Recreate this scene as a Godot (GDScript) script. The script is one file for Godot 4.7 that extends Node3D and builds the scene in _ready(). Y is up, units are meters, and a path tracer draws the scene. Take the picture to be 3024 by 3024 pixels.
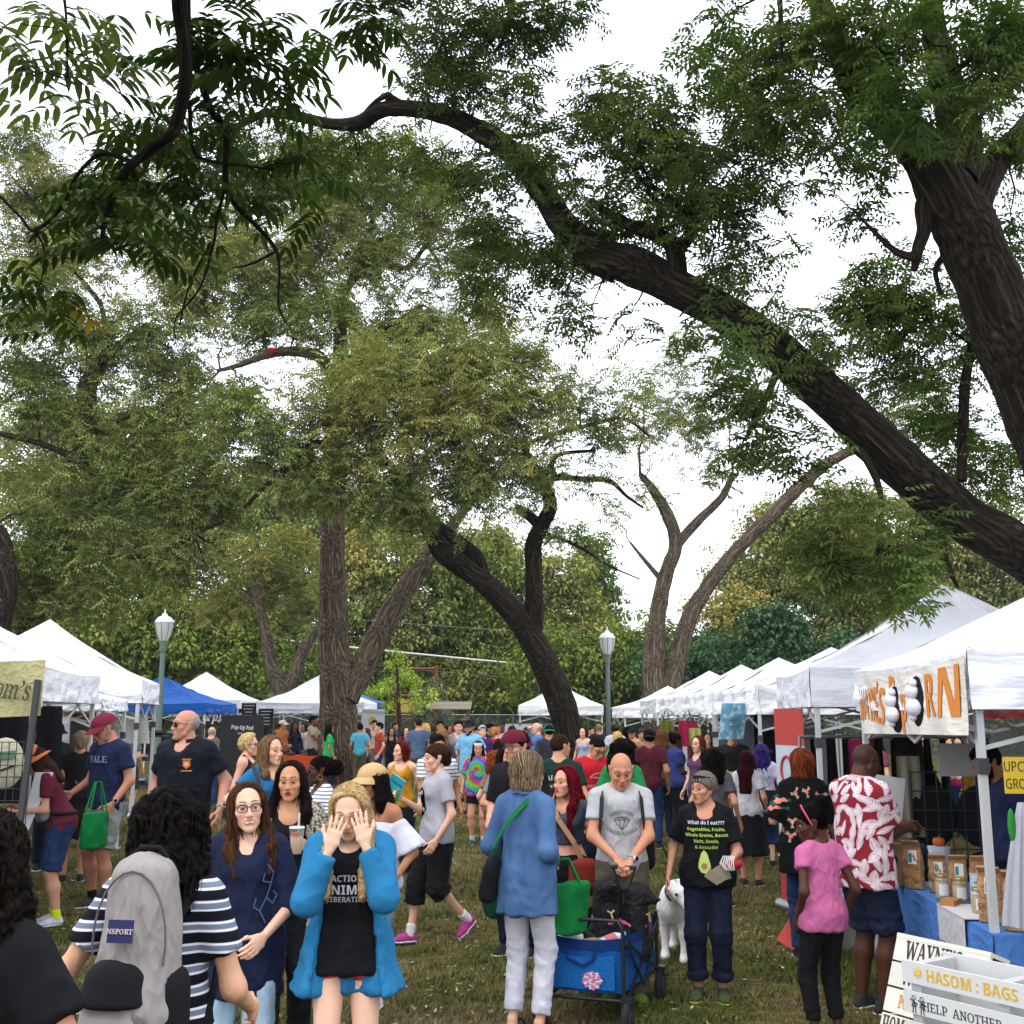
extends Node3D

var rng:=RandomNumberGenerator.new()
var nz:=FastNoiseLite.new()
var mats:={}
var hands:={}

func _ready() -> void:

	var cam:=Camera3D.new()
	cam.name="camera"
	cam.position=Vector3(0,1.95,0)
	cam.rotation.x=deg_to_rad(10.383)
	cam.fov=49.72
	cam.near=.1
	cam.far=600.0
	add_child(cam)
	cam.current=true

	var env:=Environment.new()
	env.background_mode=Environment.BG_SKY
	var sm:=ProceduralSkyMaterial.new()
	sm.sky_top_color=Color(.93,.95,1.0)
	sm.sky_horizon_color=Color(.97,.98,1.0)
	sm.sky_curve=.2
	sm.sky_energy_multiplier=1.5
	sm.ground_bottom_color=Color(.2,.19,.15)
	sm.ground_horizon_color=Color(.3,.3,.26)
	sm.sky_cover=cloud_cover()
	sm.sky_cover_modulate=Color(1,1,1,.35)
	env.sky=Sky.new()
	env.sky.sky_material=sm
	env.tonemap_mode=Environment.TONE_MAPPER_LINEAR
	env.tonemap_exposure=.98
	env.fog_enabled=true
	env.fog_density=.0003
	env.fog_light_color=Color(.86,.9,.94)
	env.sdfgi_enabled=true
	env.ssao_enabled=true
	env.ssil_enabled=true
	var we:=WorldEnvironment.new()
	we.name="world"
	we.environment=env
	add_child(we)

	var sun:=DirectionalLight3D.new()
	sun.name="sun"
	sun.light_color=Color(1.0,.97,.92)
	sun.light_energy=.5
	sun.light_angular_distance=14.0
	sun.shadow_enabled=true
	sun.rotation_degrees=Vector3(-62,-28,0)
	add_child(sun)
	rng.seed=7
	nz.seed=3
	nz.frequency=1.0
	nz.fractal_octaves=3
	make_textures()
	ground()
	trees()
	far_things()
	tents()
	left_stalls()
	right_stalls()
	bodies()
	crowd()
	carried()
	wagon()
	animals()

func ss(a: float,b: float,x: float) -> float:
	return smoothstep(a,b,x)

func gy(x: float,z: float) -> float:
	return .10*ss(8,16,-z)+.08*ss(1,4,-x)*ss(7,11,-z)

func on(x: float,z: float,up:=.0) -> Vector3:
	return Vector3(x,gy(x,z)+up,z)

func thing(called: String,label: String,category: String,at:=Vector3.ZERO,turn:=.0,group:="") -> Node3D:
	var o:=Node3D.new()
	o.name=called
	add_child(o,true)
	o.position=at
	o.rotation.y=deg_to_rad(turn)
	tag(o,label,category,group)
	return o

func tag(o: Node,label: String,category:="",group:="",kind:="") -> void:
	if label: o.set_meta("label",label)
	if category: o.set_meta("category",category)
	if group: o.set_meta("group",group)
	if kind: o.set_meta("kind",kind)

func part(called: String,m: Mesh,mat: Material,parent: Node=self,xf:=Transform3D.IDENTITY) -> MeshInstance3D:
	var o:=MeshInstance3D.new()
	o.name=called
	o.mesh=m
	o.material_override=mat
	o.transform=xf
	parent.add_child(o,true)
	return o

func structure(called: String,m: Mesh,mat: Material) -> MeshInstance3D:
	var o:=part(called,m,mat)
	o.set_meta("kind","structure")
	return o

func hexc(h: String) -> Color:
	return Color(h)

func lin(h: String) -> Color:
	return Color(h).srgb_to_linear()

class MB:
	var v:=PackedVector3Array()
	var n:=PackedVector3Array()
	var uv:=PackedVector2Array()
	var c:=PackedColorArray()
	var idx:=PackedInt32Array()
	var col:=Color.WHITE

	func quad(a: Vector3,b: Vector3,d: Vector3,e: Vector3) -> MB:
		var nn:=(b-a).cross(e-a)
		if nn.length_squared()<1e-16: nn=(d-b).cross(e-b)
		nn=nn.normalized()
		var k:=v.size()
		for p in [a,b,d,e]:
			v.append(p); n.append(nn); c.append(col)
		uv.append(Vector2(0,1)); uv.append(Vector2(1,1)); uv.append(Vector2(1,0)); uv.append(Vector2(0,0))
		for i in [0,2,1,0,3,2]: idx.append(k+i)
		return self

	func tri(a: Vector3,b: Vector3,d: Vector3) -> MB:
		var nn:=(b-a).cross(d-a).normalized()
		var k:=v.size()
		for p in [a,b,d]:
			v.append(p); n.append(nn); c.append(col); uv.append(Vector2.ZERO)
		for i in [0,2,1]: idx.append(k+i)
		return self

	func box(at: Vector3,size: Vector3,b:=Basis.IDENTITY) -> MB:
		var h:=size/2
		var x:=b.x*h.x
		var y:=b.y*h.y
		var z:=b.z*h.z
		quad(at-x-y+z,at+x-y+z,at+x+y+z,at-x+y+z)
		quad(at+x-y-z,at-x-y-z,at-x+y-z,at+x+y-z)
		quad(at+x-y+z,at+x-y-z,at+x+y-z,at+x+y+z)
		quad(at-x-y-z,at-x-y+z,at-x+y+z,at-x+y-z)
		quad(at-x+y+z,at+x+y+z,at+x+y-z,at-x+y-z)
		quad(at-x-y-z,at+x-y-z,at+x-y+z,at-x-y+z)
		return self

	func bar(a: Vector3,b: Vector3,w: float,d: float,up:=Vector3.UP) -> MB:
		var z:=(b-a).normalized()
		if absf(z.dot(up))>.98: up=Vector3.RIGHT
		var x:=up.cross(z).normalized()
		return box((a+b)/2,Vector3(w,d,a.distance_to(b)),Basis(x,z.cross(x),z))

	func tube(pts: Array,sides:=8,cap:=true,vs:=1.0) -> MB:
		var up:=Vector3(.3,.2,1).normalized()
		var first:=v.size()
		var run:=.0
		var count:=pts.size()
		for i in count:
			var p:=Vector3(pts[i].x,pts[i].y,pts[i].z)
			var q0: Vector4=pts[maxi(i-1,0)]
			var q1: Vector4=pts[mini(i+1,count-1)]
			var dir:=Vector3(q1.x-q0.x,q1.y-q0.y,q1.z-q0.z).normalized()
			up=(up-dir*up.dot(dir)).normalized()
			var side:=up.cross(dir)
			if i>0: run+=p.distance_to(Vector3(pts[i-1].x,pts[i-1].y,pts[i-1].z))
			for s in sides+1:
				var t:=TAU*s/sides
				var o:=up*cos(t)+side*sin(t)
				v.append(p+o*pts[i].w); n.append(o); c.append(col)
				uv.append(Vector2(float(s)/sides,run*vs))
		for i in count-1:
			for s in sides:
				var a:=first+i*(sides+1)+s
				for k in [a,a+1,a+sides+1,a+1,a+sides+2,a+sides+1]: idx.append(k)
		if cap:
			for e in [0,count-1]:
				var k:=v.size()
				var p:=Vector3(pts[e].x,pts[e].y,pts[e].z)
				var ring: int=first+e*(sides+1)
				var nn:=(v[ring]-p).cross(v[ring+1]-p).normalized()*(1.0 if e==0 else -1.0)
				v.append(p); n.append(nn); c.append(col); uv.append(Vector2(.5,.5))
				for s in sides:
					v.append(v[ring+s]); n.append(nn); c.append(col); uv.append(Vector2(.5,.5))
				for s in sides:
					var a:=k+1+s
					var b:=k+1+(s+1) % sides
					if e==0: idx.append(k); idx.append(b); idx.append(a)
					else: idx.append(k); idx.append(a); idx.append(b)
		return self

	func rod(a: Vector3,b: Vector3,r: float,sides:=8,r2:=-1.0) -> MB:
		if r2<0: r2=r
		return tube([Vector4(a.x,a.y,a.z,r),Vector4(b.x,b.y,b.z,r2)],sides)

	func lathe(at: Vector3,prof: Array,sides:=16) -> MB:
		var first:=v.size()
		for i in prof.size():
			var a: Vector2=prof[maxi(i-1,0)]
			var b: Vector2=prof[mini(i+1,prof.size()-1)]
			var nn:=Vector2(b.y-a.y,a.x-b.x).normalized()
			for s in sides+1:
				var t:=TAU*s/sides
				v.append(at+Vector3(cos(t)*prof[i].x,prof[i].y,sin(t)*prof[i].x))
				n.append(Vector3(cos(t)*nn.x,nn.y,sin(t)*nn.x)); c.append(col)
				uv.append(Vector2(float(s)/sides,float(i)/(prof.size()-1)))
		for i in prof.size()-1:
			for s in sides:
				var a:=first+i*(sides+1)+s
				for k in [a,a+1,a+sides+1,a+1,a+sides+2,a+sides+1]: idx.append(k)
		return self

	func ball(at: Vector3,r: Vector3,sides:=12,rings:=8) -> MB:
		var first:=v.size()
		for i in rings+1:
			var q:=PI*i/rings-PI/2
			for s in sides+1:
				var t:=TAU*s/sides
				var o:=Vector3(cos(t)*cos(q),sin(q),sin(t)*cos(q))
				v.append(at+o*r); n.append((o/r).normalized()); c.append(col)
				uv.append(Vector2(float(s)/sides,1.0-float(i)/rings))
		for i in rings:
			for s in sides:
				var a:=first+i*(sides+1)+s
				for k in [a,a+1,a+sides+1,a+1,a+sides+2,a+sides+1]: idx.append(k)
		return self

	func sheet(nu: int,nv: int,f: Callable) -> MB:
		var first:=v.size()
		for j in nv+1:
			for i in nu+1:
				var a:=float(i)/nu
				var b:=float(j)/nv
				var e:=.01
				var p: Vector3=f.call(a,b)
				var du: Vector3=f.call(minf(a+e,1),b)-f.call(maxf(a-e,0),b)
				var dv: Vector3=f.call(a,minf(b+e,1))-f.call(a,maxf(b-e,0))
				v.append(p); n.append(du.cross(dv).normalized()); c.append(col)
				uv.append(Vector2(a,1.0-b))
		for j in nv:
			for i in nu:
				var k:=first+j*(nu+1)+i
				for q in [k,k+nu+1,k+1,k+1,k+nu+1,k+nu+2]: idx.append(q)
		return self

	func add(o: MB,xf:=Transform3D.IDENTITY) -> MB:
		return arrays(o.v,o.n,o.uv,o.c,o.idx,xf)

	func arrays(av: PackedVector3Array,an: PackedVector3Array,auv: PackedVector2Array,ac: PackedColorArray,ai: PackedInt32Array,xf:=Transform3D.IDENTITY) -> MB:
		var k:=v.size()
		var flip:=xf.basis.determinant()<0
		v.append_array(xf*av)
		n.append_array(Transform3D(xf.basis.orthonormalized() if not flip else xf.basis,Vector3.ZERO)*an)
		uv.append_array(auv); c.append_array(ac)
		var at:=idx.size()
		idx.resize(at+ai.size())
		for i in ai.size(): idx[at+i]=ai[i]+k
		if flip:
			for i in range(at,idx.size(),3):
				var t:=idx[i]
				idx[i]=idx[i+1]
				idx[i+1]=t
		return self

	func mesh() -> ArrayMesh:
		var a:=[]
		a.resize(Mesh.ARRAY_MAX)
		a[Mesh.ARRAY_VERTEX]=v
		a[Mesh.ARRAY_NORMAL]=n
		a[Mesh.ARRAY_TEX_UV]=uv
		a[Mesh.ARRAY_COLOR]=c
		a[Mesh.ARRAY_INDEX]=idx
		var m:=ArrayMesh.new()
		m.add_surface_from_arrays(Mesh.PRIMITIVE_TRIANGLES,a)
		return m

func noise(freq: float,octaves:=4,sd:=1,kind:=FastNoiseLite.TYPE_SIMPLEX_SMOOTH) -> FastNoiseLite:
	var f:=FastNoiseLite.new()
	f.noise_type=kind
	f.frequency=freq
	f.fractal_octaves=octaves
	f.seed=sd
	return f

var wrinkle_map: Texture2D
var weave_map: Texture2D
var bark_map: Texture2D
var bark_normal: Texture2D
var hair_map: Texture2D

func cloud_cover() -> Texture2D:
	var im:=noise(.008,5,21).get_seamless_image(512,256)
	im.convert(Image.FORMAT_RGBA8)
	for y in 256:
		for x in 512:
			var g:=im.get_pixel(x,y).r
			im.set_pixel(x,y,Color(g,g,g*1.02,1))
	return ImageTexture.create_from_image(im)

func bumps(im: Image,strength: float) -> Texture2D:
	im.convert(Image.FORMAT_RGBA8)
	var b:=im.duplicate() as Image
	b.bump_map_to_normal_map(strength)
	return ImageTexture.create_from_image(b)

func make_textures() -> void:

	var f:=noise(.007,3,5)
	f.fractal_type=FastNoiseLite.FRACTAL_RIDGED
	wrinkle_map=bumps(f.get_seamless_image(512,512),10.0)
	weave_map=bumps(noise(.18,2,8).get_seamless_image(256,256),1.2)

	var b:=Image.create(256,512,false,Image.FORMAT_RGBA8)
	var h:=Image.create(256,512,false,Image.FORMAT_RGBA8)
	var ridge:=noise(.05,4,11)
	ridge.fractal_type=FastNoiseLite.FRACTAL_RIDGED
	var soft:=noise(.02,3,12)
	for y in 512:
		for x in 256:
			var t:=TAU*x/256.0
			var q:=TAU*y/512.0
			var p:=Vector3(cos(t)*46,sin(t)*46,cos(q)*26)
			var p2:=Vector3(sin(q)*26,cos(t)*30,sin(t)*30)
			var r:=ridge.get_noise_3dv(p+Vector3(0,0,sin(q)*26))*.5+.5
			var g:=soft.get_noise_3dv(p2*1.5)*.5+.5
			var e:=clampf(1.0-r*1.15,.0,1.0)
			var k:=lerpf(.32,1.08,pow(e,.75))*lerpf(.7,1.25,g)
			b.set_pixel(x,y,Color(clampf(k*.70,0,1),clampf(k*.64,0,1),clampf(k*.565,0,1)))
			h.set_pixel(x,y,Color(e,e,e))
	bark_map=ImageTexture.create_from_image(b)
	bark_normal=bumps(h,15.0)

	var s:=Image.create(128,128,false,Image.FORMAT_RGBA8)
	var sn:=noise(.35,2,31)
	for y in 128:
		for x in 128:
			var t:=TAU*x/128.0
			var g:=clampf(.72+sn.get_noise_3d(cos(t)*30,sin(t)*30,y*.06)*.55,.2,1)
			s.set_pixel(x,y,Color(g,g,g))
	hair_map=ImageTexture.create_from_image(s)

func mat(key: String,color: Color,rough:=.8,metal:=.0) -> StandardMaterial3D:
	if mats.has(key): return mats[key]
	var m:=StandardMaterial3D.new()
	m.resource_name=key
	m.albedo_color=color
	m.roughness=rough
	m.metallic=metal
	mats[key]=m
	return m

func paint(hex: String,rough:=.6,metal:=.0) -> StandardMaterial3D:
	return mat("paint"+hex+str(rough)+str(metal),Color(hex),rough,metal)

func cloth(hex: String,pattern:="",depth:=1.0) -> StandardMaterial3D:
	var key:="cloth"+hex+pattern
	if mats.has(key): return mats[key]
	var m:=mat(key,Color(hex),.92)
	m.metallic_specular=.3
	m.normal_enabled=true
	m.normal_texture=wrinkle_map
	m.normal_scale=depth
	m.uv1_scale=Vector3(1.6,1.0,1)
	if pattern:
		m.albedo_texture=pattern_map(pattern)
		m.albedo_color=Color.WHITE
		m.normal_enabled=false
		m.uv1_scale=Vector3.ONE
	return m

func vcol(key: String,rough:=.8,spec:=.5) -> StandardMaterial3D:
	if mats.has(key): return mats[key]
	var m:=mat(key,Color.WHITE,rough)
	m.vertex_color_use_as_albedo=true
	m.metallic_specular=spec
	return m

func patterned(called: String,w: int,h: int,f: Callable) -> Texture2D:
	if mats.has(called): return mats[called]
	var im:=Image.create(w,h,false,Image.FORMAT_RGBA8)
	for y in h:
		for x in w:
			im.set_pixel(x,y,f.call((x+.5)/w,(y+.5)/h))
	mats[called]=ImageTexture.create_from_image(im)
	return mats[called]

func pattern_map(p: String) -> Texture2D:
	var n1:=noise(1.0,3,77)
	match p:
		"navy_stripes":
			return patterned(p,4,1024,func(_u,v):
				var y:=fposmod(v*2.0,.062)/.062
				if y<.12 or (y>.38 and y<.5): return Color(.86,.87,.9)
				if y>=.12 and y<=.38: return Color(.42,.46,.53)
				return Color(.055,.06,.1))
		"white_stripes":
			return patterned(p,4,1024,func(_u,v):
				return Color(.36,.38,.52) if fposmod(v*2.0,.03)<.011 else Color(.87,.88,.92))
		"grey_stripes":
			return patterned(p,4,1024,func(_u,v):
				return Color(.3,.31,.36) if fposmod(v*2.0,.042)<.012 else Color(.85,.85,.87))
		"tie_dye":
			return patterned(p,512,512,func(u,v):
				var x: float=(u-.5)*2.0
				var y: float=(1.0-v)*2.0-1.22
				var r:=sqrt(x*x+y*y)
				var a:=atan2(y,x)
				var k:=r*6.5-a/TAU*1.0+n1.get_noise_2d(u*60,v*60)*.18+sin(a*34)*.05
				var c:=Color.from_hsv(fposmod(k*.62+.02,1.0),.72,.62)
				if sin(a*40+n1.get_noise_2d(v*30,u*30)*4)>.75: c=c.lerp(Color(.85,.85,.6),.45)
				return c)
		"red_leaves":
			return patterned(p,768,768,func(u,v):
				var cell:=Vector2(floor(u*29),floor(v*29))
				for dy in range(-1,2):
					for dx in range(-1,2):
						var q: Vector2=cell+Vector2(dx,dy)
						var rr:=fposmod(sin(q.x*127.1+q.y*311.7)*43758.5,1.0)
						var r2:=fposmod(sin(q.x*269.5+q.y*183.3)*43758.5,1.0)
						var d:=Vector2(u*29,v*29)-q-Vector2(.25+.5*rr,.25+.5*r2)
						d=d.rotated(rr*TAU)
						var s:=clampf((d.x+.85)/1.7,0,1)
						var half:=.36*pow(sin(PI*s),.7)*(.8+.4*r2)
						if absf(d.y)<half and s>.0 and s<1.0:
							var rib:=fposmod((d.x-absf(d.y)*.9)*4.6+10.0,1.0)
							if (rib<.78 or absf(d.y)<.07) and rr>.1: return Color(.84,.79,.81)
				return Color(.5,.13,.18))
		"dark_flowers":
			return patterned(p,512,512,func(u,v):
				var cell:=Vector2(floor(u*13),floor(v*13))
				for dy in range(-1,2):
					for dx in range(-1,2):
						var q: Vector2=cell+Vector2(dx,dy)
						var rr:=fposmod(sin(q.x*91.7+q.y*47.3)*43758.5,1.0)
						if rr<.3: continue
						var d:=Vector2(u*13,v*13)-q-Vector2(rr,fposmod(rr*7.3,1.0))
						var a:=d.angle()
						var r:=d.length()+n1.get_noise_2d(u*90,v*90)*.05
						if r<.14+.03*sin(a*5): return Color(.72,.2,.28).lerp(Color(.9,.6,.5),fposmod(rr*13,1.0))
						if r<.34 and sin(a*3+rr*9)>.55: return Color(.12,.32,.28) if rr>.7 else Color(.6,.58,.5)
				return Color(.022,.022,.027))
		"leopard":
			return patterned(p,512,512,func(u,v):
				var g:=n1.get_noise_2d(u*110,v*75)+n1.get_noise_2d(u*320,v*320)*.5
				return Color(.2,.18,.16) if g>.12 else Color(.68,.64,.56))
		"denim":
			return patterned(p,512,512,func(u,v):
				var g:=n1.get_noise_2d(u*16,v*9)*.06+n1.get_noise_2d(u*500,v*120)*.03
				return Color(.27+g*.9,.39+g,.55+g))
		"jeans":
			return patterned(p,512,512,func(u,v):
				var g:=n1.get_noise_2d(u*22,v*10)*.07+n1.get_noise_2d(u*400,v*100)*.06
				return Color(.12+g,.19+g,.33+g))
		"pale_jeans":
			return patterned(p,512,512,func(u,v):
				var g:=n1.get_noise_2d(u*22,v*8)*.1+n1.get_noise_2d(u*400,v*100)*.06
				return Color(.56+g,.66+g,.73+g))
		"dark_jeans":
			return patterned(p,512,512,func(u,v):
				var g:=n1.get_noise_2d(u*26,v*12)*.04+n1.get_noise_2d(u*400,v*100)*.03
				return Color(.075+g,.105+g,.18+g))
		"plaid":
			return patterned(p,512,512,func(u,v):
				var c:=Color(.5,.06,.08)
				if fposmod(u*30,1.0)<.4: c=c.lerp(Color(.05,.05,.09),.6)
				if fposmod(v*30,1.0)<.4: c=c.lerp(Color(.05,.05,.09),.6)
				if fposmod(u*30,1.0)>.92 or fposmod(v*30,1.0)>.92: c=Color(.8,.78,.75)
				return c)
		"heather":
			return patterned(p,512,512,func(u,v):
				var g:=n1.get_noise_2d(u*700,v*700)*.05+n1.get_noise_2d(u*9,v*9)*.02
				return Color(.62+g,.62+g,.65+g))
		"slate":
			return patterned(p,512,512,func(u,v):
				var g:=n1.get_noise_2d(u*500,v*200)*.05+n1.get_noise_2d(u*12,v*30)*.06
				return Color(.24+g,.25+g,.31+g))
		"patchwork":
			return patterned(p,512,512,func(u,v):
				var g:=n1.get_noise_2d(u*90,v*60)
				return Color(.7,.7,.74) if g<.15 else Color(.5,.5,.57))
		"rainbow":
			return patterned(p,256,256,func(u,v):
				var g:=n1.get_noise_2d(u*60,v*60)
				return Color.from_hsv(fposmod(g*1.6+.1+u*.3,1.0),.75,.75))
	return null

func words(txt: String,cap: float,font:="Droid Sans",weight:=400,thick:=.002) -> ArrayMesh:
	var t:=TextMesh.new()
	var sf:=SystemFont.new()
	sf.font_names=PackedStringArray([font])
	sf.font_weight=weight
	t.font=sf
	t.text=txt
	t.font_size=32
	t.pixel_size=cap/23.0
	t.depth=thick
	t.curve_step=2.0
	var m:=ArrayMesh.new()
	for i in t.get_surface_count():
		var a:=t.surface_get_arrays(i)
		m.add_surface_from_arrays(Mesh.PRIMITIVE_TRIANGLES,a)
	return m

func words_arrays(txt: String,cap: float,font:="Droid Sans",weight:=400) -> MB:
	var m:=words(txt,cap,font,weight,.0)
	var out:=MB.new()
	for i in m.get_surface_count():
		var a:=m.surface_get_arrays(i)
		var cs:=PackedColorArray()
		cs.resize(a[0].size())
		cs.fill(Color.WHITE)
		var uvs:=PackedVector2Array()
		uvs.resize(a[0].size())
		var ix: PackedInt32Array=a[Mesh.ARRAY_INDEX] if a[Mesh.ARRAY_INDEX]!=null else PackedInt32Array(range(a[0].size()))
		out.arrays(a[0],a[1],uvs,cs,ix)
	return out

func bo(a: Vector3,b: Vector3,ra: float,rb:=-1.0,flags:=0,weight:=1.0) -> Array:
	if rb<0: rb=ra
	return [a,b,ra,ra,rb,rb,Vector3.RIGHT,flags,weight]

func el(a: Vector3,b: Vector3,wa: float,da: float,wb: float,db: float,side:=Vector3.RIGHT,flags:=0,weight:=1.0) -> Array:
	return [a,b,wa,da,wb,db,side,flags,weight]

func field(bones: Array,cell: float,k: float,planes: Array=[]) -> Array:
	var lo:=Vector3(1e9,1e9,1e9)
	var hi:=-lo
	for q in bones:
		if q[8]<0: continue
		var m: float=maxf(maxf(q[2],q[3]),maxf(q[4],q[5]))+k*2.4
		for e in 2:
			var p: Vector3=q[e]
			lo=lo.min(p-Vector3(m,m,m))
			hi=hi.max(p+Vector3(m,m,m))
	lo-=Vector3(cell,cell,cell)*2
	var nx:=int((hi.x-lo.x)/cell)+3
	var ny:=int((hi.y-lo.y)/cell)+3
	var nzz:=int((hi.z-lo.z)/cell)+3
	var sy:=nx
	var sz:=nx*ny
	var f:=PackedFloat32Array()
	f.resize(nx*ny*nzz)
	var rmin:=PackedInt32Array()
	var rmax:=PackedInt32Array()
	rmin.resize(ny*nzz)
	rmax.resize(ny*nzz)
	rmin.fill(1 << 20)
	rmax.fill(-1)
	var ik:=1.0/k
	for q in bones:
		var a: Vector3=q[0]-lo
		var b: Vector3=q[1]-lo
		var wa: float=q[2]
		var da: float=q[3]
		var wb: float=q[4]-wa
		var db: float=q[5]-da
		var side: Vector3=q[6]
		var fa: bool=q[7] & 1
		var fb: bool=q[7] & 2
		var wt: float=q[8]
		var d:=b-a
		var len:=maxf(d.length(),1e-5)
		var il:=1.0/(len*len)
		var isround: bool=absf(wa-da)<1e-5 and absf(wb-db)<1e-5
		if not isround:
			var dn:=d/len
			side=side-dn*side.dot(dn)
			side=side.normalized() if side.length()>1e-3 else dn.cross(Vector3.UP).normalized()
		var m: float=maxf(maxf(q[2],q[3]),maxf(q[4],q[5]))+k*2.4
		var l:=((a.min(b)-Vector3(m,m,m))/cell).floor().max(Vector3.ONE)
		var h:=((a.max(b)+Vector3(m,m,m))/cell).ceil()
		var x0:=int(l.x)
		var x1:=mini(int(h.x),nx-2)
		var y0:=int(l.y)
		var y1:=mini(int(h.y),ny-2)
		var z0:=int(l.z)
		var z1:=mini(int(h.z),nzz-2)
		var dx:=d.x
		var dy:=d.y
		var dz:=d.z
		var sxx:=side.x
		var syy:=side.y
		var szz:=side.z
		for z in range(z0,z1+1):
			var pz:=z*cell-a.z
			for y in range(y0,y1+1):
				var py:=y*cell-a.y
				var row:=z*ny+y
				if wt>0:
					if x0<rmin[row]: rmin[row]=x0
					if x1>rmax[row]: rmax[row]=x1
				var n:=z*sz+y*sy+x0
				var pre:=(py*dy+pz*dz)*il
				var pdx:=dx*il
				for x in range(x0,x1+1):
					var px:=x*cell-a.x
					var t:=pre+px*pdx
					var tc:=clampf(t,.0,1.0)
					var tu:=tc
					if (fb and t>1.0) or (fa and t<.0): tu=t
					var qx:=px-dx*tu
					var qy:=py-dy*tu
					var qz:=pz-dz*tu
					var dist: float
					if isround:
						dist=sqrt(qx*qx+qy*qy+qz*qz)-(wa+wb*tc)
					else:
						var s:=qx*sxx+qy*syy+qz*szz
						var o:=maxf(qx*qx+qy*qy+qz*qz-s*s,.0)
						var w:=wa+wb*tc
						var dd:=da+db*tc
						dist=(sqrt(s*s/(w*w)+o/(dd*dd))-1.0)*minf(w,dd)
					if fb and t>1.0: dist=maxf(dist,(t-1.0)*len)
					elif fa and t<.0: dist=maxf(dist,-t*len)
					if dist<k*4.0:
						f[n]+=wt*exp(minf(-dist*ik,12.0))
					n+=1
	for pl in planes:
		var pn: Vector3=pl[0]
		var pc: float=pl[1]-pn.dot(lo)
		for z in nzz:
			for y in ny:
				var row:=z*ny+y
				for x in range(rmin[row],rmax[row]+1):
					var v:=pc-(pn.x*x+pn.y*y+pn.z*z)*cell
					if v<k*4.0:
						var i:=z*sz+y*sy+x
						f[i]=minf(f[i],exp(v*ik))

	var at:=PackedInt32Array()
	at.resize(f.size())
	at.fill(-1)
	var verts:=PackedVector3Array()
	var cells:=PackedInt32Array()
	for z in range(0,nzz-1):
		for y in range(0,ny-1):
			var row:=z*ny+y
			var r0:=mini(mini(rmin[row],rmin[row+1]),mini(rmin[row+ny],rmin[row+ny+1]))-1
			var r1:=maxi(maxi(rmax[row],rmax[row+1]),maxi(rmax[row+ny],rmax[row+ny+1]))
			if r1<r0: continue
			r0=maxi(r0,0)
			r1=mini(r1,nx-2)
			var n:=z*sz+y*sy+r0
			var prev:=int(f[n]>1.0)+int(f[n+sy]>1.0)+int(f[n+sz]>1.0)+int(f[n+sy+sz]>1.0)
			for x in range(r0,r1+1):
				var m:=n+1
				var next:=int(f[m]>1.0)+int(f[m+sy]>1.0)+int(f[m+sz]>1.0)+int(f[m+sy+sz]>1.0)
				var both:=prev+next
				if both>0 and both<8:
					var v0:=log(maxf(f[n],1e-4))
					var v1:=log(maxf(f[m],1e-4))
					var v2:=log(maxf(f[n+sy],1e-4))
					var v3:=log(maxf(f[m+sy],1e-4))
					var v4:=log(maxf(f[n+sz],1e-4))
					var v5:=log(maxf(f[m+sz],1e-4))
					var v6:=log(maxf(f[n+sy+sz],1e-4))
					var v7:=log(maxf(f[m+sy+sz],1e-4))
					var sum:=Vector3.ZERO
					var c:=0
					if (v0>0)!=(v1>0): sum+=Vector3(v0/(v0-v1),0,0); c+=1
					if (v2>0)!=(v3>0): sum+=Vector3(v2/(v2-v3),1,0); c+=1
					if (v4>0)!=(v5>0): sum+=Vector3(v4/(v4-v5),0,1); c+=1
					if (v6>0)!=(v7>0): sum+=Vector3(v6/(v6-v7),1,1); c+=1
					if (v0>0)!=(v2>0): sum+=Vector3(0,v0/(v0-v2),0); c+=1
					if (v1>0)!=(v3>0): sum+=Vector3(1,v1/(v1-v3),0); c+=1
					if (v4>0)!=(v6>0): sum+=Vector3(0,v4/(v4-v6),1); c+=1
					if (v5>0)!=(v7>0): sum+=Vector3(1,v5/(v5-v7),1); c+=1
					if (v0>0)!=(v4>0): sum+=Vector3(0,0,v0/(v0-v4)); c+=1
					if (v1>0)!=(v5>0): sum+=Vector3(1,0,v1/(v1-v5)); c+=1
					if (v2>0)!=(v6>0): sum+=Vector3(0,1,v2/(v2-v6)); c+=1
					if (v3>0)!=(v7>0): sum+=Vector3(1,1,v3/(v3-v7)); c+=1
					at[n]=verts.size()
					verts.append(lo+(Vector3(x,y,z)+sum/maxi(c,1))*cell)
					cells.append(n)
				prev=next
				n+=1
	var idx:=PackedInt32Array()
	for n in cells:
		var here:=f[n]>1.0
		var a:=at[n]
		if here!=(f[n+1]>1.0):
			var b:=at[n-sy]
			var c:=at[n-sy-sz]
			var d:=at[n-sz]
			if b>=0 and c>=0 and d>=0:
				if here: idx.append_array([a,c,b,a,d,c])
				else: idx.append_array([a,b,c,a,c,d])
		if here!=(f[n+sy]>1.0):
			var b:=at[n-sz]
			var c:=at[n-sz-1]
			var d:=at[n-1]
			if b>=0 and c>=0 and d>=0:
				if here: idx.append_array([a,c,b,a,d,c])
				else: idx.append_array([a,b,c,a,c,d])
		if here!=(f[n+sz]>1.0):
			var b:=at[n-1]
			var c:=at[n-1-sy]
			var d:=at[n-sy]
			if b>=0 and c>=0 and d>=0:
				if here: idx.append_array([a,c,b,a,d,c])
				else: idx.append_array([a,b,c,a,c,d])
	return [verts,idx]

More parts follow.
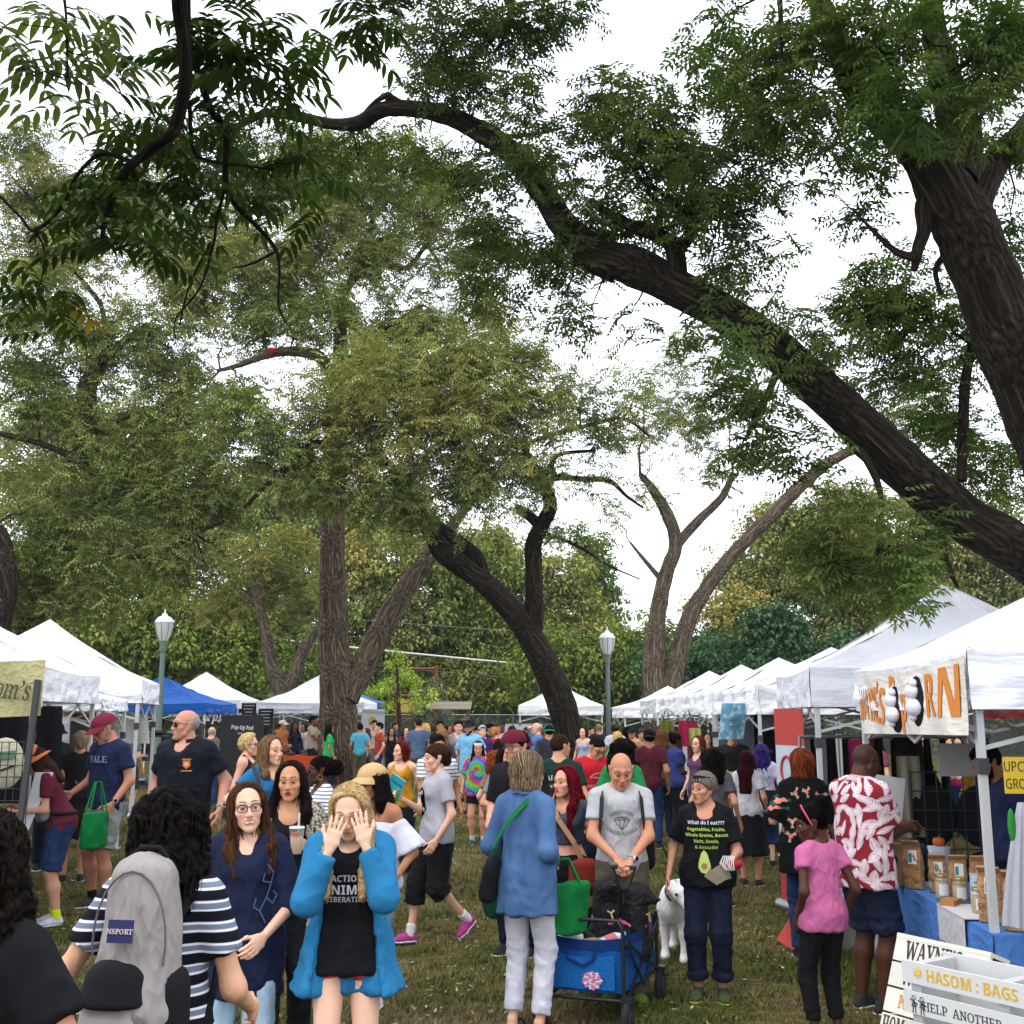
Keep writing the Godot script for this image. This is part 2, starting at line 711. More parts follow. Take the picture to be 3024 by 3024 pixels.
func normals_of(v: PackedVector3Array,idx: PackedInt32Array) -> PackedVector3Array:
	var n:=PackedVector3Array()
	n.resize(v.size())
	for i in range(0,idx.size(),3):
		var a:=idx[i]
		var b:=idx[i+1]
		var c:=idx[i+2]
		var q:=(v[c]-v[a]).cross(v[b]-v[a])
		n[a]+=q
		n[b]+=q
		n[c]+=q
	for i in n.size(): n[i]=n[i].normalized()
	return n

func net(bones: Array,cell: float,k: float,planes: Array=[]) -> MB:
	var r:=field(bones,cell,k,planes)
	var m:=MB.new()
	m.v=r[0]
	m.idx=r[1]
	m.n=normals_of(m.v,m.idx)
	m.c.resize(m.v.size())
	m.c.fill(Color.WHITE)
	m.uv.resize(m.v.size())
	return m

func tinted(m: MB,c: Color) -> MB:
	m.c.fill(c)
	return m

func rough_up(m: MB,amount: float,freq: Vector3,sd:=.0) -> MB:
	for i in m.v.size():
		m.v[i]+=m.n[i]*nz.get_noise_3dv(m.v[i]*freq+Vector3(sd,sd*1.7,sd))*amount
	m.n=normals_of(m.v,m.idx)
	return m

func wrap_uv(m: MB,turn:=.0) -> MB:
	for i in m.v.size():
		var p:=m.v[i]
		m.uv[i]=Vector2(wrapf(atan2(p.x,p.z)+turn,-PI,PI)*.088+.5,1.0-p.y*.5)
	return m

const CELLS:=[.014,.019,.032]
const HEAD_CELLS:=[.0036,.006,.0115]
const HAND_CELLS:=[.0045,.006,.0085]
const HAIR_CELLS:=[.0075,.011,.021]
var head_nets:={}
var hand_nets:={}
var shoe_nets:={}

func bodies() -> void:
	for l in 3:
		for female in [false,true]:
			var w:=.94 if female else 1.0
			var j:=.86 if female else 1.0
			var b:=[
				el(Vector3(0,.035,-.022),Vector3(0,.035,-.004),.074,.086,.073,.086),
				el(Vector3(0,-.005,.032),Vector3(0,-.08,.044),.063*w,.052,.043*j,.039),
				bo(Vector3(.033*w,-.045,.05),Vector3(.03*w,-.06,.052),.024,.02),bo(Vector3(-.033*w,-.045,.05),Vector3(-.03*w,-.06,.052),.024,.02),
				bo(Vector3(.052*w,-.03,-.01),Vector3(.046*j,-.07,.018),.02,.018),
				bo(Vector3(-.052*w,-.03,-.01),Vector3(-.046*j,-.07,.018),.02,.018),
				bo(Vector3(.046*j,-.07,.018),Vector3(.012,-.1,.066),.017,.015),
				bo(Vector3(-.046*j,-.07,.018),Vector3(-.012,-.1,.066),.017,.015),
				bo(Vector3(.04,-.022,.062),Vector3(.048,-.018,.045),.02),
				bo(Vector3(-.04,-.022,.062),Vector3(-.048,-.018,.045),.02),
				bo(Vector3(0,.018,.085),Vector3(0,-.03,.107),.007,.0088),
				bo(Vector3(.0105,-.0345,.097),Vector3(-.0105,-.0345,.097),.007),
				bo(Vector3(0,.03,.078),Vector3(.045,.028,.062),.012 if female else .0145,.011),
				bo(Vector3(0,.03,.078),Vector3(-.045,.028,.062),.012 if female else .0145,.011),
				bo(Vector3(-.017,-.0615,.0875),Vector3(0,-.059,.094),.0055,.0068),
				bo(Vector3(.017,-.0615,.0875),Vector3(0,-.059,.094),.0055,.0068),
				bo(Vector3(-.013,-.0725,.0875),Vector3(.013,-.0725,.0875),.0075),
				bo(Vector3(0,-.101,.072),Vector3(0,-.103,.074),.0165),
				el(Vector3(.085,.017,-.022),Vector3(.076,-.03,-.01),.0055,.019,.005,.010),
				el(Vector3(-.085,.017,-.022),Vector3(-.076,-.03,-.01),.0055,.019,.005,.010),
				bo(Vector3(0,-.04,-.03),Vector3(0,-.15,-.04),.052*w,.05*w),
				bo(Vector3(.033,.006,.093),Vector3(.034,.006,.093),.0135,-1,0,-1.6),
				bo(Vector3(-.033,.006,.093),Vector3(-.034,.006,.093),.0135,-1,0,-1.6),
				bo(Vector3(-.02,-.0665,.099),Vector3(.02,-.0665,.099),.002,-1,0,-1.2),
			]
			head_nets[[l,female]]=net(b,HEAD_CELLS[l],.0065)
		for pose in ["relaxed","grip","flat","pinch"]:

			var curl: Array={"relaxed": [20.0,26.0,18.0],"grip": [62.0,82.0,45.0],"flat": [4.0,8.0,5.0],"pinch": [40.0,45.0,25.0]}[pose]
			var b:=[
				el(Vector3(0,0,-.01),Vector3(0,0,.03),.026,.018,.036,.016),
				el(Vector3(0,0,.03),Vector3(-.001,0,.08),.037,.016,.039,.0115),
				bo(Vector3(.018,-.006,.02),Vector3(.034,-.01,.045),.015,.0125),
			]
			var at:=[-.031,-.0105,.0105,.031]
			var long:=[.062,.078,.084,.074]
			for i in 4:
				var p:=Vector3(at[i],0,.084+(.006 if i in [1,2] else .0))
				var ang:=.0
				var spread: float=(at[i]/.031)*(.15 if pose=="flat" else .04)
				var r:=.0082 if i else .0072
				for s in 3:
					ang+=deg_to_rad(curl[s]*(1.0+.14*(1.5-i)))
					var q: Vector3=p+Vector3(spread,-sin(ang),cos(ang)).normalized()*long[i]*[.46,.3,.24][s]
					b.append(bo(p,q,r-s*.0007,r-s*.0007-.0008))
					p=q
			var th:=Vector3(.036,-.012,.048)
			var t1:=th+Vector3(.022,-.014,.026)*(1.0 if pose!="grip" else .7)
			var t2:=t1+(Vector3(.006,-.008,.027) if pose!="grip" else Vector3(-.02,-.02,.014))
			b.append(bo(th,t1,.0115,.0098))
			b.append(bo(t1,t2,.0098,.0078))
			hand_nets[[l,pose]]=net(b,HAND_CELLS[l],.0035)

		for kind in ["sneaker","sandal"]:
			var up:=net([
				el(Vector3(0,-.052,-.035),Vector3(0,-.055,.09),.034,.032,.042,.026),
				el(Vector3(0,-.055,.09),Vector3(0,-.062,.148),.042,.026,.034,.018),
				el(Vector3(0,.005,-.012),Vector3(0,-.04,.0),.038,.044,.036,.045,Vector3.RIGHT,1),
				el(Vector3(0,-.02,.03),Vector3(0,-.045,.09),.026,.022,.033,.022),
			] if kind=="sneaker" else [
				el(Vector3(0,-.056,-.035),Vector3(0,-.056,.01),.028,.028,.030,.026),
				el(Vector3(0,-.056,.01),Vector3(0,-.06,.10),.030,.024,.038,.014),
				bo(Vector3(.018,-.062,.11),Vector3(.02,-.063,.145),.012),
				bo(Vector3(-.004,-.063,.11),Vector3(-.004,-.065,.137),.009),
				bo(Vector3(-.018,-.064,.10),Vector3(-.02,-.066,.126),.0085),
				bo(Vector3(-.03,-.065,.09),Vector3(-.033,-.067,.11),.008),
				bo(Vector3(0,0,-.012),Vector3(0,-.05,-.01),.034,.032),
			],[.008,.011,.018][l],.008,[[Vector3(0,-1,0),.079]])
			var so:=net([
				el(Vector3(0,-.074,-.04),Vector3(0,-.076,.09),.038,.018,.046,.016,Vector3.RIGHT),
				el(Vector3(0,-.076,.09),Vector3(0,-.076,.152),.046,.016,.036,.015,Vector3.RIGHT),
			],[.008,.011,.018][l],.006,[[Vector3(0,-1,0),.087],[Vector3(0,1,0),-.066]])
			shoe_nets[[l,kind]]=[up,so]

func face_colors(m: MB,skin: Color,o: Dictionary) -> PackedColorArray:
	var c:=PackedColorArray()
	c.resize(m.v.size())
	var lip:=Color(o.get("lip",skin.r*.82),skin.g*.62,skin.b*.62) if not o.has("lips") else lin(o.lips)
	var brow: Color=lin(o.get("brow","2a1f18"))
	var beard: float=o.get("stubble",.0)
	var scalp: float=o.get("scalp",.0)
	var bc: Color=lin(o.get("hc","241a14"))
	var eyes: bool=o.get("paint_eyes",false)
	var open: bool=o.get("smile",false)
	for i in m.v.size():
		var p:=m.v[i]
		var ax:=absf(p.x)
		var k:=skin
		var g:=nz.get_noise_3dv(p*55.0)*.06
		k=k*(1.0+g)
		if p.z>.03:
			var cheek:=exp(-(Vector2(ax-.046,p.y+.028)/.022).length_squared())+exp(-(Vector2(ax,p.y+.034)/.016).length_squared())*.7
			k=Color(k.r*(1+.07*cheek),k.g*(1-.1*cheek),k.b*(1-.08*cheek))
			if p.z>.07:
				var ml:=.0225 if not open else .031
				if ax<ml and p.y<-.0505 and p.y>-.084:
					var e:=absf(p.y+.0668)/(.0135 if not open else .0165)
					var s:=ax/ml
					if e*e+s*s<1.0: k=k.lerp(lip,.8)
					if absf(p.y+.0668)<(.0024 if not open else .0066)*(1.1-s): k=lip*.32 if not open else (Color(.72,.68,.62) if p.y>-.071 else lip*.3)
				if ax<.015 and p.y>-.047 and p.y<-.041 and ax>.004 and p.z<.108: k=k*.5
			var ba:=.0335+.0045*(1.0-pow((ax-.034)/.02,2))
			if ax>.010 and ax<.056: k=k.lerp(brow,.85*clampf(1.6-absf(p.y-ba)/.0034,0,1)*clampf((ax-.010)/.006,0,1)*clampf((.056-ax)/.012,0,1))
			var ex:=Vector2(ax-.033,(p.y-.006)*1.7)
			var er:=ex.length()
			if er<.0185: k=k.lerp(Color(k.r*.74,k.g*.62,k.b*.6),clampf(1.6-er/.0115,0,.8))
			if er>.0125 and er<.0168 and p.y>.007: k=k.lerp(Color(.02,.015,.012),.7 if o.get("lash",false) else .35)
			if eyes and er<.0135: k=Color(.5,.47,.44) if ax-.033>.0065 or ax-.033<-.0065 else Color(.02,.013,.01)
		if beard>0 and p.y<-.022 and p.z>-.02 and not (ax<.021 and p.y<-.057 and p.y>-.078 and p.z>.07):
			var edge:=ss(-.024,-.045,p.y-maxf(p.z-.05,0)*.25+(.02 if ax<.03 and p.y>-.057 and p.y<-.046 else .0))
			k=k.lerp(bc,clampf(beard*edge*(.8+g*6),0,1))
		if scalp>0 and p.y>.01+.7*p.z and p.y>-.05:
			k=k.lerp(bc,scalp*clampf(.8+g*5,0,1))
		c[i]=k
	return c

func hair_bones(style: String,o: Dictionary) -> Array:
	var t: float=o.get("thick",.016)
	var cap:=el(Vector3(0,.038,-.032),Vector3(0,.038,-.012),.074+t,.086+t,.073+t,.086+t)
	var face:=el(Vector3(0,.035,.115),Vector3(0,-.12,.11),.060,.06,.066,.085,Vector3.RIGHT,0,-60.0)
	var b:=[cap]
	var planes:=[]
	var ln: float=o.get("long",.3)
	var fz: float=o.get("fz",.0)
	match style:
		"short":
			planes=[[Vector3(0,-1,.72).normalized(),-.006]]
			b.append(el(Vector3(0,.105,.02),Vector3(0,.1,.055),.045,.022,.04,.018))
		"crew":
			b=[el(Vector3(0,.036,-.026),Vector3(0,.036,-.008),.078,.092,.077,.092)]
			planes=[[Vector3(0,-1,.72).normalized(),-.004]]
		"fringe":
			b=[el(Vector3(0,.03,-.03),Vector3(0,.03,-.012),.080,.088,.078,.088)]
			planes=[[Vector3(0,-1,.5).normalized(),.02],[Vector3(0,1,.35).normalized(),.048],[Vector3(0,0,1),.02]]
		"bob":
			b.append(el(Vector3(.07,.02,-.02),Vector3(.078,-.085,-.012),.03,.055,.022,.05))
			b.append(el(Vector3(-.07,.02,-.02),Vector3(-.078,-.085,-.012),.03,.055,.022,.05))
			b.append(el(Vector3(0,.0,-.085),Vector3(0,-.09,-.075),.085,.05,.078,.036))
			b.append(el(Vector3(.03,.105,.04),Vector3(-.05,.075,.06),.03,.02,.02,.016))
			b.append(face)
		"pixie":
			b.append(el(Vector3(0,.0,-.085),Vector3(0,-.055,-.075),.08,.045,.062,.03))
			b.append(el(Vector3(.03,.11,.035),Vector3(-.055,.07,.058),.03,.024,.022,.018))
			b.append(el(Vector3(0,.1,-.04),Vector3(0,.11,.0),.06,.03,.05,.03))
			b.append(face)
			planes=[[Vector3(0,-1,.55).normalized(),.012]]
		"back","bun","pony","updo":
			planes=[[Vector3(0,-1,.78).normalized(),.006]]
			if style=="bun": b.append(bo(Vector3(0,o.get("buny",.10),-.095),Vector3(0,o.get("buny",.10)+.01,-.1),o.get("bunr",.045)))
			if style=="updo":
				b.append(el(Vector3(0,.05,-.115),Vector3(0,-.03,-.115),.055,.045,.05,.045))
			if style=="pony":
				planes=[]
				b.append(face)
				b.append(bo(Vector3(0,.06,-.12),Vector3(0,-.02,-.155),.022,.032))
				b.append(bo(Vector3(0,-.02,-.155),Vector3(0,-ln*.7,-.13),.032,.014))
				planes=[[Vector3(0,-1,.0).normalized(),ln]]
		"afro_bun":
			planes=[[Vector3(0,-1,.78).normalized(),.006]]
			b.append(bo(Vector3(0,.045,-.15),Vector3(.0,.03,-.155),.062))
		"long","curly":
			var w: float=o.get("wide",1.0)
			b.append(face)
			b.append(el(Vector3(0,.02,-.07),Vector3(0,-.13,-.095),.088*w,.06,.105*w,.05))
			b.append(el(Vector3(0,-.13,-.095),Vector3(0,-ln,-.12),.105*w,.05,.085*w,.03))
			for s in [-1,1]:
				b.append(el(Vector3(.074*s,.03,-.01),Vector3(.088*s*w,-.12,.0),.026,.05,.032,.045))
				if o.get("front",true):
					b.append(bo(Vector3(.088*s*w,-.12,.0),Vector3(.098*s*w,-.2,.045+fz*.6),.036,.04))
					b.append(bo(Vector3(.098*s*w,-.2,.045+fz*.6),Vector3(.09*s*w,-ln*.97,.08+fz),.04,.022))
				else:
					b.append(bo(Vector3(.088*s*w,-.12,.0),Vector3(.09*s*w,-ln*.8,-.06),.034,.022))
			if style=="curly":
				for i in 46:
					var a:=rng.randf()*TAU
					var y:=lerpf(.1,-ln,rng.randf())
					var rr:=.092*w
					b.append(bo(Vector3(cos(a)*rr*(.75 if y>.06 else 1.0),y,sin(a)*rr*.8-.06),Vector3(cos(a)*rr,y-.02,sin(a)*rr*.8-.06),.02+rng.randf()*.016))
	return [b,planes]

func hair_net(style: String,o: Dictionary,l: int,hx: Transform3D) -> MB:
	var r:=hair_bones(style,o)
	var m:=net(r[0],HAIR_CELLS[l],.011,r[1])
	var base: Color=lin(o.get("hc","241a14"))
	var streak: Color=lin(o.hc2) if o.has("hc2") else base*1.7
	var curly: bool=style in ["curly","afro_bun"]
	var fr:=Vector3(85,7,85) if not curly else Vector3(34,30,34)
	var sd: float=o.get("sd",rng.randf()*50)
	for i in m.v.size():
		var p:=m.v[i]
		var g:=nz.get_noise_3dv(p*fr+Vector3(sd,sd,0))
		var g2:=nz.get_noise_3dv(p*fr*2.6+Vector3(sd,5,0))
		m.v[i]=p+m.n[i]*(g*(.006 if not curly else .016)+g2*.003)
		m.c[i]=base.lerp(streak,clampf(.3+g*.9+g2*.6,0,1))*(.85+.4*g2)
	m.n=normals_of(m.v,m.idx)
	if l==0 and o.get("strands",0)>0:
		var count: int=o.strands
		var vs:=m.v.size()
		var ln: float=o.get("long",.1)
		for s in count:
			var i:=rng.randi() % vs
			var p:=m.v[i]
			var n:=m.n[i]
			var w:=.0009+rng.randf()*.0016
			var last:=p+n*.002
			var pts:=[]
			var wob:=Vector3(rng.randf()-.5,0,rng.randf()-.5)*(.006 if not curly else .02)
			var cc:=base.lerp(streak,rng.randf())*(.7+.7*rng.randf())
			for q in (9 if not curly else 6):
				pts.append(last)
				var dir:=Vector3.DOWN
				if last.y>-.01:
					n=(last-Vector3(0,.02,-.025)).normalized()
					var fl:=Vector3(signf(last.x-.012)*.8,-.6,-.45) if last.y>.05 else Vector3(0,-1,-.1)
					dir=(fl-n*fl.dot(n)).normalized()
				else:
					dir=Vector3(-signf(last.x)*.16,-1,0).normalized()
				var before:=last
				last+=dir*.02+wob*sin(q*1.3+s)
				if before.y>-.03:
					var e0:=((before-Vector3(0,.02,-.025))/Vector3(.09,.105,.11)).length()
					var e1:=((last-Vector3(0,.02,-.025))/Vector3(.09,.105,.11)).length()
					last=Vector3(0,.02,-.025)+(last-Vector3(0,.02,-.025))*(e0/e1)
				if last.y<-ln-.03*rng.randf() or (last.z>.045 and absf(last.x)<.062 and last.y<.075): break
			m.col=cc
			for q in pts.size()-1:
				var sd2: Vector3=(pts[q+1]-pts[q]).cross(n).normalized()*w*(1.0 if q<pts.size()-2 else .4)
				m.quad(pts[q]-sd2,pts[q]+sd2,pts[q+1]+sd2,pts[q+1]-sd2)
	var out:=MB.new()
	out.add(m,hx)
	return out

func bend(a: Vector3,t: Vector3,l1: float,l2: float,hint: Vector3) -> Array:
	var d:=t-a
	var len:=minf(d.length(),(l1+l2)*.995)
	len=maxf(len,absf(l1-l2)+.01)
	var u:=d.normalized()
	var x:=(l1*l1-l2*l2+len*len)/(2*len)
	var y:=sqrt(maxf(l1*l1-x*x,0))
	var h:=(hint-u*hint.dot(u)).normalized()
	return [a+u*x+h*y,a+u*len]

const TOPS:={
	"tee": {"sl": .62,"hem": .86,"loose": .014,"neck": .02},
	"vneck": {"sl": .5,"hem": .86,"loose": .014,"neck": .075},
	"scoop": {"sl": .55,"hem": .82,"loose": .02,"neck": .06},
	"polo": {"sl": .7,"hem": .82,"loose": .03,"neck": .06,"collar": true},
	"shirt": {"sl": .72,"hem": .80,"loose": .034,"neck": .03,"collar": true,"flare": .02},
	"longshirt": {"sl": 1.75,"hem": .72,"loose": .02,"neck": .02,"collar": true},
	"long": {"sl": 1.93,"hem": .86,"loose": .016,"neck": .02},
	"tank": {"sl": .0,"hem": .88,"loose": .01,"neck": .07},
	"crop": {"sl": .5,"hem": 1.10,"loose": .012,"neck": .06},
	"hoodie": {"sl": 1.25,"hem": .68,"loose": .034,"neck": .075,"hood": true,"sleeve": .014},
	"dress": {"sl": .4,"hem": .5,"loose": .02,"neck": .05,"flare": .08},
	"longtee": {"sl": .55,"hem": .74,"loose": .03,"neck": .04,"flare": .02},
	"kimono": {"sl": .95,"hem": .70,"loose": .04,"neck": .02,"sleeve": .045,"flare": .02},
	"jacket": {"sl": 1.9,"hem": .62,"loose": .024,"neck": .0,"open": .08,"flare": .07,"sleeve": .012,"collar": true},
	"cardigan": {"sl": 1.8,"hem": .5,"loose": .035,"neck": .0,"open": .06,"flare": .02,"sleeve": .014},
	"offshoulder": {"sl": .95,"hem": .9,"loose": .035,"neck": .05,"sleeve": .05,"low": .07},
}
const BOTTOMS:={
	"jeans": {"end": .09,"loose": .012},"slacks": {"end": .07,"loose": .024},"leggings": {"end": .14,"loose": .004},"capri": {"end": .33,"loose": .028},
	"shorts": {"end": .53,"loose": .035},"hotpants": {"end": .74,"loose": .012},"cutoffs": {"end": .62,"loose": .02},"rolled": {"end": .17,"loose": .016},
}

func person(S: Dictionary) -> Node3D:
	var l: int=S.get("l",2)
	var h: float=S.h
	var s:=h/1.705
	var g: float=S.get("g",1.0)
	var fem: bool=S.get("f",false)
	var root:=thing("person",S.n,"person",on(S.x,S.z,S.get("up",.0)),S.get("yaw",.0),S.get("group",""))
	var cell: float=CELLS[l]/s
	var skin: Color=lin(S.get("skin","c79a7f"))

	var lean: float=deg_to_rad(S.get("lean",.0))
	var tilt: float=deg_to_rad(S.get("tilt",.0))
	var P:=Vector3(S.get("sway",.0),.95-S.get("drop",.0),0)
	var R:=Basis.from_euler(Vector3(lean,0,tilt))
	var sw:=(.150 if fem else .172)*(.7+.3*g)
	var N:=P+R*Vector3(0,.515,-.012)
	var sh:=[N+R*Vector3(sw,-.078,.0),N+R*Vector3(-sw,-.078,.0)]
	var hd: Array=S.get("head",[0,0,0])
	var hs: float=S.get("hs",1.0)*(.97 if fem else 1.0)
	var HB:=Basis.from_euler(Vector3(lean*.6+deg_to_rad(hd[1]),deg_to_rad(hd[0]),deg_to_rad(hd[2])))
	var nk:=N+R*Vector3(0,.026,.006)
	var HC:=nk+HB*Vector3(0,.094*hs,.026)
	var hx:=Transform3D(HB.scaled(Vector3(hs,hs,hs)),HC)

	var legs: Array=S.get("legs",[.095,.0,.0,.095,.0,.0])
	var hip:=[P+Vector3(.085,-.035,0),P+Vector3(-.085,-.035,0)]
	var knee:=[]
	var ankle:=[]
	for i in 2:
		var sgn:=1-2*i
		var t:=Vector3(legs[i*3]*sgn,.085+legs[i*3+2],legs[i*3+1])
		var r:=bend(hip[i],t,.43,.415,Vector3(.12*sgn,0,1))
		knee.append(r[0]); ankle.append(r[1])

	var elbow:=[]
	var wrist:=[]
	var pose:=[]
	var hand_x:=[]
	for i in 2:
		var sgn:=1-2*i
		var a=S.get("la" if i==0 else "ra",[])
		var A:={"at": Vector3(.26+.06*(g-1),.90,.05),"hand": "relaxed","hint": Vector3(.35,-.2,-1)}
		if a is Dictionary: A.merge(a,true)
		elif a is Array and a.size()>=3: A.at=Vector3(a[0],a[1],a[2])
		var T: Vector3=A.at
		var hint: Vector3=A.hint
		var r:=bend(sh[i],Vector3(T.x*sgn,T.y,T.z),.29,.255,Vector3(hint.x*sgn,hint.y,hint.z))
		elbow.append(r[0]); wrist.append(r[1]); pose.append(A.hand)
		var zz: Vector3=(r[1]-r[0]).normalized()
		if A.has("fingers"): zz=Vector3(A.fingers.x*sgn,A.fingers.y,A.fingers.z).normalized()
		var pd:=Vector3(-sgn,0,0)
		if A.has("palm"): pd=Vector3(A.palm.x*sgn,A.palm.y,A.palm.z)
		elif T.y>1.0: pd=Vector3(-.8*sgn,-.5,.2)
		var yy:=-(pd-zz*pd.dot(zz)).normalized()
		var xx:=yy.cross(zz)*(1 if i==1 else -1)
		var hk:=.92 if fem else 1.02
		hand_x.append(Transform3D(Basis(xx,yy,zz)*hk,r[1]+zz*.008))
	hands[root]=[root.transform*((hand_x[0].origin+hand_x[0].basis.z*.075)*s),root.transform*((hand_x[1].origin+hand_x[1].basis.z*.075)*s)]

	var wc:=(.138 if fem else .160)*g
	var dc:=(.100 if fem else .108)*g
	var ww:=(.114 if fem else .140)*g
	var dw:=.09*g
	var wh:=(.172 if fem else .158)*(.5+.5*g)
	var dh:=(.118 if fem else .108)*(.4+.6*g)
	var lg:=.55+.45*g
	var aw:=(.04 if fem else .048)*lg
	var belly: float=S.get("belly",.0)
	var bt: Array=S.get("bot",["none"])
	var cov:=1.0
	if BOTTOMS.has(bt[0]) and BOTTOMS[bt[0]].end<.4: cov=.8
	var slv: float=.0
	var shc:=1.0
	if S.has("top"):
		slv=TOPS[S.top[0]].sl
		if slv>.2 and S.top[0]!="offshoulder": shc=.82
	var X:=R.x
	var mid:=P+R*Vector3(0,.18,0)
	var chest:=P+R*Vector3(0,.38,.004)
	var b:=[
		el(P+R*Vector3(0,-.05,-.008),P+R*Vector3(0,.03,-.005),wh*.92,dh*.92,wh*.9,dh*.9,X),
		el(P+R*Vector3(0,.03,-.005),mid,wh*.88,dh*.86,ww*.93,dw*.93,X),
		el(mid,chest,ww*.93,dw*.93,wc*.94,dc*.94,X),
		bo(sh[0],sh[1],aw*shc),bo(N+R*Vector3(.06,-.035,-.01),sh[0],.04*shc,aw*.9*shc),bo(N+R*Vector3(-.06,-.035,-.01),sh[1],.04*shc,aw*.9*shc),
		bo(N+R*Vector3(.07,-.04,-.01),N+R*Vector3(-.07,-.04,-.01),.05),
		bo(N+R*Vector3(0,-.03,-.005),nk+HB*Vector3(0,.03,.0),.059 if not fem else .048,.059 if not fem else .049),
	]
	for i in 2:
		var sk:=.8 if slv>i*0+1.5 else 1.0
		b.append(bo(sh[i],elbow[i],aw*sk,aw*.82*sk))
		b.append(bo(elbow[i],wrist[i],aw*.84*(.9 if sk<1 else 1.0),aw*.56))
		b.append(bo(hip[i]-Vector3(0,.02,0),knee[i],.086*lg*cov,.056*lg*cov))
		var shin: Vector3=ankle[i]-knee[i]
		b.append(bo(knee[i],knee[i]+shin*.35+Vector3(0,0,-.008),.053*lg*cov,.056*lg*(cov if cov>.9 else .72)))
		b.append(bo(knee[i]+shin*.35+Vector3(0,0,-.008),ankle[i],.056*lg*(cov if cov>.9 else .72),.035 if cov>.9 else .031))
	var body:=net(b,cell,.014)
	for i in body.v.size():
		body.c[i]=skin*(1.0+nz.get_noise_3dv(body.v[i]*9.0)*.08)
	var head: MB=head_nets[[l,fem]]
	var fc: Dictionary=S.get("face",{}).duplicate()
	var ho: Dictionary=S.get("hair",{})
	fc.hc=fc.get("hc",ho.get("hc","241a14"))
	fc.brow=fc.get("brow",ho.get("hc","241a14"))
	fc.paint_eyes=l==2
	fc.lash=fem
	var fcol:=face_colors(head,skin,fc)
	body.arrays(head.v,head.n,head.uv,fcol,head.idx,hx)
	for i in 2:
		var hn: MB=hand_nets[[l,pose[i]]]
		var hc:=PackedColorArray()
		hc.resize(hn.v.size())
		for q in hn.v.size():
			hc[q]=skin*(1.0+nz.get_noise_3dv(hn.v[q]*60.0)*.1)
		body.arrays(hn.v,hn.n,hn.uv,hc,hn.idx,hand_x[i])
	var big:=Transform3D(Basis.IDENTITY.scaled(Vector3(s,s,s)),Vector3.ZERO)
	var skin_mat:=vcol("skin",.55,.32)
	body.v=big*body.v
	part("body",body.mesh(),skin_mat,root)

	if S.has("top"): garment_top(S.top,S,root,l,cell,big,P,R,N,sh,elbow,wrist,[wc,dc,ww,dw,wh,dh,aw,belly],fem)
	if S.has("inner"): garment_top(S.inner,S,root,l,cell,big,P,R,N,sh,elbow,wrist,[wc,dc,ww,dw,wh,dh,aw,belly],fem)
	if S.has("bot"): garment_bottom(S.bot,root,l,cell,big,P,hip,knee,ankle,wh,dh,lg,legs)

	if S.get("shoe","2a2a2c")!="":
		for i in 2:
			var sgn:=1-2*i
			var shin2: Vector3=(ankle[i]-knee[i]).normalized()
			var pitch: float=deg_to_rad(legs[i*3+2]*320.0)
			var fx:=Transform3D(Basis.from_euler(Vector3(pitch,deg_to_rad(S.get("toe",9.0))*sgn,0)),ankle[i])
			var kind: String=S.get("shoekind","sneaker")
			var nets: Array=shoe_nets[[l,kind]]
			var up:=MB.new().add(nets[0],big*fx)
			var so:=MB.new().add(nets[1],big*fx)
			if kind=="sandal":
				up.c.fill(skin)
				part("foot",up.mesh(),skin_mat,root)
				var st:=MB.new()
				for q in [[-.03,.02,-.045,.045],[.035,.03,-.05,.075],[.08,.032,-.055,.09]]:
					var pts:=[]
					for a in 9:
						var th:=PI*a/8
						pts.append(Vector4(cos(th)*(q[1]+.018),-.075+sin(th)*(q[3]*.62),q[0]+sin(th)*.012,.009))
					st.tube(pts,6)
				var shoe:=part("shoe",MB.new().add(nets[1],big*fx).mesh(),paint(S.get("sole","1c1b1b"),.7),root)
				part("strap",MB.new().add(st,big*fx).mesh(),paint(S.get("shoe","1c1b1b"),.6),shoe)
			else:
				var shoe:=part("shoe",up.mesh(),cloth(S.get("shoe","2a2a2c"),"",.5),root)
				part("sole",so.mesh(),paint(S.get("sole","d8d8d6"),.75),shoe)
				if l==0:
					var lace:=MB.new()
					for q in 4:
						var zq:=.035+q*.02
						lace.rod(Vector3(-.018,-.012-q*.0085,zq),Vector3(.018,-.014-q*.0085,zq+.008),.0025,5)
					part("laces",MB.new().add(lace,big*fx).mesh(),paint(S.get("lace","e4e4e2"),.8),shoe)
			if S.has("sock"):
				var d:=shin2*-1.0
				part("sock",MB.new().add(net([bo(ankle[i]-d*.02,ankle[i]+d*S.get("sockh",.07),.043,.042,2)],.012,.006),big).mesh(),cloth(S.sock,"",.4),root)

	if ho.has("k"):
		ho=ho.duplicate()
		var hm:=hair_net(ho.k,ho,l,hx)
		hm.v=big*hm.v
		part("hair",hm.mesh(),vcol("hair",.62,.14),root)
	if fc.has("beard"):
		var bb:=net([
			el(Vector3(0,-.06,.045),Vector3(0,-.1-fc.beard,.055),.058,.048,.038,.034),
			bo(Vector3(.062,-.02,.0),Vector3(.05,-.075,.03),.015,.02),bo(Vector3(-.062,-.02,.0),Vector3(-.05,-.075,.03),.015,.02),
			el(Vector3(.02,-.051,.089),Vector3(-.02,-.051,.089),.007,.009,.007,.009,Vector3.UP),
			el(Vector3(0,-.066,.104),Vector3(0,-.067,.104),.022,.011,.022,.011,Vector3.RIGHT,0,-20.0),
			bo(Vector3(0,-.02,.075),Vector3(0,-.026,.085),.03,.03,0,-25.0),
			bo(Vector3(.045,-.01,.06),Vector3(.045,-.02,.06),.022,.022,0,-25.0),bo(Vector3(-.045,-.01,.06),Vector3(-.045,-.02,.06),.022,.022,0,-25.0),
		],HAIR_CELLS[l]*.8,.006)
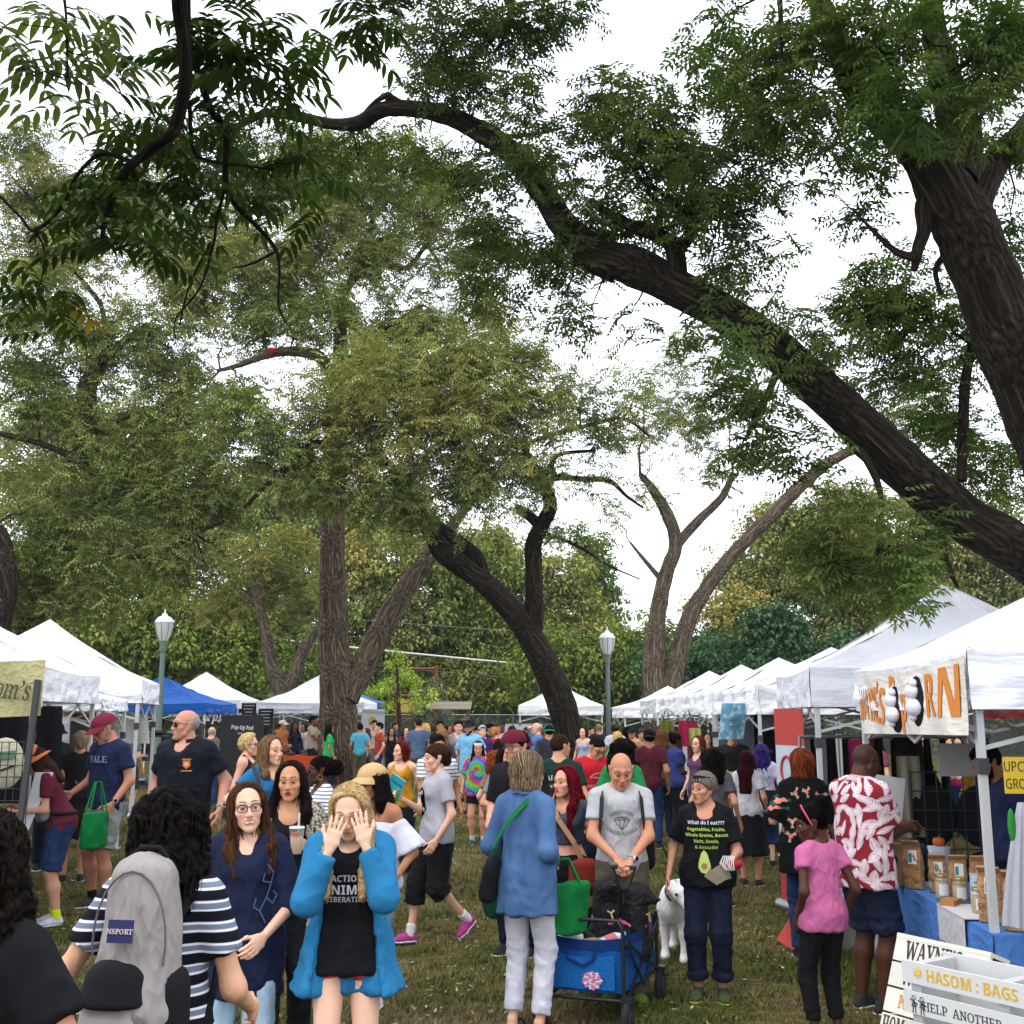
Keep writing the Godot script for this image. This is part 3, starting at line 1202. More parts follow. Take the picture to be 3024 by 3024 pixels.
		var bc: Color=lin(fc.hc)
		for i in bb.v.size():
			var q:=nz.get_noise_3dv(bb.v[i]*Vector3(80,30,80))
			bb.v[i]+=bb.n[i]*q*.006
			bb.c[i]=bc*(1.0+q)
		part("beard",MB.new().add(bb,big*hx).mesh(),vcol("hair",.62,.14),root)
	if l<2 and not S.get("noeyes",false):
		var eye:=MB.new()
		eye.col=Color(.3,.27,.25)
		eye.ball(Vector3.ZERO,Vector3.ONE*.0122,14,10)
		eye.col=lin(fc.get("iris","3a2416"))
		eye.ball(Vector3(0,0,.0092),Vector3(.0074,.0074,.0047),14,8)
		eye.col=Color(.004,.004,.004)
		eye.ball(Vector3(0,0,.0102),Vector3(.0033,.0033,.0041),10,6)
		var lk: Array=fc.get("look",[.0,.0])
		for e in [1,-1]:
			var ex:=Transform3D(Basis.from_euler(Vector3(deg_to_rad(lk[1]),deg_to_rad(lk[0]),0)),Vector3(.0325*e,.005,.0735))
			part("eye",MB.new().add(eye,big*hx*ex).mesh(),vcol("eyes",.15),root)

			var lid:=MB.new()
			lid.col=Color(skin.r*.55,skin.g*.48,skin.b*.46)
			lid.sheet(8,4,func(u,v):
				var a: float=lerpf(-1.25,1.25,u)
				var bq: float=lerpf(.2+.36*absf(u-.5),1.3,v)
				return Vector3(sin(a)*cos(bq),sin(bq),cos(a)*cos(bq))*.0136)
			lid.sheet(8,3,func(u,v):
				var a: float=lerpf(-1.25,1.25,u)
				var bq: float=lerpf(-1.3,-.34+.1*absf(u-.5),v)
				return Vector3(sin(a)*cos(bq),sin(bq),cos(a)*cos(bq))*.0134)
			part("eyelid",MB.new().add(lid,big*hx*Transform3D(Basis.IDENTITY,Vector3(.0325*e,.005,.0735))).mesh(),skin_mat,root)
	extras(S,root,l,big,hx,HB,N,R,wrist,elbow,sh,P,[wc,dc,ww,dw,wh,dh,aw])
	return root

func garment_top(T: Array,S: Dictionary,root: Node3D,l: int,cell: float,big: Transform3D,P: Vector3,R: Basis,N: Vector3,sh: Array,elbow: Array,wrist: Array,W: Array,fem: bool) -> void:
	var o: Dictionary=TOPS[T[0]].duplicate()
	if T.size()>2: o.merge(T[2],true)
	var off: float=o.loose
	var low: float=o.get("low",.0)
	var base: float=o.get("base",.006)
	var X:=R.x
	var chest:=P+R*Vector3(0,.38-low,.004)
	var mid:=P+R*Vector3(0,.18,0)
	var wc: float=W[0]+base+off*.4
	var dc: float=W[1]+base+off*.4
	var ww: float=W[2]+base+off
	var dw: float=W[3]+base+off
	var wh: float=W[4]+base+off*.8
	var dh: float=W[5]+base+off*.8
	var fl: float=o.get("flare",.0)
	var hem_y: float=o.hem
	var down:=Vector3(P.x,hem_y,P.z) if hem_y<.99 else P+R*Vector3(0,hem_y-.95,0)
	var b:=[el(mid,chest,ww,dw,wc,dc,X)]
	var belly: float=W[7]
	if belly>0:
		b.append(el(P+R*Vector3(0,.07,.045),P+R*Vector3(0,.24,.05),W[2]*.8,W[3]*.72+belly,W[2]*.78,W[3]*.7+belly*.8,X))
	if hem_y<1.05:
		var pel:=P+R*Vector3(0,.0,-.005)
		if hem_y<.93:
			b.append(el(mid,pel,ww,dw,wh,dh,X))
			b.append(el(pel,down,wh,dh,wh+fl,dh+fl,X,2))
		else:
			b.append(el(mid,down,ww,dw,wh,dh,X,2))
	else:
		b.append(el(mid+(down-mid)*1.0,chest,ww,dw,wc,dc,X,1))
		b.remove_at(0)
	if fem and low==.0:
		for sgn in [1,-1]: b.append(bo(P+R*Vector3(.068*sgn,.335,W[1]*.62),P+R*Vector3(.062*sgn,.33,W[1]*.7),.062*S.get("bust",1.0)))
	var aw: float=W[6]+base+off*.35
	var slw: float=o.get("sleeve",off*.55)
	var sl: float=o.sl
	var apart:=[]
	if T[0]=="tank":
		for sgn in [1,-1]:
			b.append(bo(chest+R*Vector3(.085*sgn,0,.05),N+R*Vector3(.088*sgn,-.012,.0),.036,.022))
			b.append(bo(chest+R*Vector3(.085*sgn,0,-.05),N+R*Vector3(.088*sgn,-.012,.0),.036,.022))
	elif low==.0:
		b.append(bo(sh[0]*.82+sh[1]*.18,sh[1]*.82+sh[0]*.18,aw-.002))
		b.append(bo(N+R*Vector3(.075,-.035,-.012),N+R*Vector3(-.075,-.035,-.012),.046+off*.2))
		b.append(el(chest,N+R*Vector3(0,-.10,0),wc,dc,wc*.86,dc*.76,X))
		for sgn in [1,-1]: b.append(bo(N+R*Vector3(.07*sgn,-.03,-.01),sh[0 if sgn>0 else 1]+R*Vector3(-.01*sgn,.0,0),.044,aw-.004))
	for i in 2:
		if sl<=0: continue
		var a: Vector3=sh[i]
		var e: Vector3=elbow[i]
		var w: Vector3=wrist[i]
		if low>0: a=a+(e-a)*.35
		if sl<=1.0:
			b.append(bo(a,sh[i]+(e-sh[i])*sl,aw,aw*.9+slw+.006,2))
		else:
			b.append(bo(a,e,aw+slw*.5,aw*.88+slw))
			if o.has("open"): apart.append(bo(a+(e-a)*.5,e,aw*.94+slw*.75,aw*.88+slw))
			(apart if o.has("open") else b).append(bo(e,e+(w-e)*(sl-1.0),aw*.9+slw,W[6]*.62+.014+slw,2))
	if o.get("hood",false):
		b.append(el(N+R*Vector3(0,-.02,-.075),N+R*Vector3(0,-.1,-.09),.11,.045,.075,.035,X))
		for sgn in [1,-1]:
			b.append(bo(N+R*Vector3(.09*sgn,.01,-.05),N+R*Vector3(.075*sgn,-.03,.055),.036,.026))
			b.append(bo(N+R*Vector3(.075*sgn,-.03,.055),N+R*Vector3(.02*sgn,-.13,.1),.026,.014))
	if o.has("open"):
		var q: float=o.open
		b.append(el(N+R*Vector3(0,.05,.12),Vector3(P.x,1.0,P.z+.2),q*.75,.13,q*1.05,.17,Vector3.RIGHT,0,-400.0))
		b.append(el(Vector3(P.x,1.0,P.z+.2),Vector3(P.x,hem_y-.1,P.z+.2),q*1.05,.17,q*1.9,.19,Vector3.RIGHT,0,-400.0))
	var nd: float=o.neck
	if nd>.03: b.append(bo(N+R*Vector3(0,.03,.075),N+R*Vector3(0,.045-nd*1.5,.13),.05,.028 if T[0] in ["vneck","polo","hoodie"] else .05,0,-40.0))
	elif low==0: b.append(bo(N+R*Vector3(0,.06,.03),N+R*Vector3(0,.07,.03),.055,.055,0,-10.0))
	var m:=net(b,cell,.013)
	if apart.size(): m.add(net(apart,cell,.013))
	var amp:=.010
	var sd: float=S.x*7.3+S.z
	for i in m.v.size():
		var p:=m.v[i]
		var low_part:=clampf((1.25-p.y)*2.2,.25,1.2)
		var d:=nz.get_noise_3dv(Vector3(p.x*5+sd,p.y*7+p.x*6,p.z*5))*amp*low_part*(1.0+off*10)
		var f2:=sin(atan2(p.x,p.z)*7.0+sd)*clampf((1.02-p.y)*3.0,0,1)*.006*(1.0+fl*16)
		var f3:=.0 if l==2 else sin(44.0*(p.y+.8*absf(p.x))+nz.get_noise_3dv(p*4.0+Vector3(sd,0,0))*5.0)*.0035*clampf((1.3-p.y)*6,0,1)*clampf(nz.get_noise_3dv(p*3.0+Vector3(0,sd,0))*3.0+.5,0,1)
		m.v[i]=p+m.n[i]*(d+f2+f3)
	m.n=normals_of(m.v,m.idx)
	wrap_uv(m,deg_to_rad(S.get("yaw",.0)))
	var key: String=T[1]
	var isname: bool=not key.is_valid_html_color()
	var mt:=cloth("ffffff" if isname else key,key if isname else "",.8)
	var called: String=o.get("called",{"jacket": "jacket","cardigan": "cardigan","hoodie": "hoodie","dress": "dress","tank": "tank_top","crop": "crop_top"}.get(T[0],"shirt"))
	m.v=big*m.v
	var node:=part(called,m.mesh(),mt,root)
	if o.get("collar",false) and l<2:
		var cb:=MB.new()
		for sgn in [1,-1]:
			cb.sheet(8,2,func(u,v):
				var a: float=lerpf(PI,.42,u)
				var rr: float=.066+.02*v+.016*(1.0-u)*v+off*.15
				var yy: float=.034-.012*u-(.034+.02*u)*v-.012*u
				return N+R*Vector3(sin(a)*rr*sgn*1.06,yy,cos(a)*rr+.012))
		part("collar",MB.new().add(cb,big).mesh(),mt,node)
	if o.has("cuff") and l<2:
		for i in 2:
			var e: Vector3=elbow[i]
			var e2: Vector3=e+(wrist[i]-e)*(sl-1.0)
			var dd: Vector3=(wrist[i]-e).normalized()
			part("cuff",MB.new().add(net([bo(e2-dd*.03,e2+dd*.02,aw*.75+slw+.01,aw*.72+slw+.008,3)],.012,.006),big).mesh(),mt,node)
	for pr in S.get("prints",[]):
		if T!=S.get(pr.get("on","top")): continue
		print_on(node,m,pr,big.basis.x.x)

func print_on(node: Node3D,m: MB,pr: Dictionary,s: float) -> void:
	var back: bool=pr.get("back",false)
	var sg:=-1.0 if back else 1.0
	var grid:={}
	var step:=.03
	for i in m.v.size():
		var p:=m.v[i]
		if absf(p.x)>.26*s or p.z*sg<0: continue
		var k:=Vector2i(roundi(p.x/step),roundi(p.y/step))
		if not grid.has(k) or grid[k]<p.z*sg: grid[k]=p.z*sg
	var src:=MB.new()
	if pr.has("text"):
		src=words_arrays(pr.text,pr.cap*s,pr.get("font","Droid Sans"),pr.get("weight",700))
	elif pr.has("lines"):
		for ln in pr.lines:
			for i in ln.size()-1:
				var a:=Vector3(ln[i].x,ln[i].y,0)*s
				var b2:=Vector3(ln[i+1].x,ln[i+1].y,0)*s
				var w: Vector3=Vector3(0,0,1).cross((b2-a).normalized())*pr.get("w",.004)*s*.5
				src.quad(a-w,b2-w,b2+w,a+w)
	elif pr.has("fans"):
		for poly in pr.fans:
			var cc:=Vector2.ZERO
			for q in poly: cc+=q/poly.size()
			for i in poly.size():
				var a: Vector2=poly[i]
				var b3: Vector2=poly[(i+1) % poly.size()]
				src.tri(Vector3(cc.x,cc.y,0)*s,Vector3(a.x,a.y,0)*s,Vector3(b3.x,b3.y,0)*s)
	var at: Vector2=pr.at*s
	var ang: float=deg_to_rad(pr.get("turn",.0))
	var arc: float=pr.get("arc",.0)*s
	for i in src.v.size():
		var q:=Vector2(src.v[i].x,src.v[i].y)
		if arc!=.0:
			var a:=q.x/absf(arc)
			q=Vector2(sin(a),cos(a)*signf(arc))*(absf(arc)+q.y*signf(arc))
		q=q.rotated(ang)
		var x:=q.x*sg+at.x
		var y:=q.y+at.y
		var fx:=x/step
		var fy:=y/step
		var x0:=floori(fx)
		var y0:=floori(fy)
		var best:=.0
		var wsum:=.0
		for dx in 2:
			for dy in 2:
				var k:=Vector2i(x0+dx,y0+dy)
				if grid.has(k):
					var w2: float=(1.0-absf(fx-k.x))*(1.0-absf(fy-k.y))+.001
					best+=grid[k]*w2
					wsum+=w2
		var z: float=(best/wsum if wsum>0 else .1)+.004
		src.v[i]=Vector3(x,y,z*sg)
		src.n[i]=Vector3(0,0,sg)
	if back or pr.get("flip",false): pass
	part("print",src.mesh(),paint(pr.get("c","e8e8e8"),.85),node)

func garment_bottom(T: Array,root: Node3D,l: int,cell: float,big: Transform3D,P: Vector3,hip: Array,knee: Array,ankle: Array,wh: float,dh: float,lg: float,legs: Array) -> void:
	var key: String=T[1]
	var isname: bool=not key.is_valid_html_color()
	var mt:=cloth("ffffff" if isname else key,key if isname else "",.7)
	var b:=[]
	var called:="trousers"
	var o:={}
	if T[0]=="skirt":
		called="skirt"
		o={"end": .55,"flare": .06}
		if T.size()>2: o.merge(T[2],true)
		b=[el(P+Vector3(0,.09,0),P+Vector3(0,-.06,0),wh*.86,dh*.9,wh+.016,dh+.016,Vector3.RIGHT,1),
			el(P+Vector3(0,-.06,0),Vector3(P.x,o.end,P.z),wh+.016,dh+.016,wh+.02+o.flare,dh+.03+o.flare,Vector3.RIGHT,2)]
	else:
		o=BOTTOMS[T[0]].duplicate()
		if T.size()>2: o.merge(T[2],true)
		if T[0] in ["shorts","hotpants","cutoffs"]: called="shorts"
		if T[0]=="leggings": called="leggings"
		var off: float=o.loose
		b=[el(P+Vector3(0,.07,0),P+Vector3(0,.0,-.004),wh*.74+off*.1,dh*.78+off*.1,wh+.002+off*.12,dh+.002+off*.12,Vector3.RIGHT,1),
			el(P+Vector3(0,.0,-.004),P+Vector3(0,-.06,-.008),wh+.002+off*.12,dh+.002+off*.12,wh*.96+off*.3,dh*.96+off*.3)]
		for i in 2:
			var e: float=o.end
			var ky: float=knee[i].y
			var r0: float=.086*lg+.004+off*.5
			var r1: float=.056*lg+.006+off
			var top: Vector3=hip[i]-Vector3(0,.02,0)
			if e>=ky-.02:
				var t:=clampf((hip[i].y-e)/(hip[i].y-ky),.05,1)
				b.append(bo(top,hip[i]+(knee[i]-hip[i])*t,r0,lerpf(r0,r1,t*.8),2))
			else:
				b.append(bo(top,knee[i],r0,r1))
				var t:=clampf((ky-(e+legs[i*3+2]*.8))/maxf(ky-ankle[i].y,.05),.05,1.05)
				var r2: float=lerpf(.056*lg,.037,clampf(t*1.2-.2,0,1))+.008+off*1.1+o.get("hemw",.0)
				b.append(bo(knee[i],knee[i]+(ankle[i]-knee[i])*t,r1,r2,2))
				if o.get("roll",false): b.append(bo(knee[i]+(ankle[i]-knee[i])*(t-.1),knee[i]+(ankle[i]-knee[i])*t,r2+.012,r2+.012,3))
	var m:=net(b,cell,.013)
	for i in m.v.size():
		var p:=m.v[i]
		var d:=nz.get_noise_3dv(Vector3(p.x*7,p.y*11,p.z*7+P.x))*.006
		if T[0]=="skirt": d+=sin(atan2(p.x,p.z)*9.0)*clampf((.9-p.y)*2.0,0,1)*.012
		if l<2: d+=sin(p.y*75.0+nz.get_noise_3dv(p*6.0)*5.0)*.004*(exp(-pow((p.y-.47)/.09,2))+exp(-pow((p.y-o.get("end",.1)-.05)/.07,2))+.8*exp(-pow((p.y-.84)/.06,2)))
		m.v[i]=p+m.n[i]*d
	m.n=normals_of(m.v,m.idx)
	wrap_uv(m,root.rotation.y)
	m.v=big*m.v
	part(o.get("called",called),m.mesh(),mt,root)

func cap_net() -> MB:
	var m:=MB.new()

	m.sheet(20,8,func(u,v):
		var a: float=u*TAU
		var q: float=v*PI/2
		return Vector3(-sin(a)*cos(q)*.1,.05+sin(q)*.098,cos(a)*cos(q)*.12-.018))
	m.sheet(12,4,func(u,v):
		var a: float=lerpf(1.15,-1.15,u)
		var r: float=1.0+(1.0-v)*.72*cos(a*1.25)
		return Vector3(sin(a)*.098*r,.054-.03*(1.0-v)-absf(sin(a))*.022*(1.0-v),cos(a)*.118*r-.018))
	m.ball(Vector3(0,.148,-.018),Vector3(.008,.005,.008),8,4)
	return m

func extras(S: Dictionary,root: Node3D,l: int,big: Transform3D,hx: Transform3D,HB: Basis,N: Vector3,R: Basis,wrist: Array,elbow: Array,sh: Array,P: Vector3,W: Array) -> void:
	var E: Dictionary=S.get("ex",{})
	var face:=big*hx
	if E.has("cap"):
		var c: Array=E.cap
		var cx:=face*Transform3D(Basis.from_euler(Vector3(deg_to_rad(-4),deg_to_rad(c[1] if c.size()>1 else .0),0)),Vector3.ZERO)
		part("cap",MB.new().add(cap_net(),cx).mesh(),cloth(c[0],"",.5),root)
	if E.has("hat"):
		var m:=MB.new()
		m.lathe(Vector3(0,.03,-.012),[Vector2(.175,-.032),Vector2(.14,-.012),Vector2(.105,.004),Vector2(.1,.03),Vector2(.096,.07),Vector2(.085,.1),Vector2(.05,.116),Vector2(.0,.12)],22)
		rough_up(m,.012,Vector3(11,11,11))
		part("hat",MB.new().add(m,face).mesh(),cloth(E.hat,"",.8),root)
	if E.has("beanie"):
		var m:=net([el(Vector3(0,.05,-.026),Vector3(0,.06,-.008),.088,.095,.087,.095)],.014,.01,[[Vector3(0,-1,.4).normalized(),-.03]])
		part("beanie",MB.new().add(m,face).mesh(),cloth(E.beanie),root)
	if E.has("glasses") or E.has("shades"):
		var m:=MB.new()
		var lens:=MB.new()
		for e in [1,-1]:
			var ring:=[]
			var disc:=[]
			for i in 17:
				var a:=TAU*i/16
				var q:=Vector2(signf(cos(a))*pow(absf(cos(a)),.7),signf(sin(a))*pow(absf(sin(a)),.7))*Vector2(.0245,.0185)
				var p:=Vector3(.034*e+q.x,.004+q.y,.099-absf(.034*e+q.x)*.16)
				ring.append(Vector4(p.x,p.y,p.z,.0024 if q.y<.008 else .0032))
				disc.append(p)
			m.tube(ring,6,false)
			for i in 16: lens.tri(Vector3(.034*e,.004,.0945),disc[i],disc[i+1])
			m.tube([Vector4(.059*e,.012,.09,.0025),Vector4(.078*e,.012,.03,.0022),Vector4(.082*e,.008,-.02,.002)],5)
		m.tube([Vector4(-.011,.008,.098,.0022),Vector4(0,.011,.1,.0022),Vector4(.011,.008,.098,.0022)],5)
		var col: String=E.get("glasses",E.get("shades","151313"))
		var gl:=part("sunglasses" if E.has("shades") else "glasses",MB.new().add(m,face).mesh(),paint(col,.3),root)
		var lm: StandardMaterial3D
		if E.has("shades"): lm=paint("0c0b0b",.12)
		else:
			lm=mat("clear_lens",Color(.95,.97,.97,.03),.02)
			lm.metallic_specular=.2
			lm.transparency=BaseMaterial3D.TRANSPARENCY_ALPHA
		part("lens",MB.new().add(lens,face).mesh(),lm,gl)
	if E.has("headband"):
		var pts:=[]
		for i in 25:
			var a:=lerpf(-PI*.62,PI*.62,i/24.0) 
			pts.append(Vector4(sin(a)*.092,.035+cos(a)*.098,.008+.03*cos(a)+E.get("bandz",.0),E.get("bandr",.009)))
		part("headband",MB.new().add(MB.new().tube(pts,8),face).mesh(),cloth(E.headband,"",.4),root)
	if E.has("wideband"):
		var m:=MB.new().sheet(24,3,func(u,v):
			var a: float=lerpf(PI,-PI,u)
			return Vector3(sin(a)*(.088-.006*v),.05+v*.045+.018*cos(a),cos(a)*(.108-.012*v)-.016))
		part("headband",MB.new().add(m,face).mesh(),cloth(E.wideband,"",.4),root)
	if E.has("hoops"):
		for e in [1,-1]:
			var pts:=[]
			for i in 15:
				var a:=TAU*i/14
				pts.append(Vector4(.08*e,-.05+cos(a)*.021,-.008+sin(a)*.021,.0017))
			part("earring",MB.new().add(MB.new().tube(pts,5,false),face).mesh(),paint(E.hoops,.25,.9),root)
	for q in [["watchl",0],["watchr",1]]:
		if E.has(q[0]):
			var i: int=q[1]
			var d: Vector3=(wrist[i]-elbow[i]).normalized()
			var c: Vector3=wrist[i]-d*.02
			var m:=net([bo(c-d*.012,c+d*.012,W[6]*.58+.008,W[6]*.58+.008,3)],.008,.004)
			var wt:=part("watch",MB.new().add(m,big).mesh(),paint(E[q[0]],.5),root)
			var up:=Vector3(1-2*i,.3,.4)
			up=(up-d*up.dot(d)).normalized()
			var f:=MB.new()
			f.rod(c+up*(W[6]*.58),c+up*(W[6]*.58+.016),.021,16)
			part("dial",MB.new().add(f,big).mesh(),paint("d8d8d8",.3,.6),wt)
			var f2:=MB.new()
			f2.rod(c+up*(W[6]*.58+.012),c+up*(W[6]*.58+.018),.017,16)
			part("dial",MB.new().add(f2,big).mesh(),paint("0a0a0b",.2),wt)

func strap(called: String,root: Node3D,s: float,pts: Array,w: float,mt: Material) -> void:
	var m:=MB.new()
	for i in pts.size()-1:
		var a: Vector3=pts[i]*s
		var b: Vector3=pts[i+1]*s
		var out:=Vector3(a.x+b.x,0,a.z+b.z).normalized()
		if out.length()<.1: out=Vector3(0,1,0)
		m.bar(a,b,w*s,.006,out+Vector3(0,.3,0))
	part(called,m.mesh(),mt,root)

func ground() -> void:
	var im:=Image.create(1024,1024,false,Image.FORMAT_RGBA8)
	var a:=noise(.006,4,41).get_seamless_image(1024,1024)
	var b:=noise(.05,4,42).get_seamless_image(1024,1024)
	var c:=noise(.16,3,43).get_seamless_image(1024,1024)
	var green:=Color(.28,.29,.13)
	var straw:=Color(.43,.37,.25)
	var earth:=Color(.29,.24,.18)
	for y in 1024:
		for x in 1024:
			var p:=a.get_pixel(x,y).r
			var q:=b.get_pixel(x,y).r
			var r:=c.get_pixel(x,y).r
			var k:=green.lerp(straw,ss(.42,.66,q*.55+p*.45))
			k=k.lerp(earth,ss(.56,.72,p*.7+r*.3)*.8)
			k=k*(.55+r*.9)
			k.a=1
			im.set_pixel(x,y,k)
	var nm:=c.duplicate() as Image
	var m:=mat("lawn",Color(1,1,1),.95)
	m.albedo_texture=ImageTexture.create_from_image(im)
	m.normal_enabled=true
	m.normal_texture=bumps(nm,6.0)
	m.metallic_specular=.15
	m.uv1_triplanar=true
	m.uv1_world_triplanar=true
	m.uv1_scale=Vector3(.17,.17,.17)
	var g:=MB.new()
	var xs:=[]
	var zs:=[]
	for i in 61: xs.append(lerpf(-30,30,i/60.0))
	for e in [-400.0,-120.0,-60.0]: xs.push_front(e)
	xs.sort()
	for e in [60.0,120.0,400.0]: xs.append(e)
	for i in 61: zs.append(lerpf(12,-48,i/60.0))
	for e in [-70.0,-110.0,-500.0]: zs.append(e)
	zs.push_front(60.0)
	for j in zs.size():
		for i in xs.size():
			var p:=on(xs[i],zs[j])
			p.y+=nz.get_noise_2d(xs[i]*.7,zs[j]*.7)*.025
			g.v.append(p); g.n.append(Vector3.UP); g.uv.append(Vector2(p.x,p.z)); g.c.append(Color.WHITE)
	for j in zs.size()-1:
		for i in xs.size()-1:
			var k:=j*xs.size()+i
			for q in [k,k+xs.size()+1,k+xs.size(),k,k+1,k+xs.size()+1]: g.idx.append(q)
	g.n=normals_of(g.v,g.idx)
	structure("lawn",g.mesh(),m)

	var tuft:=MB.new()
	for i in 9:
		var t:=rng.randf()*TAU
		var o:=Vector3(cos(t),0,sin(t))*rng.randf()*.035
		var d:=Vector3(cos(t+rng.randf()),0,sin(t+rng.randf()))
		var s:=d.cross(Vector3.UP)*.0028
		var hh:=.018+rng.randf()*.03
		tuft.col=Color(1,1,1)*(.75+rng.randf()*.5)
		tuft.tri(o-s,o+s,o+Vector3(0,hh,0)+d*hh*.9)
	var gm:=vcol("grass_blades",.9,.2)
	gm.backlight_enabled=true
	gm.backlight=Color(.3,.34,.15)
	var patch:=noise(.45,3,44)
	var spots:=[]
	var tint:=[]
	for i in 90000:
		var z:=-lerpf(6.4,24.0,pow(rng.randf(),1.5))
		var x:=(rng.randf()-.5)*-z*1.12
		var dens:=patch.get_noise_2d(x,z)
		if dens<-.22 and rng.randf()<.8: continue
		spots.append(Transform3D(Basis(Vector3.UP,rng.randf()*TAU).scaled(Vector3.ONE*(.8+rng.randf()*.7)*(1.0+maxf(0,-z-12)*.05)),on(x,z,nz.get_noise_2d(x*.7,z*.7)*.025-.003)))
		var dry:=clampf(.35+patch.get_noise_2d(x*1.7+9,z*1.7)*1.2+(rng.randf()-.5)*.6,0,1)
		tint.append(Color(.085,.105,.026).lerp(Color(.24,.185,.09),dry)*(.7+rng.randf()*.6))
	scatter("grass",tuft.mesh(),gm,spots,tint,self,"short patchy grass, green and straw coloured")
	var leaf:=MB.new()
	leaf.tri(Vector3(-.03,.004,0),Vector3(0,0,.012),Vector3(.035,.01,0))
	leaf.tri(Vector3(-.03,.004,0),Vector3(.035,.01,0),Vector3(0,.001,-.012))
	spots=[]
	tint=[]
	for i in 7500:
		var z:=-lerpf(6.4,26.0,pow(rng.randf(),1.4))
		var x:=(rng.randf()-.5)*-z*1.12
		if patch.get_noise_2d(x*.8+40,z*.8)<-.05 and rng.randf()<.75: continue
		spots.append(Transform3D(Basis.from_euler(Vector3((rng.randf()-.5)*.9,rng.randf()*TAU,(rng.randf()-.5)*.9)).scaled(Vector3.ONE*(.35+rng.randf()*.55)),on(x,z,.016+rng.randf()*.02)))
		tint.append([Color(.42,.36,.22),Color(.3,.2,.1),Color(.5,.46,.33),Color(.2,.13,.07),Color(.62,.58,.45)][rng.randi() % 5]*(.45+rng.randf()*.5))
	scatter("fallen_leaves",leaf.mesh(),vcol("dead_leaves",.85,.3),spots,tint,self,"dry pale leaves fallen on the grass")

func scatter(called: String,m: Mesh,mt: Material,spots: Array,tint: Array,parent: Node=self,label:="") -> MultiMeshInstance3D:
	var mm:=MultiMesh.new()
	mm.transform_format=MultiMesh.TRANSFORM_3D
	mm.use_colors=true
	mm.mesh=m
	mm.instance_count=spots.size()
	for i in spots.size():
		mm.set_instance_transform(i,spots[i])
		mm.set_instance_color(i,tint[i])
	var o:=MultiMeshInstance3D.new()
	o.name=called
	o.multimesh=mm
	o.material_override=mt
	parent.add_child(o,true)
	o.set_meta("kind","stuff")
	if label: o.set_meta("label",label)
	if parent==self: o.set_meta("category","grass" if called=="grass" else ("leaves" if called=="fallen_leaves" else "shrubs"))
	return o

func run4(a: Array) -> Array:
	var out:=[]
	for i in range(0,a.size(),4): out.append(Vector4(a[i],a[i+1],a[i+2],a[i+3]))
	return out

func clumps7(a: Array) -> Array:
	var out:=[]
	for i in range(0,a.size(),7): out.append([Vector3(a[i],a[i+1],a[i+2]),Vector3(a[i+3],a[i+4],a[i+5]),a[i+6]])
	return out

func curve(pts: Array,per:=5) -> Array:
	var out:=[]
	for i in pts.size()-1:
		var p0: Vector4=pts[maxi(i-1,0)]
		var p1: Vector4=pts[i]
		var p2: Vector4=pts[i+1]
		var p3: Vector4=pts[mini(i+2,pts.size()-1)]
		for s in per:
			var t:=float(s)/per
			var q:=(p1*2+(p2-p0)*t+(p0*2-p1*5+p2*4-p3)*t*t+(p1*3-p0-p2*3+p3)*t*t*t)*.5
			q.w=lerpf(p1.w,p2.w,t)
			out.append(q)
	out.append(pts[-1])
	return out

func limb(m: MB,pts: Array,sides:=14,rough:=.09) -> void:
	var run:=curve(pts,6)
	var k:=m.v.size()
	m.tube(run,sides,true,.45)
	for i in range(k,m.v.size()):
		var p:=m.v[i]
		var r: float=run[clampi((i-k)/(sides+1),0,run.size()-1)].w
		m.v[i]=p+m.n[i]*(nz.get_noise_3dv(p*1.7)*rough*1.6+nz.get_noise_3dv(p*Vector3(9,4,9))*rough*.8)*r
		m.uv[i].x*=clampf(r*6.0,1.0,4.0)

var sprigs:={}

func leaflet(m: MB,base: Vector3,dir: Vector3,up: Vector3,long: float,wide: float) -> void:
	var s:=dir.cross(up).normalized()
	var u:=s.cross(dir).normalized()
	var mid:=base+dir*long*.42
	var tip:=base+dir*long-u*long*.12
	m.tri(base,mid-s*wide+u*wide*.5,tip)
	m.tri(base,tip,mid+s*wide+u*wide*.5)

func make_sprigs() -> void:
	for k in 4:
		for kind in ["near","far","broad"]:
			var m:=MB.new()
			var leaves:=5 if kind=="near" else (7 if kind=="far" else 26)
			for j in leaves:
				var a:=rng.randf()*TAU
				var el2:=lerpf(-.9,.5,rng.randf())
				var d:=Vector3(cos(a)*cos(el2),sin(el2),sin(a)*cos(el2))
				var start:=Vector3(rng.randf()-.5,rng.randf()-.5,rng.randf()-.5)*.2
				m.col=Color.WHITE*(.72+rng.randf()*.5)
				if kind=="broad":
					leaflet(m,start+d*.12,(d+Vector3(0,-.5,0)).normalized(),Vector3.UP,.11,.034)
					continue
				var p:=start
				var n:=5 if kind=="near" else 4
				for i in n:
					d=(d+Vector3(0,-.05,0)).normalized()
					p+=d*(.052 if kind=="near" else .065)
					var side:=d.cross(Vector3.UP).normalized()
					for sg in [1,-1]:
						leaflet(m,p,(side*sg*.85+d*.55+Vector3(0,.1-rng.randf()*.5,0)).normalized(),Vector3.UP,.08+rng.randf()*.03,.0155 if kind=="near" else .017)
				leaflet(m,p,d,Vector3.UP,.1,.016)
			sprigs[[kind,k]]=m.mesh()

func leaf_mat(called: String,through:=Color(.5,.56,.14)) -> StandardMaterial3D:
	var m:=vcol(called,.7,.14)
	m.backlight_enabled=true
	m.backlight=through
	return m

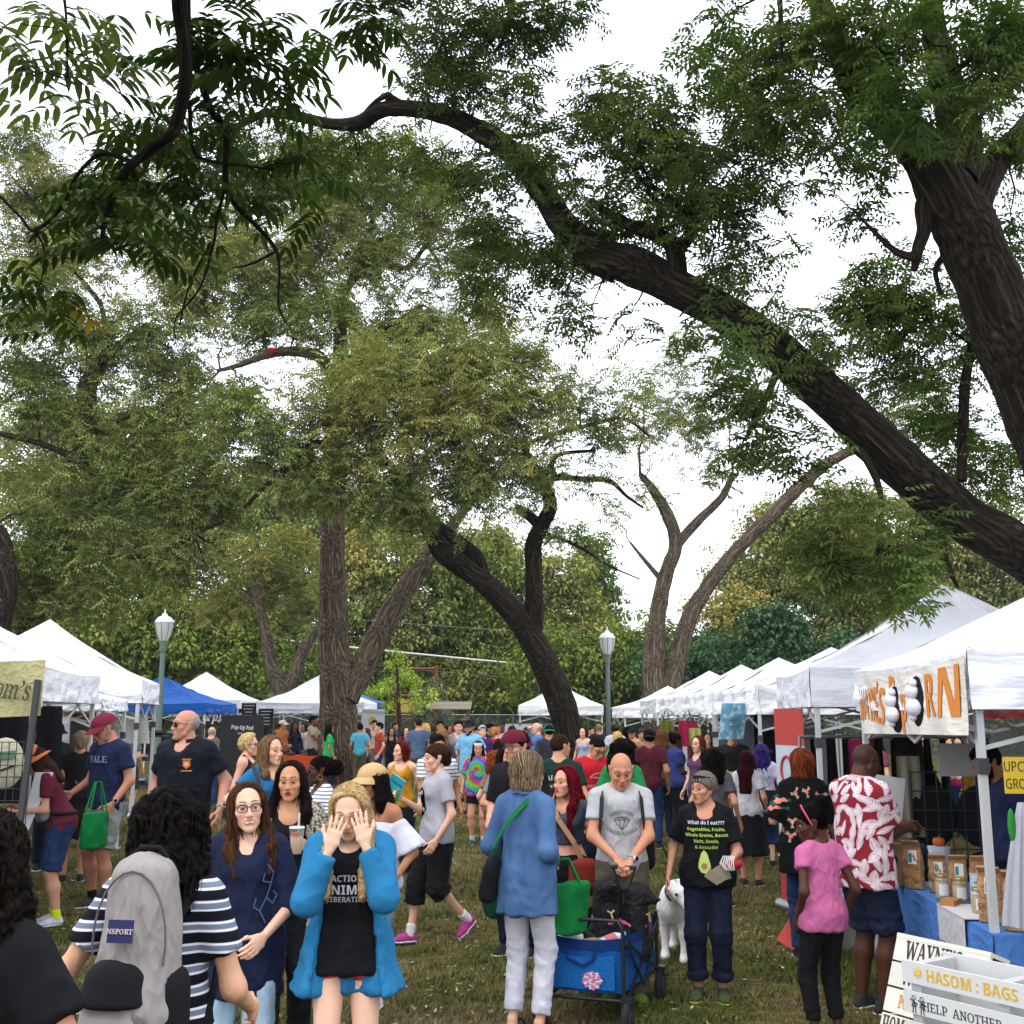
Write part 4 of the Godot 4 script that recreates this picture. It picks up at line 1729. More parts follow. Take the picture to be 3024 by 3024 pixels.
func crown(parent: Node3D,clumps: Array,kind: String,size: float,fill: float,tones: Array,ends:=[]) -> void:
	var spots:=[[],[],[],[]]
	var tint:=[[],[],[],[]]
	var gaps:=noise(1.6/size*.4,2,rng.randi() % 1000)
	for c in clumps:
		var at: Vector3=c[0]
		var rr: Vector3=c[1]
		var count:=int(fill*c[2]*rr.x*rr.y*3.14/(size*size))
		var tone: Color=tones[rng.randi() % tones.size()]
		for i in count:
			var o:=Vector3(rng.randfn(0,.5),rng.randfn(0,.5),rng.randfn(0,.5))
			if o.length()>1.35: o=o.normalized()*rng.randf()*1.2
			var p:=at+o*rr
			if gaps.get_noise_3dv(p)<-.12: continue
			if p.y<1.6 and kind!="broad": continue
			var s:=size*(.75+rng.randf()*.5)
			var k:=rng.randi() % 4
			spots[k].append(Transform3D(Basis.from_euler(Vector3((rng.randf()-.5)*.9,rng.randf()*TAU,(rng.randf()-.5)*.9)).scaled(Vector3.ONE*s/.5),p))
			var t2: Color=(1.45 if kind=="near" else 1.8)*tone.lerp(tones[rng.randi() % tones.size()],.35+.3*rng.randf())
			tint[k].append(t2*(.75+rng.randf()*.5))
	for k in 4:
		if spots[k].size(): scatter("crown",sprigs[[kind,k]],leaf_mat("leaves"),spots[k],tint[k],parent)

func boughs(m: MB,clumps: Array,limbs: Array,each:=3,r:=.03) -> void:
	var nodes:=[]
	for l in limbs:
		var run:=curve(l,4)
		for q in run: nodes.append(q)
	for c in clumps:
		for j in each:
			var at: Vector3=c[0]+Vector3(rng.randf()-.5,rng.randf()-.5,rng.randf()-.5)*c[1]*1.5
			var best: Vector4=nodes[0]
			var bd:=1e9
			for q in nodes:
				var d:=Vector3(q.x,q.y,q.z).distance_to(at)+rng.randf()*.4
				if d<bd:
					bd=d
					best=q
			if bd>9.0: continue
			var a:=Vector3(best.x,best.y,best.z)
			var r0:=minf(r*(.6+bd*.22),best.w*.7)
			var pts:=[]
			for i in 6:
				var t:=i/5.0
				var p:=a.lerp(at,t)+Vector3(rng.randf()-.5,(rng.randf()-.5)+sin(t*PI)*.6,rng.randf()-.5)*bd*.13*sin(t*PI)
				pts.append(Vector4(p.x,p.y,p.z,lerpf(r0,r0*.2,t)))
			m.tube(pts,6,false)

			for q in 3:
				var b: Vector4=pts[2+q]
				var e: Vector3=Vector3(b.x,b.y,b.z)+Vector3(rng.randf()-.5,rng.randf()-.6,rng.randf()-.5)*c[1].length()*.7
				var md: Vector3=(Vector3(b.x,b.y,b.z)+e)/2+Vector3(rng.randf()-.5,rng.randf()-.5,rng.randf()-.5)*.15
				m.tube([b*Vector4(1,1,1,.6),Vector4(md.x,md.y,md.z,b.w*.4),Vector4(e.x,e.y,e.z,b.w*.15)],5,false)
			nodes.append(pts[3])

func bark(dark:=1.0) -> StandardMaterial3D:
	var key:="bark%.2f" % dark
	var m:=mat(key,Color(dark,dark*.97,dark*.93),.95)
	m.albedo_texture=bark_map
	m.normal_enabled=true
	m.normal_texture=bark_normal
	m.normal_scale=1.2
	m.metallic_specular=.2
	return m

func tree(called: String,label: String,limbs: Array,clumps: Array,o: Dictionary) -> Node3D:
	var base: Vector4=limbs[0][0]
	var at:=Vector3(base.x,gy(base.x,base.z),base.z)
	var t:=thing(called,label,"tree",at,.0,o.get("group",""))
	for l in limbs:
		for i in l.size(): l[i]=l[i]-Vector4(at.x,at.y,at.z,0)
	for c in clumps: c[0]-=at
	var trunk:=MB.new()
	limb(trunk,limbs[0],o.get("sides",16),o.get("rough",.09))
	part("trunk",trunk.mesh(),bark(o.get("dark",.8)),t)
	for i in range(1,limbs.size()):
		var m:=MB.new()
		limb(m,limbs[i],10,o.get("rough",.09))
		part("limb",m.mesh(),bark(o.get("dark",.8)),t)
	var tw:=MB.new()
	boughs(tw,clumps,limbs,o.get("each",3),o.get("twig",.03))
	if tw.v.size(): part("boughs",tw.mesh(),bark(o.get("dark",.8)*.85),t).set_meta("kind","stuff")
	crown(t,clumps,o.get("kind","far"),o.get("size",.5),o.get("fill",8.0),o.tones)
	return t

func trees() -> void:
	make_sprigs()
	var deep:=[Color(.045,.078,.02),Color(.06,.1,.026),Color(.08,.115,.03),Color(.105,.125,.036)]
	var olive:=[Color(.12,.15,.046),Color(.155,.175,.058),Color(.1,.135,.038),Color(.21,.19,.065)]
	var autumn:=[Color(.2,.19,.055),Color(.15,.17,.05),Color(.25,.2,.06),Color(.11,.14,.04)]
	var wood:=[Color(.095,.135,.026),Color(.125,.16,.032),Color(.165,.175,.04),Color(.075,.11,.022)]

	tree("pecan_tree","large pecan with one long bare limb arching from the right over the walk",[
		run4([7.56,-1.44,-12.41,.533,7.15,.61,-11.84,.419,6.48,2.32,-11.32,.357,5.59,3.02,-10.78,.278,4.86,3.45,-10.4,.244,4.26,3.77,-10.24,.229,3.79,4.14,-10.17,.223,3.31,4.6,-10.09,.21,2.86,5.05,-10.11,.193,2.49,5.43,-10.14,.188,2.11,5.79,-10.28,.185,1.64,6.13,-10.42,.182,1.26,6.41,-10.57,.199,.87,6.64,-10.73,.168,.53,7.02,-10.86,.149,.32,7.46,-10.99,.13,.03,7.92,-11.11,.125,-.31,8.26,-11.25,.12,-.69,8.55,-11.4,.106,-1.09,8.74,-11.57,.097,-1.5,8.84,-11.75,.094,-1.8,8.79,-11.96,.088,-2.15,8.89,-12.15,.065,-2.59,9.08,-12.32,.062,-3.05,9.22,-12.49,.05,-3.48,9.14,-12.71,.038]),
		run4([1.07,6.41,-10.67,.138,.86,6.52,-10.7,.132,.71,6.57,-10.74,.098,.64,6.61,-10.74,.049]),
		run4([1.64,6.19,-10.41,.121,1.61,6.52,-10.34,.088,1.42,6.7,-10.41,.075,1.1,6.92,-10.58,.055,.8,7.17,-10.63,.031]),
		run4([1.61,6.49,-10.35,.074,1.76,6.61,-10.23,.047,1.6,6.91,-10.17,.033,1.24,7.22,-10.22,.02]),
		run4([1.42,6.7,-10.41,.054,1.49,6.93,-10.37,.037,1.37,7.18,-10.43,.024]),
		run4([-.34,8.24,-11.25,.034,-.12,8.22,-11.25,.026,.22,8.2,-11.16,.022,.54,8.21,-11.05,.011]),
		run4([-1.46,8.84,-11.75,.055,-1.41,8.95,-11.63,.043,-1.58,8.93,-11.73,.027,-1.75,8.83,-11.85,.016]),
		run4([-1.41,8.95,-11.63,.035,-1.2,8.8,-11.55,.023,-.85,8.73,-11.47,.015]),
		run4([4.04,3.8,-10.23,.051,4.03,3.41,-10.2,.032,4.12,3.09,-10.16,.016]),
		run4([-.04,10.01,-10.72,.11,-.06,9.69,-10.78,.074,-.01,9.44,-10.83,.037,-.12,9.11,-10.89,.018]),
		run4([2.59,5.3,-10.16,.045,2.34,4.81,-9.85,.031,2.11,4.39,-9.72,.018]),
		run4([3.21,4.52,-10.1,.045,3.33,3.94,-9.8,.028,3.24,3.34,-9.71,.015]),
	],clumps7([.17,7.84,-10.82,.68,.43,.56,.9,-.7,8.14,-11.68,.35,.27,.31,.5,2.38,7.45,-9.97,.3,.3,.3,.6,2.01,5.95,-10.25,.3,.2,.25,.6,1.31,7.55,-10.16,.78,.64,.71,1,1.81,6.96,-10.27,.57,.67,.62,1.1,1.02,7.09,-10.85,.68,.53,.6,1,.33,6.8,-11.51,.56,.41,.49,.8,-.12,7.3,-11.73,.42,.57,.5,1,-.32,7.61,-11.77,.35,.5,.42,.8,-.66,7.84,-11.73,.31,.42,.37,.5,-.35,6.66,-11.74,.38,.34,.36,.7,-1.34,8.43,-12.23,.53,.44,.49,.5,-2.31,8.57,-12.41,.78,.49,.64,.7,-3.3,8.67,-12.59,.62,.62,.62,.9,-4.03,8.98,-12.74,.68,.55,.61,.8,2.18,4.72,-9.56,.42,.52,.47,1.3,2.06,4.25,-9.64,.27,.3,.29,1.2,2.57,4.28,-9.64,.27,.24,.26,.6,2.91,3.54,-9.47,.44,.41,.43,1.4,3.2,3.14,-9.54,.41,.32,.37,1.1,2.85,3.14,-9.54,.32,.26,.29,.9,3.64,3.49,-9.88,.34,.31,.32,.8,2.8,5.4,-9.94,.41,.25,.33,1,2.42,5.66,-10.2,.36,.26,.31,.9,.82,8.11,-10.36,.42,.31,.36,.7,.5,6.15,-11.23,.47,.22,.34,.5,1.91,5.6,-10.52,.44,.2,.32,.4,1.34,5.87,-10.77,.38,.21,.29,.4,1.85,7.85,-10.1,.4,.34,.37,.7,2.13,6.38,-10.27,.3,.37,.33,.8,-.23,9.29,-10.85,.81,.4,.61,.9,-.82,8.97,-10.91,.48,.44,.46,.8,.4,9.36,-10.84,.48,.26,.37,.8,.07,8.56,-10.78,.43,.29,.36,.5,-1.38,9.61,-11.2,.38,.3,.34,.6,-.45,8.68,-10.97,.29,.33,.31,.5]),
		{"tones": deep,"kind": "near","size": .42,"fill": 17.0,"dark": .44,"each": 4,"twig": .022,"sides": 22,"rough": .07})

	tree("pecan_tree","thick pecan trunk leaning in at the upper right corner, forking in two",[
		run4([8.25,-1.65,-13.16,.565,7.31,.54,-12.46,.46,6.41,2.68,-11.56,.395,5.62,3.97,-10.81,.35,5.03,4.86,-10.24,.318,4.57,5.55,-9.81,.297,4.2,6.18,-9.49,.278,3.92,6.62,-9.31,.257,3.73,6.95,-9.25,.214,3.52,7.16,-9.21,.178,3.21,7.4,-9.17,.141,3,7.8,-9.1,.123,2.87,8.19,-9.12,.105,2.71,8.8,-9.11,.081]),
		run4([3.98,6.68,-9.3,.233,4.15,7.14,-9.42,.194,4.1,7.75,-9.51,.153,4.05,8.43,-9.59,.117,4.06,9.31,-9.63,.086]),
		run4([4.23,6.49,-9.44,.149,4.59,7.11,-9.73,.129,4.96,7.52,-9.96,.113,5.52,8.23,-10.24,.089]),
		run4([3.89,6.58,-9.42,.136,3.75,6.47,-9.34,.11,3.73,6.26,-9.38,.067,3.67,6.08,-9.41,.055,3.68,5.94,-9.54,.028]),
		run4([3.64,6.02,-9.42,.046,3.46,6.08,-9.41,.031,3.24,6.36,-9.46,.015]),
		run4([4.21,6.15,-9.6,.056,4.06,6.17,-9.7,.038,3.95,6.02,-9.73,.028,4,5.8,-9.77,.016]),
		run4([5.2,6.06,-11.96,.054,5.08,5.54,-11.95,.061,5.06,5.01,-12.04,.057,5,4.51,-12.04,.06]),
		run4([3.64,7.31,-9.18,.043,3.61,7.24,-8.79,.029,3.74,7.25,-8.38,.023,3.9,7.31,-7.97,.013]),
		run4([2.29,8.28,-8.5,.029,2.31,7.82,-8.58,.023,2.32,7.42,-8.66,.012]),
	],clumps7([2.37,7.8,-8.89,.57,.45,.51,1.1,3.08,7.74,-8.7,.59,.38,.49,1.2,3.71,7.64,-8.51,.55,.4,.48,1.3,4.32,7.62,-8.72,.38,.53,.46,1.2,2.78,7.31,-9.18,.52,.37,.44,1.1,3.21,6.97,-8.43,.48,.34,.41,1.2,3.71,6.97,-8.43,.34,.34,.34,1,2.31,7.51,-9.35,.34,.34,.34,.9,2.61,6.93,-9.66,.32,.19,.25,.35,3.11,7.03,-9.85,.29,.19,.24,.5,3.47,7.26,-10.01,.36,.26,.31,.6,2.35,7.09,-10.24,.3,.54,.42,1,2.53,6.51,-10.55,.31,.34,.33,.7,3.34,6.73,-10.1,.33,.2,.26,.6,4.21,6.62,-11.75,.72,.49,.61,1,4.7,6.28,-11.91,.65,.54,.59,1,3.75,6.47,-11.78,.42,.42,.42,.8,5.36,6.16,-12.04,.31,.58,.44,.9,4.35,5.86,-12.09,.62,.46,.54,.9,5.29,5.19,-12.42,.43,.59,.51,.9,5.72,4.77,-12.5,.35,.59,.47,.9,4.89,5.15,-12.43,.43,.43,.43,.8,5.06,7,-10.66,.31,.45,.38,.8,4.77,7.32,-9.79,.29,.32,.31,.8,1.95,8.07,-9.05,.31,.28,.29,.6,1.71,7.85,-9.29,.25,.25,.25,.5,5.43,6.51,-11.36,.26,.4,.33,.9]),
		{"tones": [Color(.045,.085,.018),Color(.065,.115,.024),Color(.085,.13,.027),Color(.11,.145,.036)],"kind": "near","size": .42,"fill": 17.0,"dark": .52,"each": 3,"twig": .022,"sides": 24,"rough": .07})

	overhang()

	tree("pecan_tree","dark trunk leaning left in the middle of the lawn, forked low with an upright stem",[
		run4([1.56,.26,-26.23,.438,1.39,1.26,-26.05,.367,1,2.56,-25.81,.336,.37,3.78,-25.39,.295,-.32,4.59,-24.93,.26,-.93,5.09,-24.64,.236,-1.52,5.49,-24.26,.24,-1.8,5.9,-23.98,.179,-2.29,6.87,-23.5,.118,-2.98,7.5,-22.98,.058]),
		run4([.49,3.86,-25.37,.233,.51,4.77,-25.2,.209,.49,5.69,-25.04,.194,.64,6.14,-24.95,.186,.87,6.58,-24.77,.17,.75,7,-24.49,.138,.36,7.56,-24.19,.106,.29,8.03,-23.9,.068]),
		run4([-.7,4.88,-24.78,.214,-.79,5.44,-24.98,.185,-1.35,5.96,-25.29,.157,-1.85,6.42,-25.61,.104]),
		run4([.77,7,-24.49,.092,.98,7.22,-24.45,.084,1.59,7.19,-24.46,.069,2.22,7.19,-24.66,.062,2.62,6.87,-24.82,.039,3.02,6.62,-24.97,.023]),
		run4([.32,7.88,-23.92,.06,.97,8.15,-24.08,.053,1.75,8.39,-24.24,.046,2.53,8.59,-24.4,.039,3.17,8.23,-24.67,.023]),
		run4([.98,7.22,-24.45,.069,.9,7.53,-24.39,.061,1.13,7.75,-24.35,.046,1.91,7.87,-24.53,.031]),
		run4([.68,6.14,-24.95,.14,.37,6.45,-24.9,.124,.1,6.62,-24.97,.109]),
		run4([.83,5.97,-24.88,.046,1.45,5.75,-24.92,.039,2.23,5.3,-25.11,.023,2.94,5.01,-25.26,.016]),
		run4([-3.51,7.33,-23.21,.102,-4.17,7.69,-23.14,.102,-4.71,7.21,-23.03,.087,-5.2,6.77,-23.01,.058,-5.68,6.25,-23,.036]),
	],clumps7([-1.89,8.21,-22.85,1.88,1.3,1.27,1.1,-3.69,8.24,-23.25,1.4,1.03,.97,1,-.24,8.31,-23.23,1.47,1.25,1.09,1.05,-.84,9.52,-23.42,1.5,.82,.93,.9,-2.56,9.45,-23.43,1.42,.82,.9,.9,1.28,8.9,-23.94,1.06,.91,.79,.7,2.05,8.2,-24.27,.84,.69,.61,.55,2.74,9.18,-24.09,.69,.61,.52,.5,-1.1,6.86,-23.09,1.45,.8,.9,1,-2.76,6.79,-23.11,1.23,.8,.81,1,.36,7.17,-23.85,.9,.67,.63,.8,-4.28,6.94,-23.49,1.1,.81,.76,1,-2.07,6,-23.66,1.03,.59,.65,.7,1.75,7.15,-24.46,.69,.46,.46,.4,.99,6.13,-24.85,.62,.46,.43,.3,1.91,5.82,-24.91,.69,.31,.4,.3,-5.24,7.59,-23.37,1.1,.81,.76,.9,.36,9.73,-23.58,.83,.6,.57,.7,-6.07,8.42,-23.62,1.05,.82,.75,.9]),
		{"tones": olive,"size": .55,"fill": 17.0,"dark": .5,"twig": .035,"each": 3})

	tree("pecan_tree","tallest grey trunk standing upright in the left half, its right stem slanting away",[
		run4([-4.5,.13,-29.82,.746,-4.52,.46,-29.75,.586,-4.55,1.6,-29.55,.506,-4.62,2.91,-29.31,.462,-4.68,4.22,-29.07,.382,-4.71,5.97,-28.75,.329,-4.71,8.2,-28.54,.322,-4.61,10.01,-28.41,.27,-4.6,11.41,-28.36,.2,-4.58,13,-28.27,.11]),
		run4([-4.37,2.39,-29.4,.391,-3.88,3.36,-29.53,.341,-3.19,4.72,-29.59,.308,-2.48,5.81,-29.59,.256,-1.67,6.92,-29.59,.165,-.85,8.05,-29.59,.074]),
		run4([-4.58,10.46,-28.33,.198,-5.03,11.19,-27.99,.161,-5.62,11.32,-27.77,.133,-6.3,11.23,-27.68,.115,-7.16,10.89,-27.64,.071,-7.67,10.73,-27.57,.044]),
		run4([-4.56,13.09,-28.26,.128,-4.15,13.88,-28.31,.11,-3.9,14.87,-28.33,.074,-3.74,15.88,-28.35,.037]),
		run4([-3.88,14.06,-28.28,.101,-2.87,13.88,-28.31,.074,-2.32,14.47,-28.31,.055,-1.96,13.96,-28.5,.037]),
		run4([-4.68,7.28,-28.51,.195,-5.22,7.94,-28.18,.176,-5.8,8.24,-27.92,.123]),
		run4([-4.61,10.93,-28.35,.127,-3.76,11.92,-28.47,.091,-2.42,12.96,-28.69,.046]),
	],clumps7([-3.88,15.96,-27.93,2.02,1.38,1.36,1,-2.42,15.24,-28.27,1.39,1.39,1.11,.9,-5.7,16.15,-28.3,1.58,1.12,1.08,.9,-5.59,14.25,-28.04,2.1,1.19,1.31,1,-3.79,14.15,-28.26,1.56,1.01,1.03,.8,-7.23,13.44,-28.19,1.83,1.19,1.21,1,-7.75,15.23,-28.47,1.49,1.12,1.04,.8,-4.97,12.49,-27.96,1.8,.99,1.12,1,-6.73,11.89,-27.86,1.43,.72,.86,.8,-3.46,12.03,-28.25,1.45,1,.98,.9,-2.3,12.28,-28.4,1,.82,.73,.7,-.76,12.69,-28.74,1.3,.83,.85,.7,-1.21,11.62,-28.73,1.01,.64,.66,.5,-8.75,13.07,-28.46,1.38,1.01,.96,.9,-7.64,10.05,-27.59,1.49,.79,.91,.9,-1.5,13.87,-28.52,.83,.56,.56,.4,-3.09,17.34,-28.09,1.12,.56,.67,.6,-9.24,14.5,-28.61,1.4,.93,.93,.9,-10.09,15.87,-28.97,1.61,1.04,1.06,.8,-5.93,17.44,-28.27,1.41,.75,.86,.6,-2.16,16.52,-28.24,1.02,.84,.75,.7,-.86,14.5,-28.61,1.02,.84,.75,.6,-3.61,10.4,-27.53,1.75,.7,.98,.9]),
		{"tones": [Color(.15,.185,.058),Color(.19,.21,.07),Color(.125,.16,.05),Color(.24,.225,.08)],"size": .6,"fill": 18.0,"dark": .98,"twig": .04})

	tree("oak_tree","crooked trunk rising among the leaves at the far left",[
		run4([-12.26,.16,-27.78,.579,-12.09,1.62,-27.51,.529,-11.76,3.66,-27.14,.463,-11.43,5.69,-26.76,.381,-10.89,6.99,-26.53,.347,-10.56,7.89,-26.36,.331,-10.34,8.54,-26.24,.298,-10.45,9.33,-26.3,.25,-10.49,10.04,-26.37,.218,-9.99,10.85,-26.43,.118,-9.22,11.58,-26.5,.06]),
		run4([-12.04,.29,-25.72,.536,-11.89,3.16,-25.2,.475,-11.58,5.04,-24.85,.383,-11.81,6.09,-24.66,.306]),
		run4([-10.34,8.46,-26.26,.116,-9.62,8.98,-25.96,.099,-8.74,9.2,-25.71,.073]),
		run4([-10.52,8.05,-26.33,.099,-11.43,8.41,-26.06,.074,-12.32,8.6,-25.82,.065]),
		run4([-9.65,5.63,-25.76,.064,-8.33,5.58,-25.36,.071,-7.1,6.16,-25.05,.078,-6.6,6.3,-24.92,.039]),
	],clumps7([-13.22,16.43,-28.86,1.42,.85,.91,1.1,-13.97,17.85,-29.01,1.15,.77,.77,.8,-11.37,16.62,-29.24,1.44,.87,.92,.9,-12.06,14.15,-28.26,1.56,.83,.96,1,-11.89,15.68,-29,1.23,.85,.84,.8,-13.16,14.52,-28.2,1.1,.83,.77,.7,-11.86,12.16,-26.6,1.54,.94,1,.9,-9.99,11.18,-26.37,1.61,1.01,1.05,1,-11.86,10.43,-26.51,1.44,.93,.95,1,-8.73,10.52,-26.49,1.27,.85,.85,.9,-8.97,9.06,-25.94,1.56,.9,.99,1,-7.7,8.16,-25.7,1.37,.89,.91,1,-11.27,9.27,-26.11,1.32,.66,.79,.8,-12.01,7.73,-26.39,1.08,.66,.69,.6,-9.33,7.4,-25.64,1.36,.8,.87,1,-10.61,6.57,-25.59,1.51,.72,.89,1,-7.9,6.89,-25.53,1.43,.8,.89,1,-8.72,5.73,-25.33,1.57,.71,.91,1,-11.01,5.48,-25.79,1.35,.8,.86,1,-6.87,7.04,-25.5,.88,.72,.64,.9,-10.05,4.77,-25.92,1.51,.64,.86,1,-7.58,5.4,-25.8,1.19,.72,.76,.9,-11.91,4.18,-26.43,1.13,.73,.74,.9]),
		{"tones": olive,"size": .58,"fill": 19.0,"dark": .66,"twig": .035})

	tree("pecan_tree","two grey stems in a wide V behind the right row of tents",[
		run4([4.78,-.44,-37.04,.574,4.78,1.73,-36.64,.485,4.61,3.03,-36.4,.375,4.72,4.99,-36.04,.287,5,6.4,-35.78,.243,5.33,7.37,-35.61,.221,5.11,8.24,-35.45,.21,4.64,9.15,-35.48,.155,4.22,9.74,-35.58,.078]),
		run4([4.83,1.84,-36.62,.375,5.27,3.25,-36.36,.331,5.71,4.88,-36.06,.276,6.38,6.07,-35.84,.243,7.37,7.27,-35.63,.221,8.47,8.35,-35.43,.232,9.35,9.22,-35.27,.21,10.24,9.98,-35.13,.188,11.34,10.52,-35.03,.154,12.88,11.06,-34.93,.088]),
		run4([5.27,7.27,-35.63,.176,6.04,8.13,-35.47,.154,6.82,8.89,-35.33,.132,7.2,9.65,-35.19,.088]),
		run4([4.94,6.18,-35.82,.11,4.28,6.94,-35.68,.066,3.84,7.48,-35.59,.033]),
	],clumps7([4.94,11.82,-34.79,1.32,1.21,1.01,.8,5.67,13.47,-34.9,1.23,.89,.85,.7,4.06,10.41,-35.05,.88,.66,.62,.4,6.26,11.28,-34.89,1.1,.99,.84,.7,6.49,9.76,-35.17,.77,.55,.53,.4,7.45,12.81,-35.02,1,.78,.71,.5,4.28,9.22,-35.27,.66,.55,.49,.4,13.1,11.71,-34.81,1.54,.99,1.01,.8,11.78,11.39,-34.87,.99,.66,.66,.6,3.51,8.57,-35.39,.66,.66,.53,.25,5.27,8.78,-35.35,.55,.44,.4,.3]),
		{"tones": olive,"size": .62,"fill": 13.0,"dark": 1.0,"twig": .035})

	tree("pecan_tree","grey forked trunk in the shade behind the white tents on the left",[
		run4([-8.3,-.7,-41.15,.417,-8.3,.87,-40.86,.392,-8.38,2.79,-40.51,.343,-8.73,3.76,-40.33,.245,-8.91,4.84,-40.14,.208,-9.15,5.81,-39.96,.172,-9.46,7.13,-39.72,.086]),
		run4([-8.3,2.55,-40.56,.294,-7.87,3.4,-40.4,.245,-7.44,4.48,-40.2,.221,-6.76,5.33,-40.05,.147,-6.15,6.17,-39.89,.074]),
		run4([-9.14,5.81,-39.96,.086,-9.95,6.41,-39.85,.061]),run4([-9.09,5.93,-39.94,.086,-9.22,6.89,-39.76,.074,-8.85,7.62,-39.63,.037]),
	],clumps7([-9.7,6.77,-40.8,1.51,1.26,1.11,.8,-7.94,6.27,-40.89,1.63,1.38,1.21,.8,-10.95,6.03,-40.94,1.13,1,.85,.8,-8.61,7.95,-40.18,1.74,1,1.09,.8]),
		{"tones": autumn,"size": .7,"fill": 16.0,"dark": 1.0})

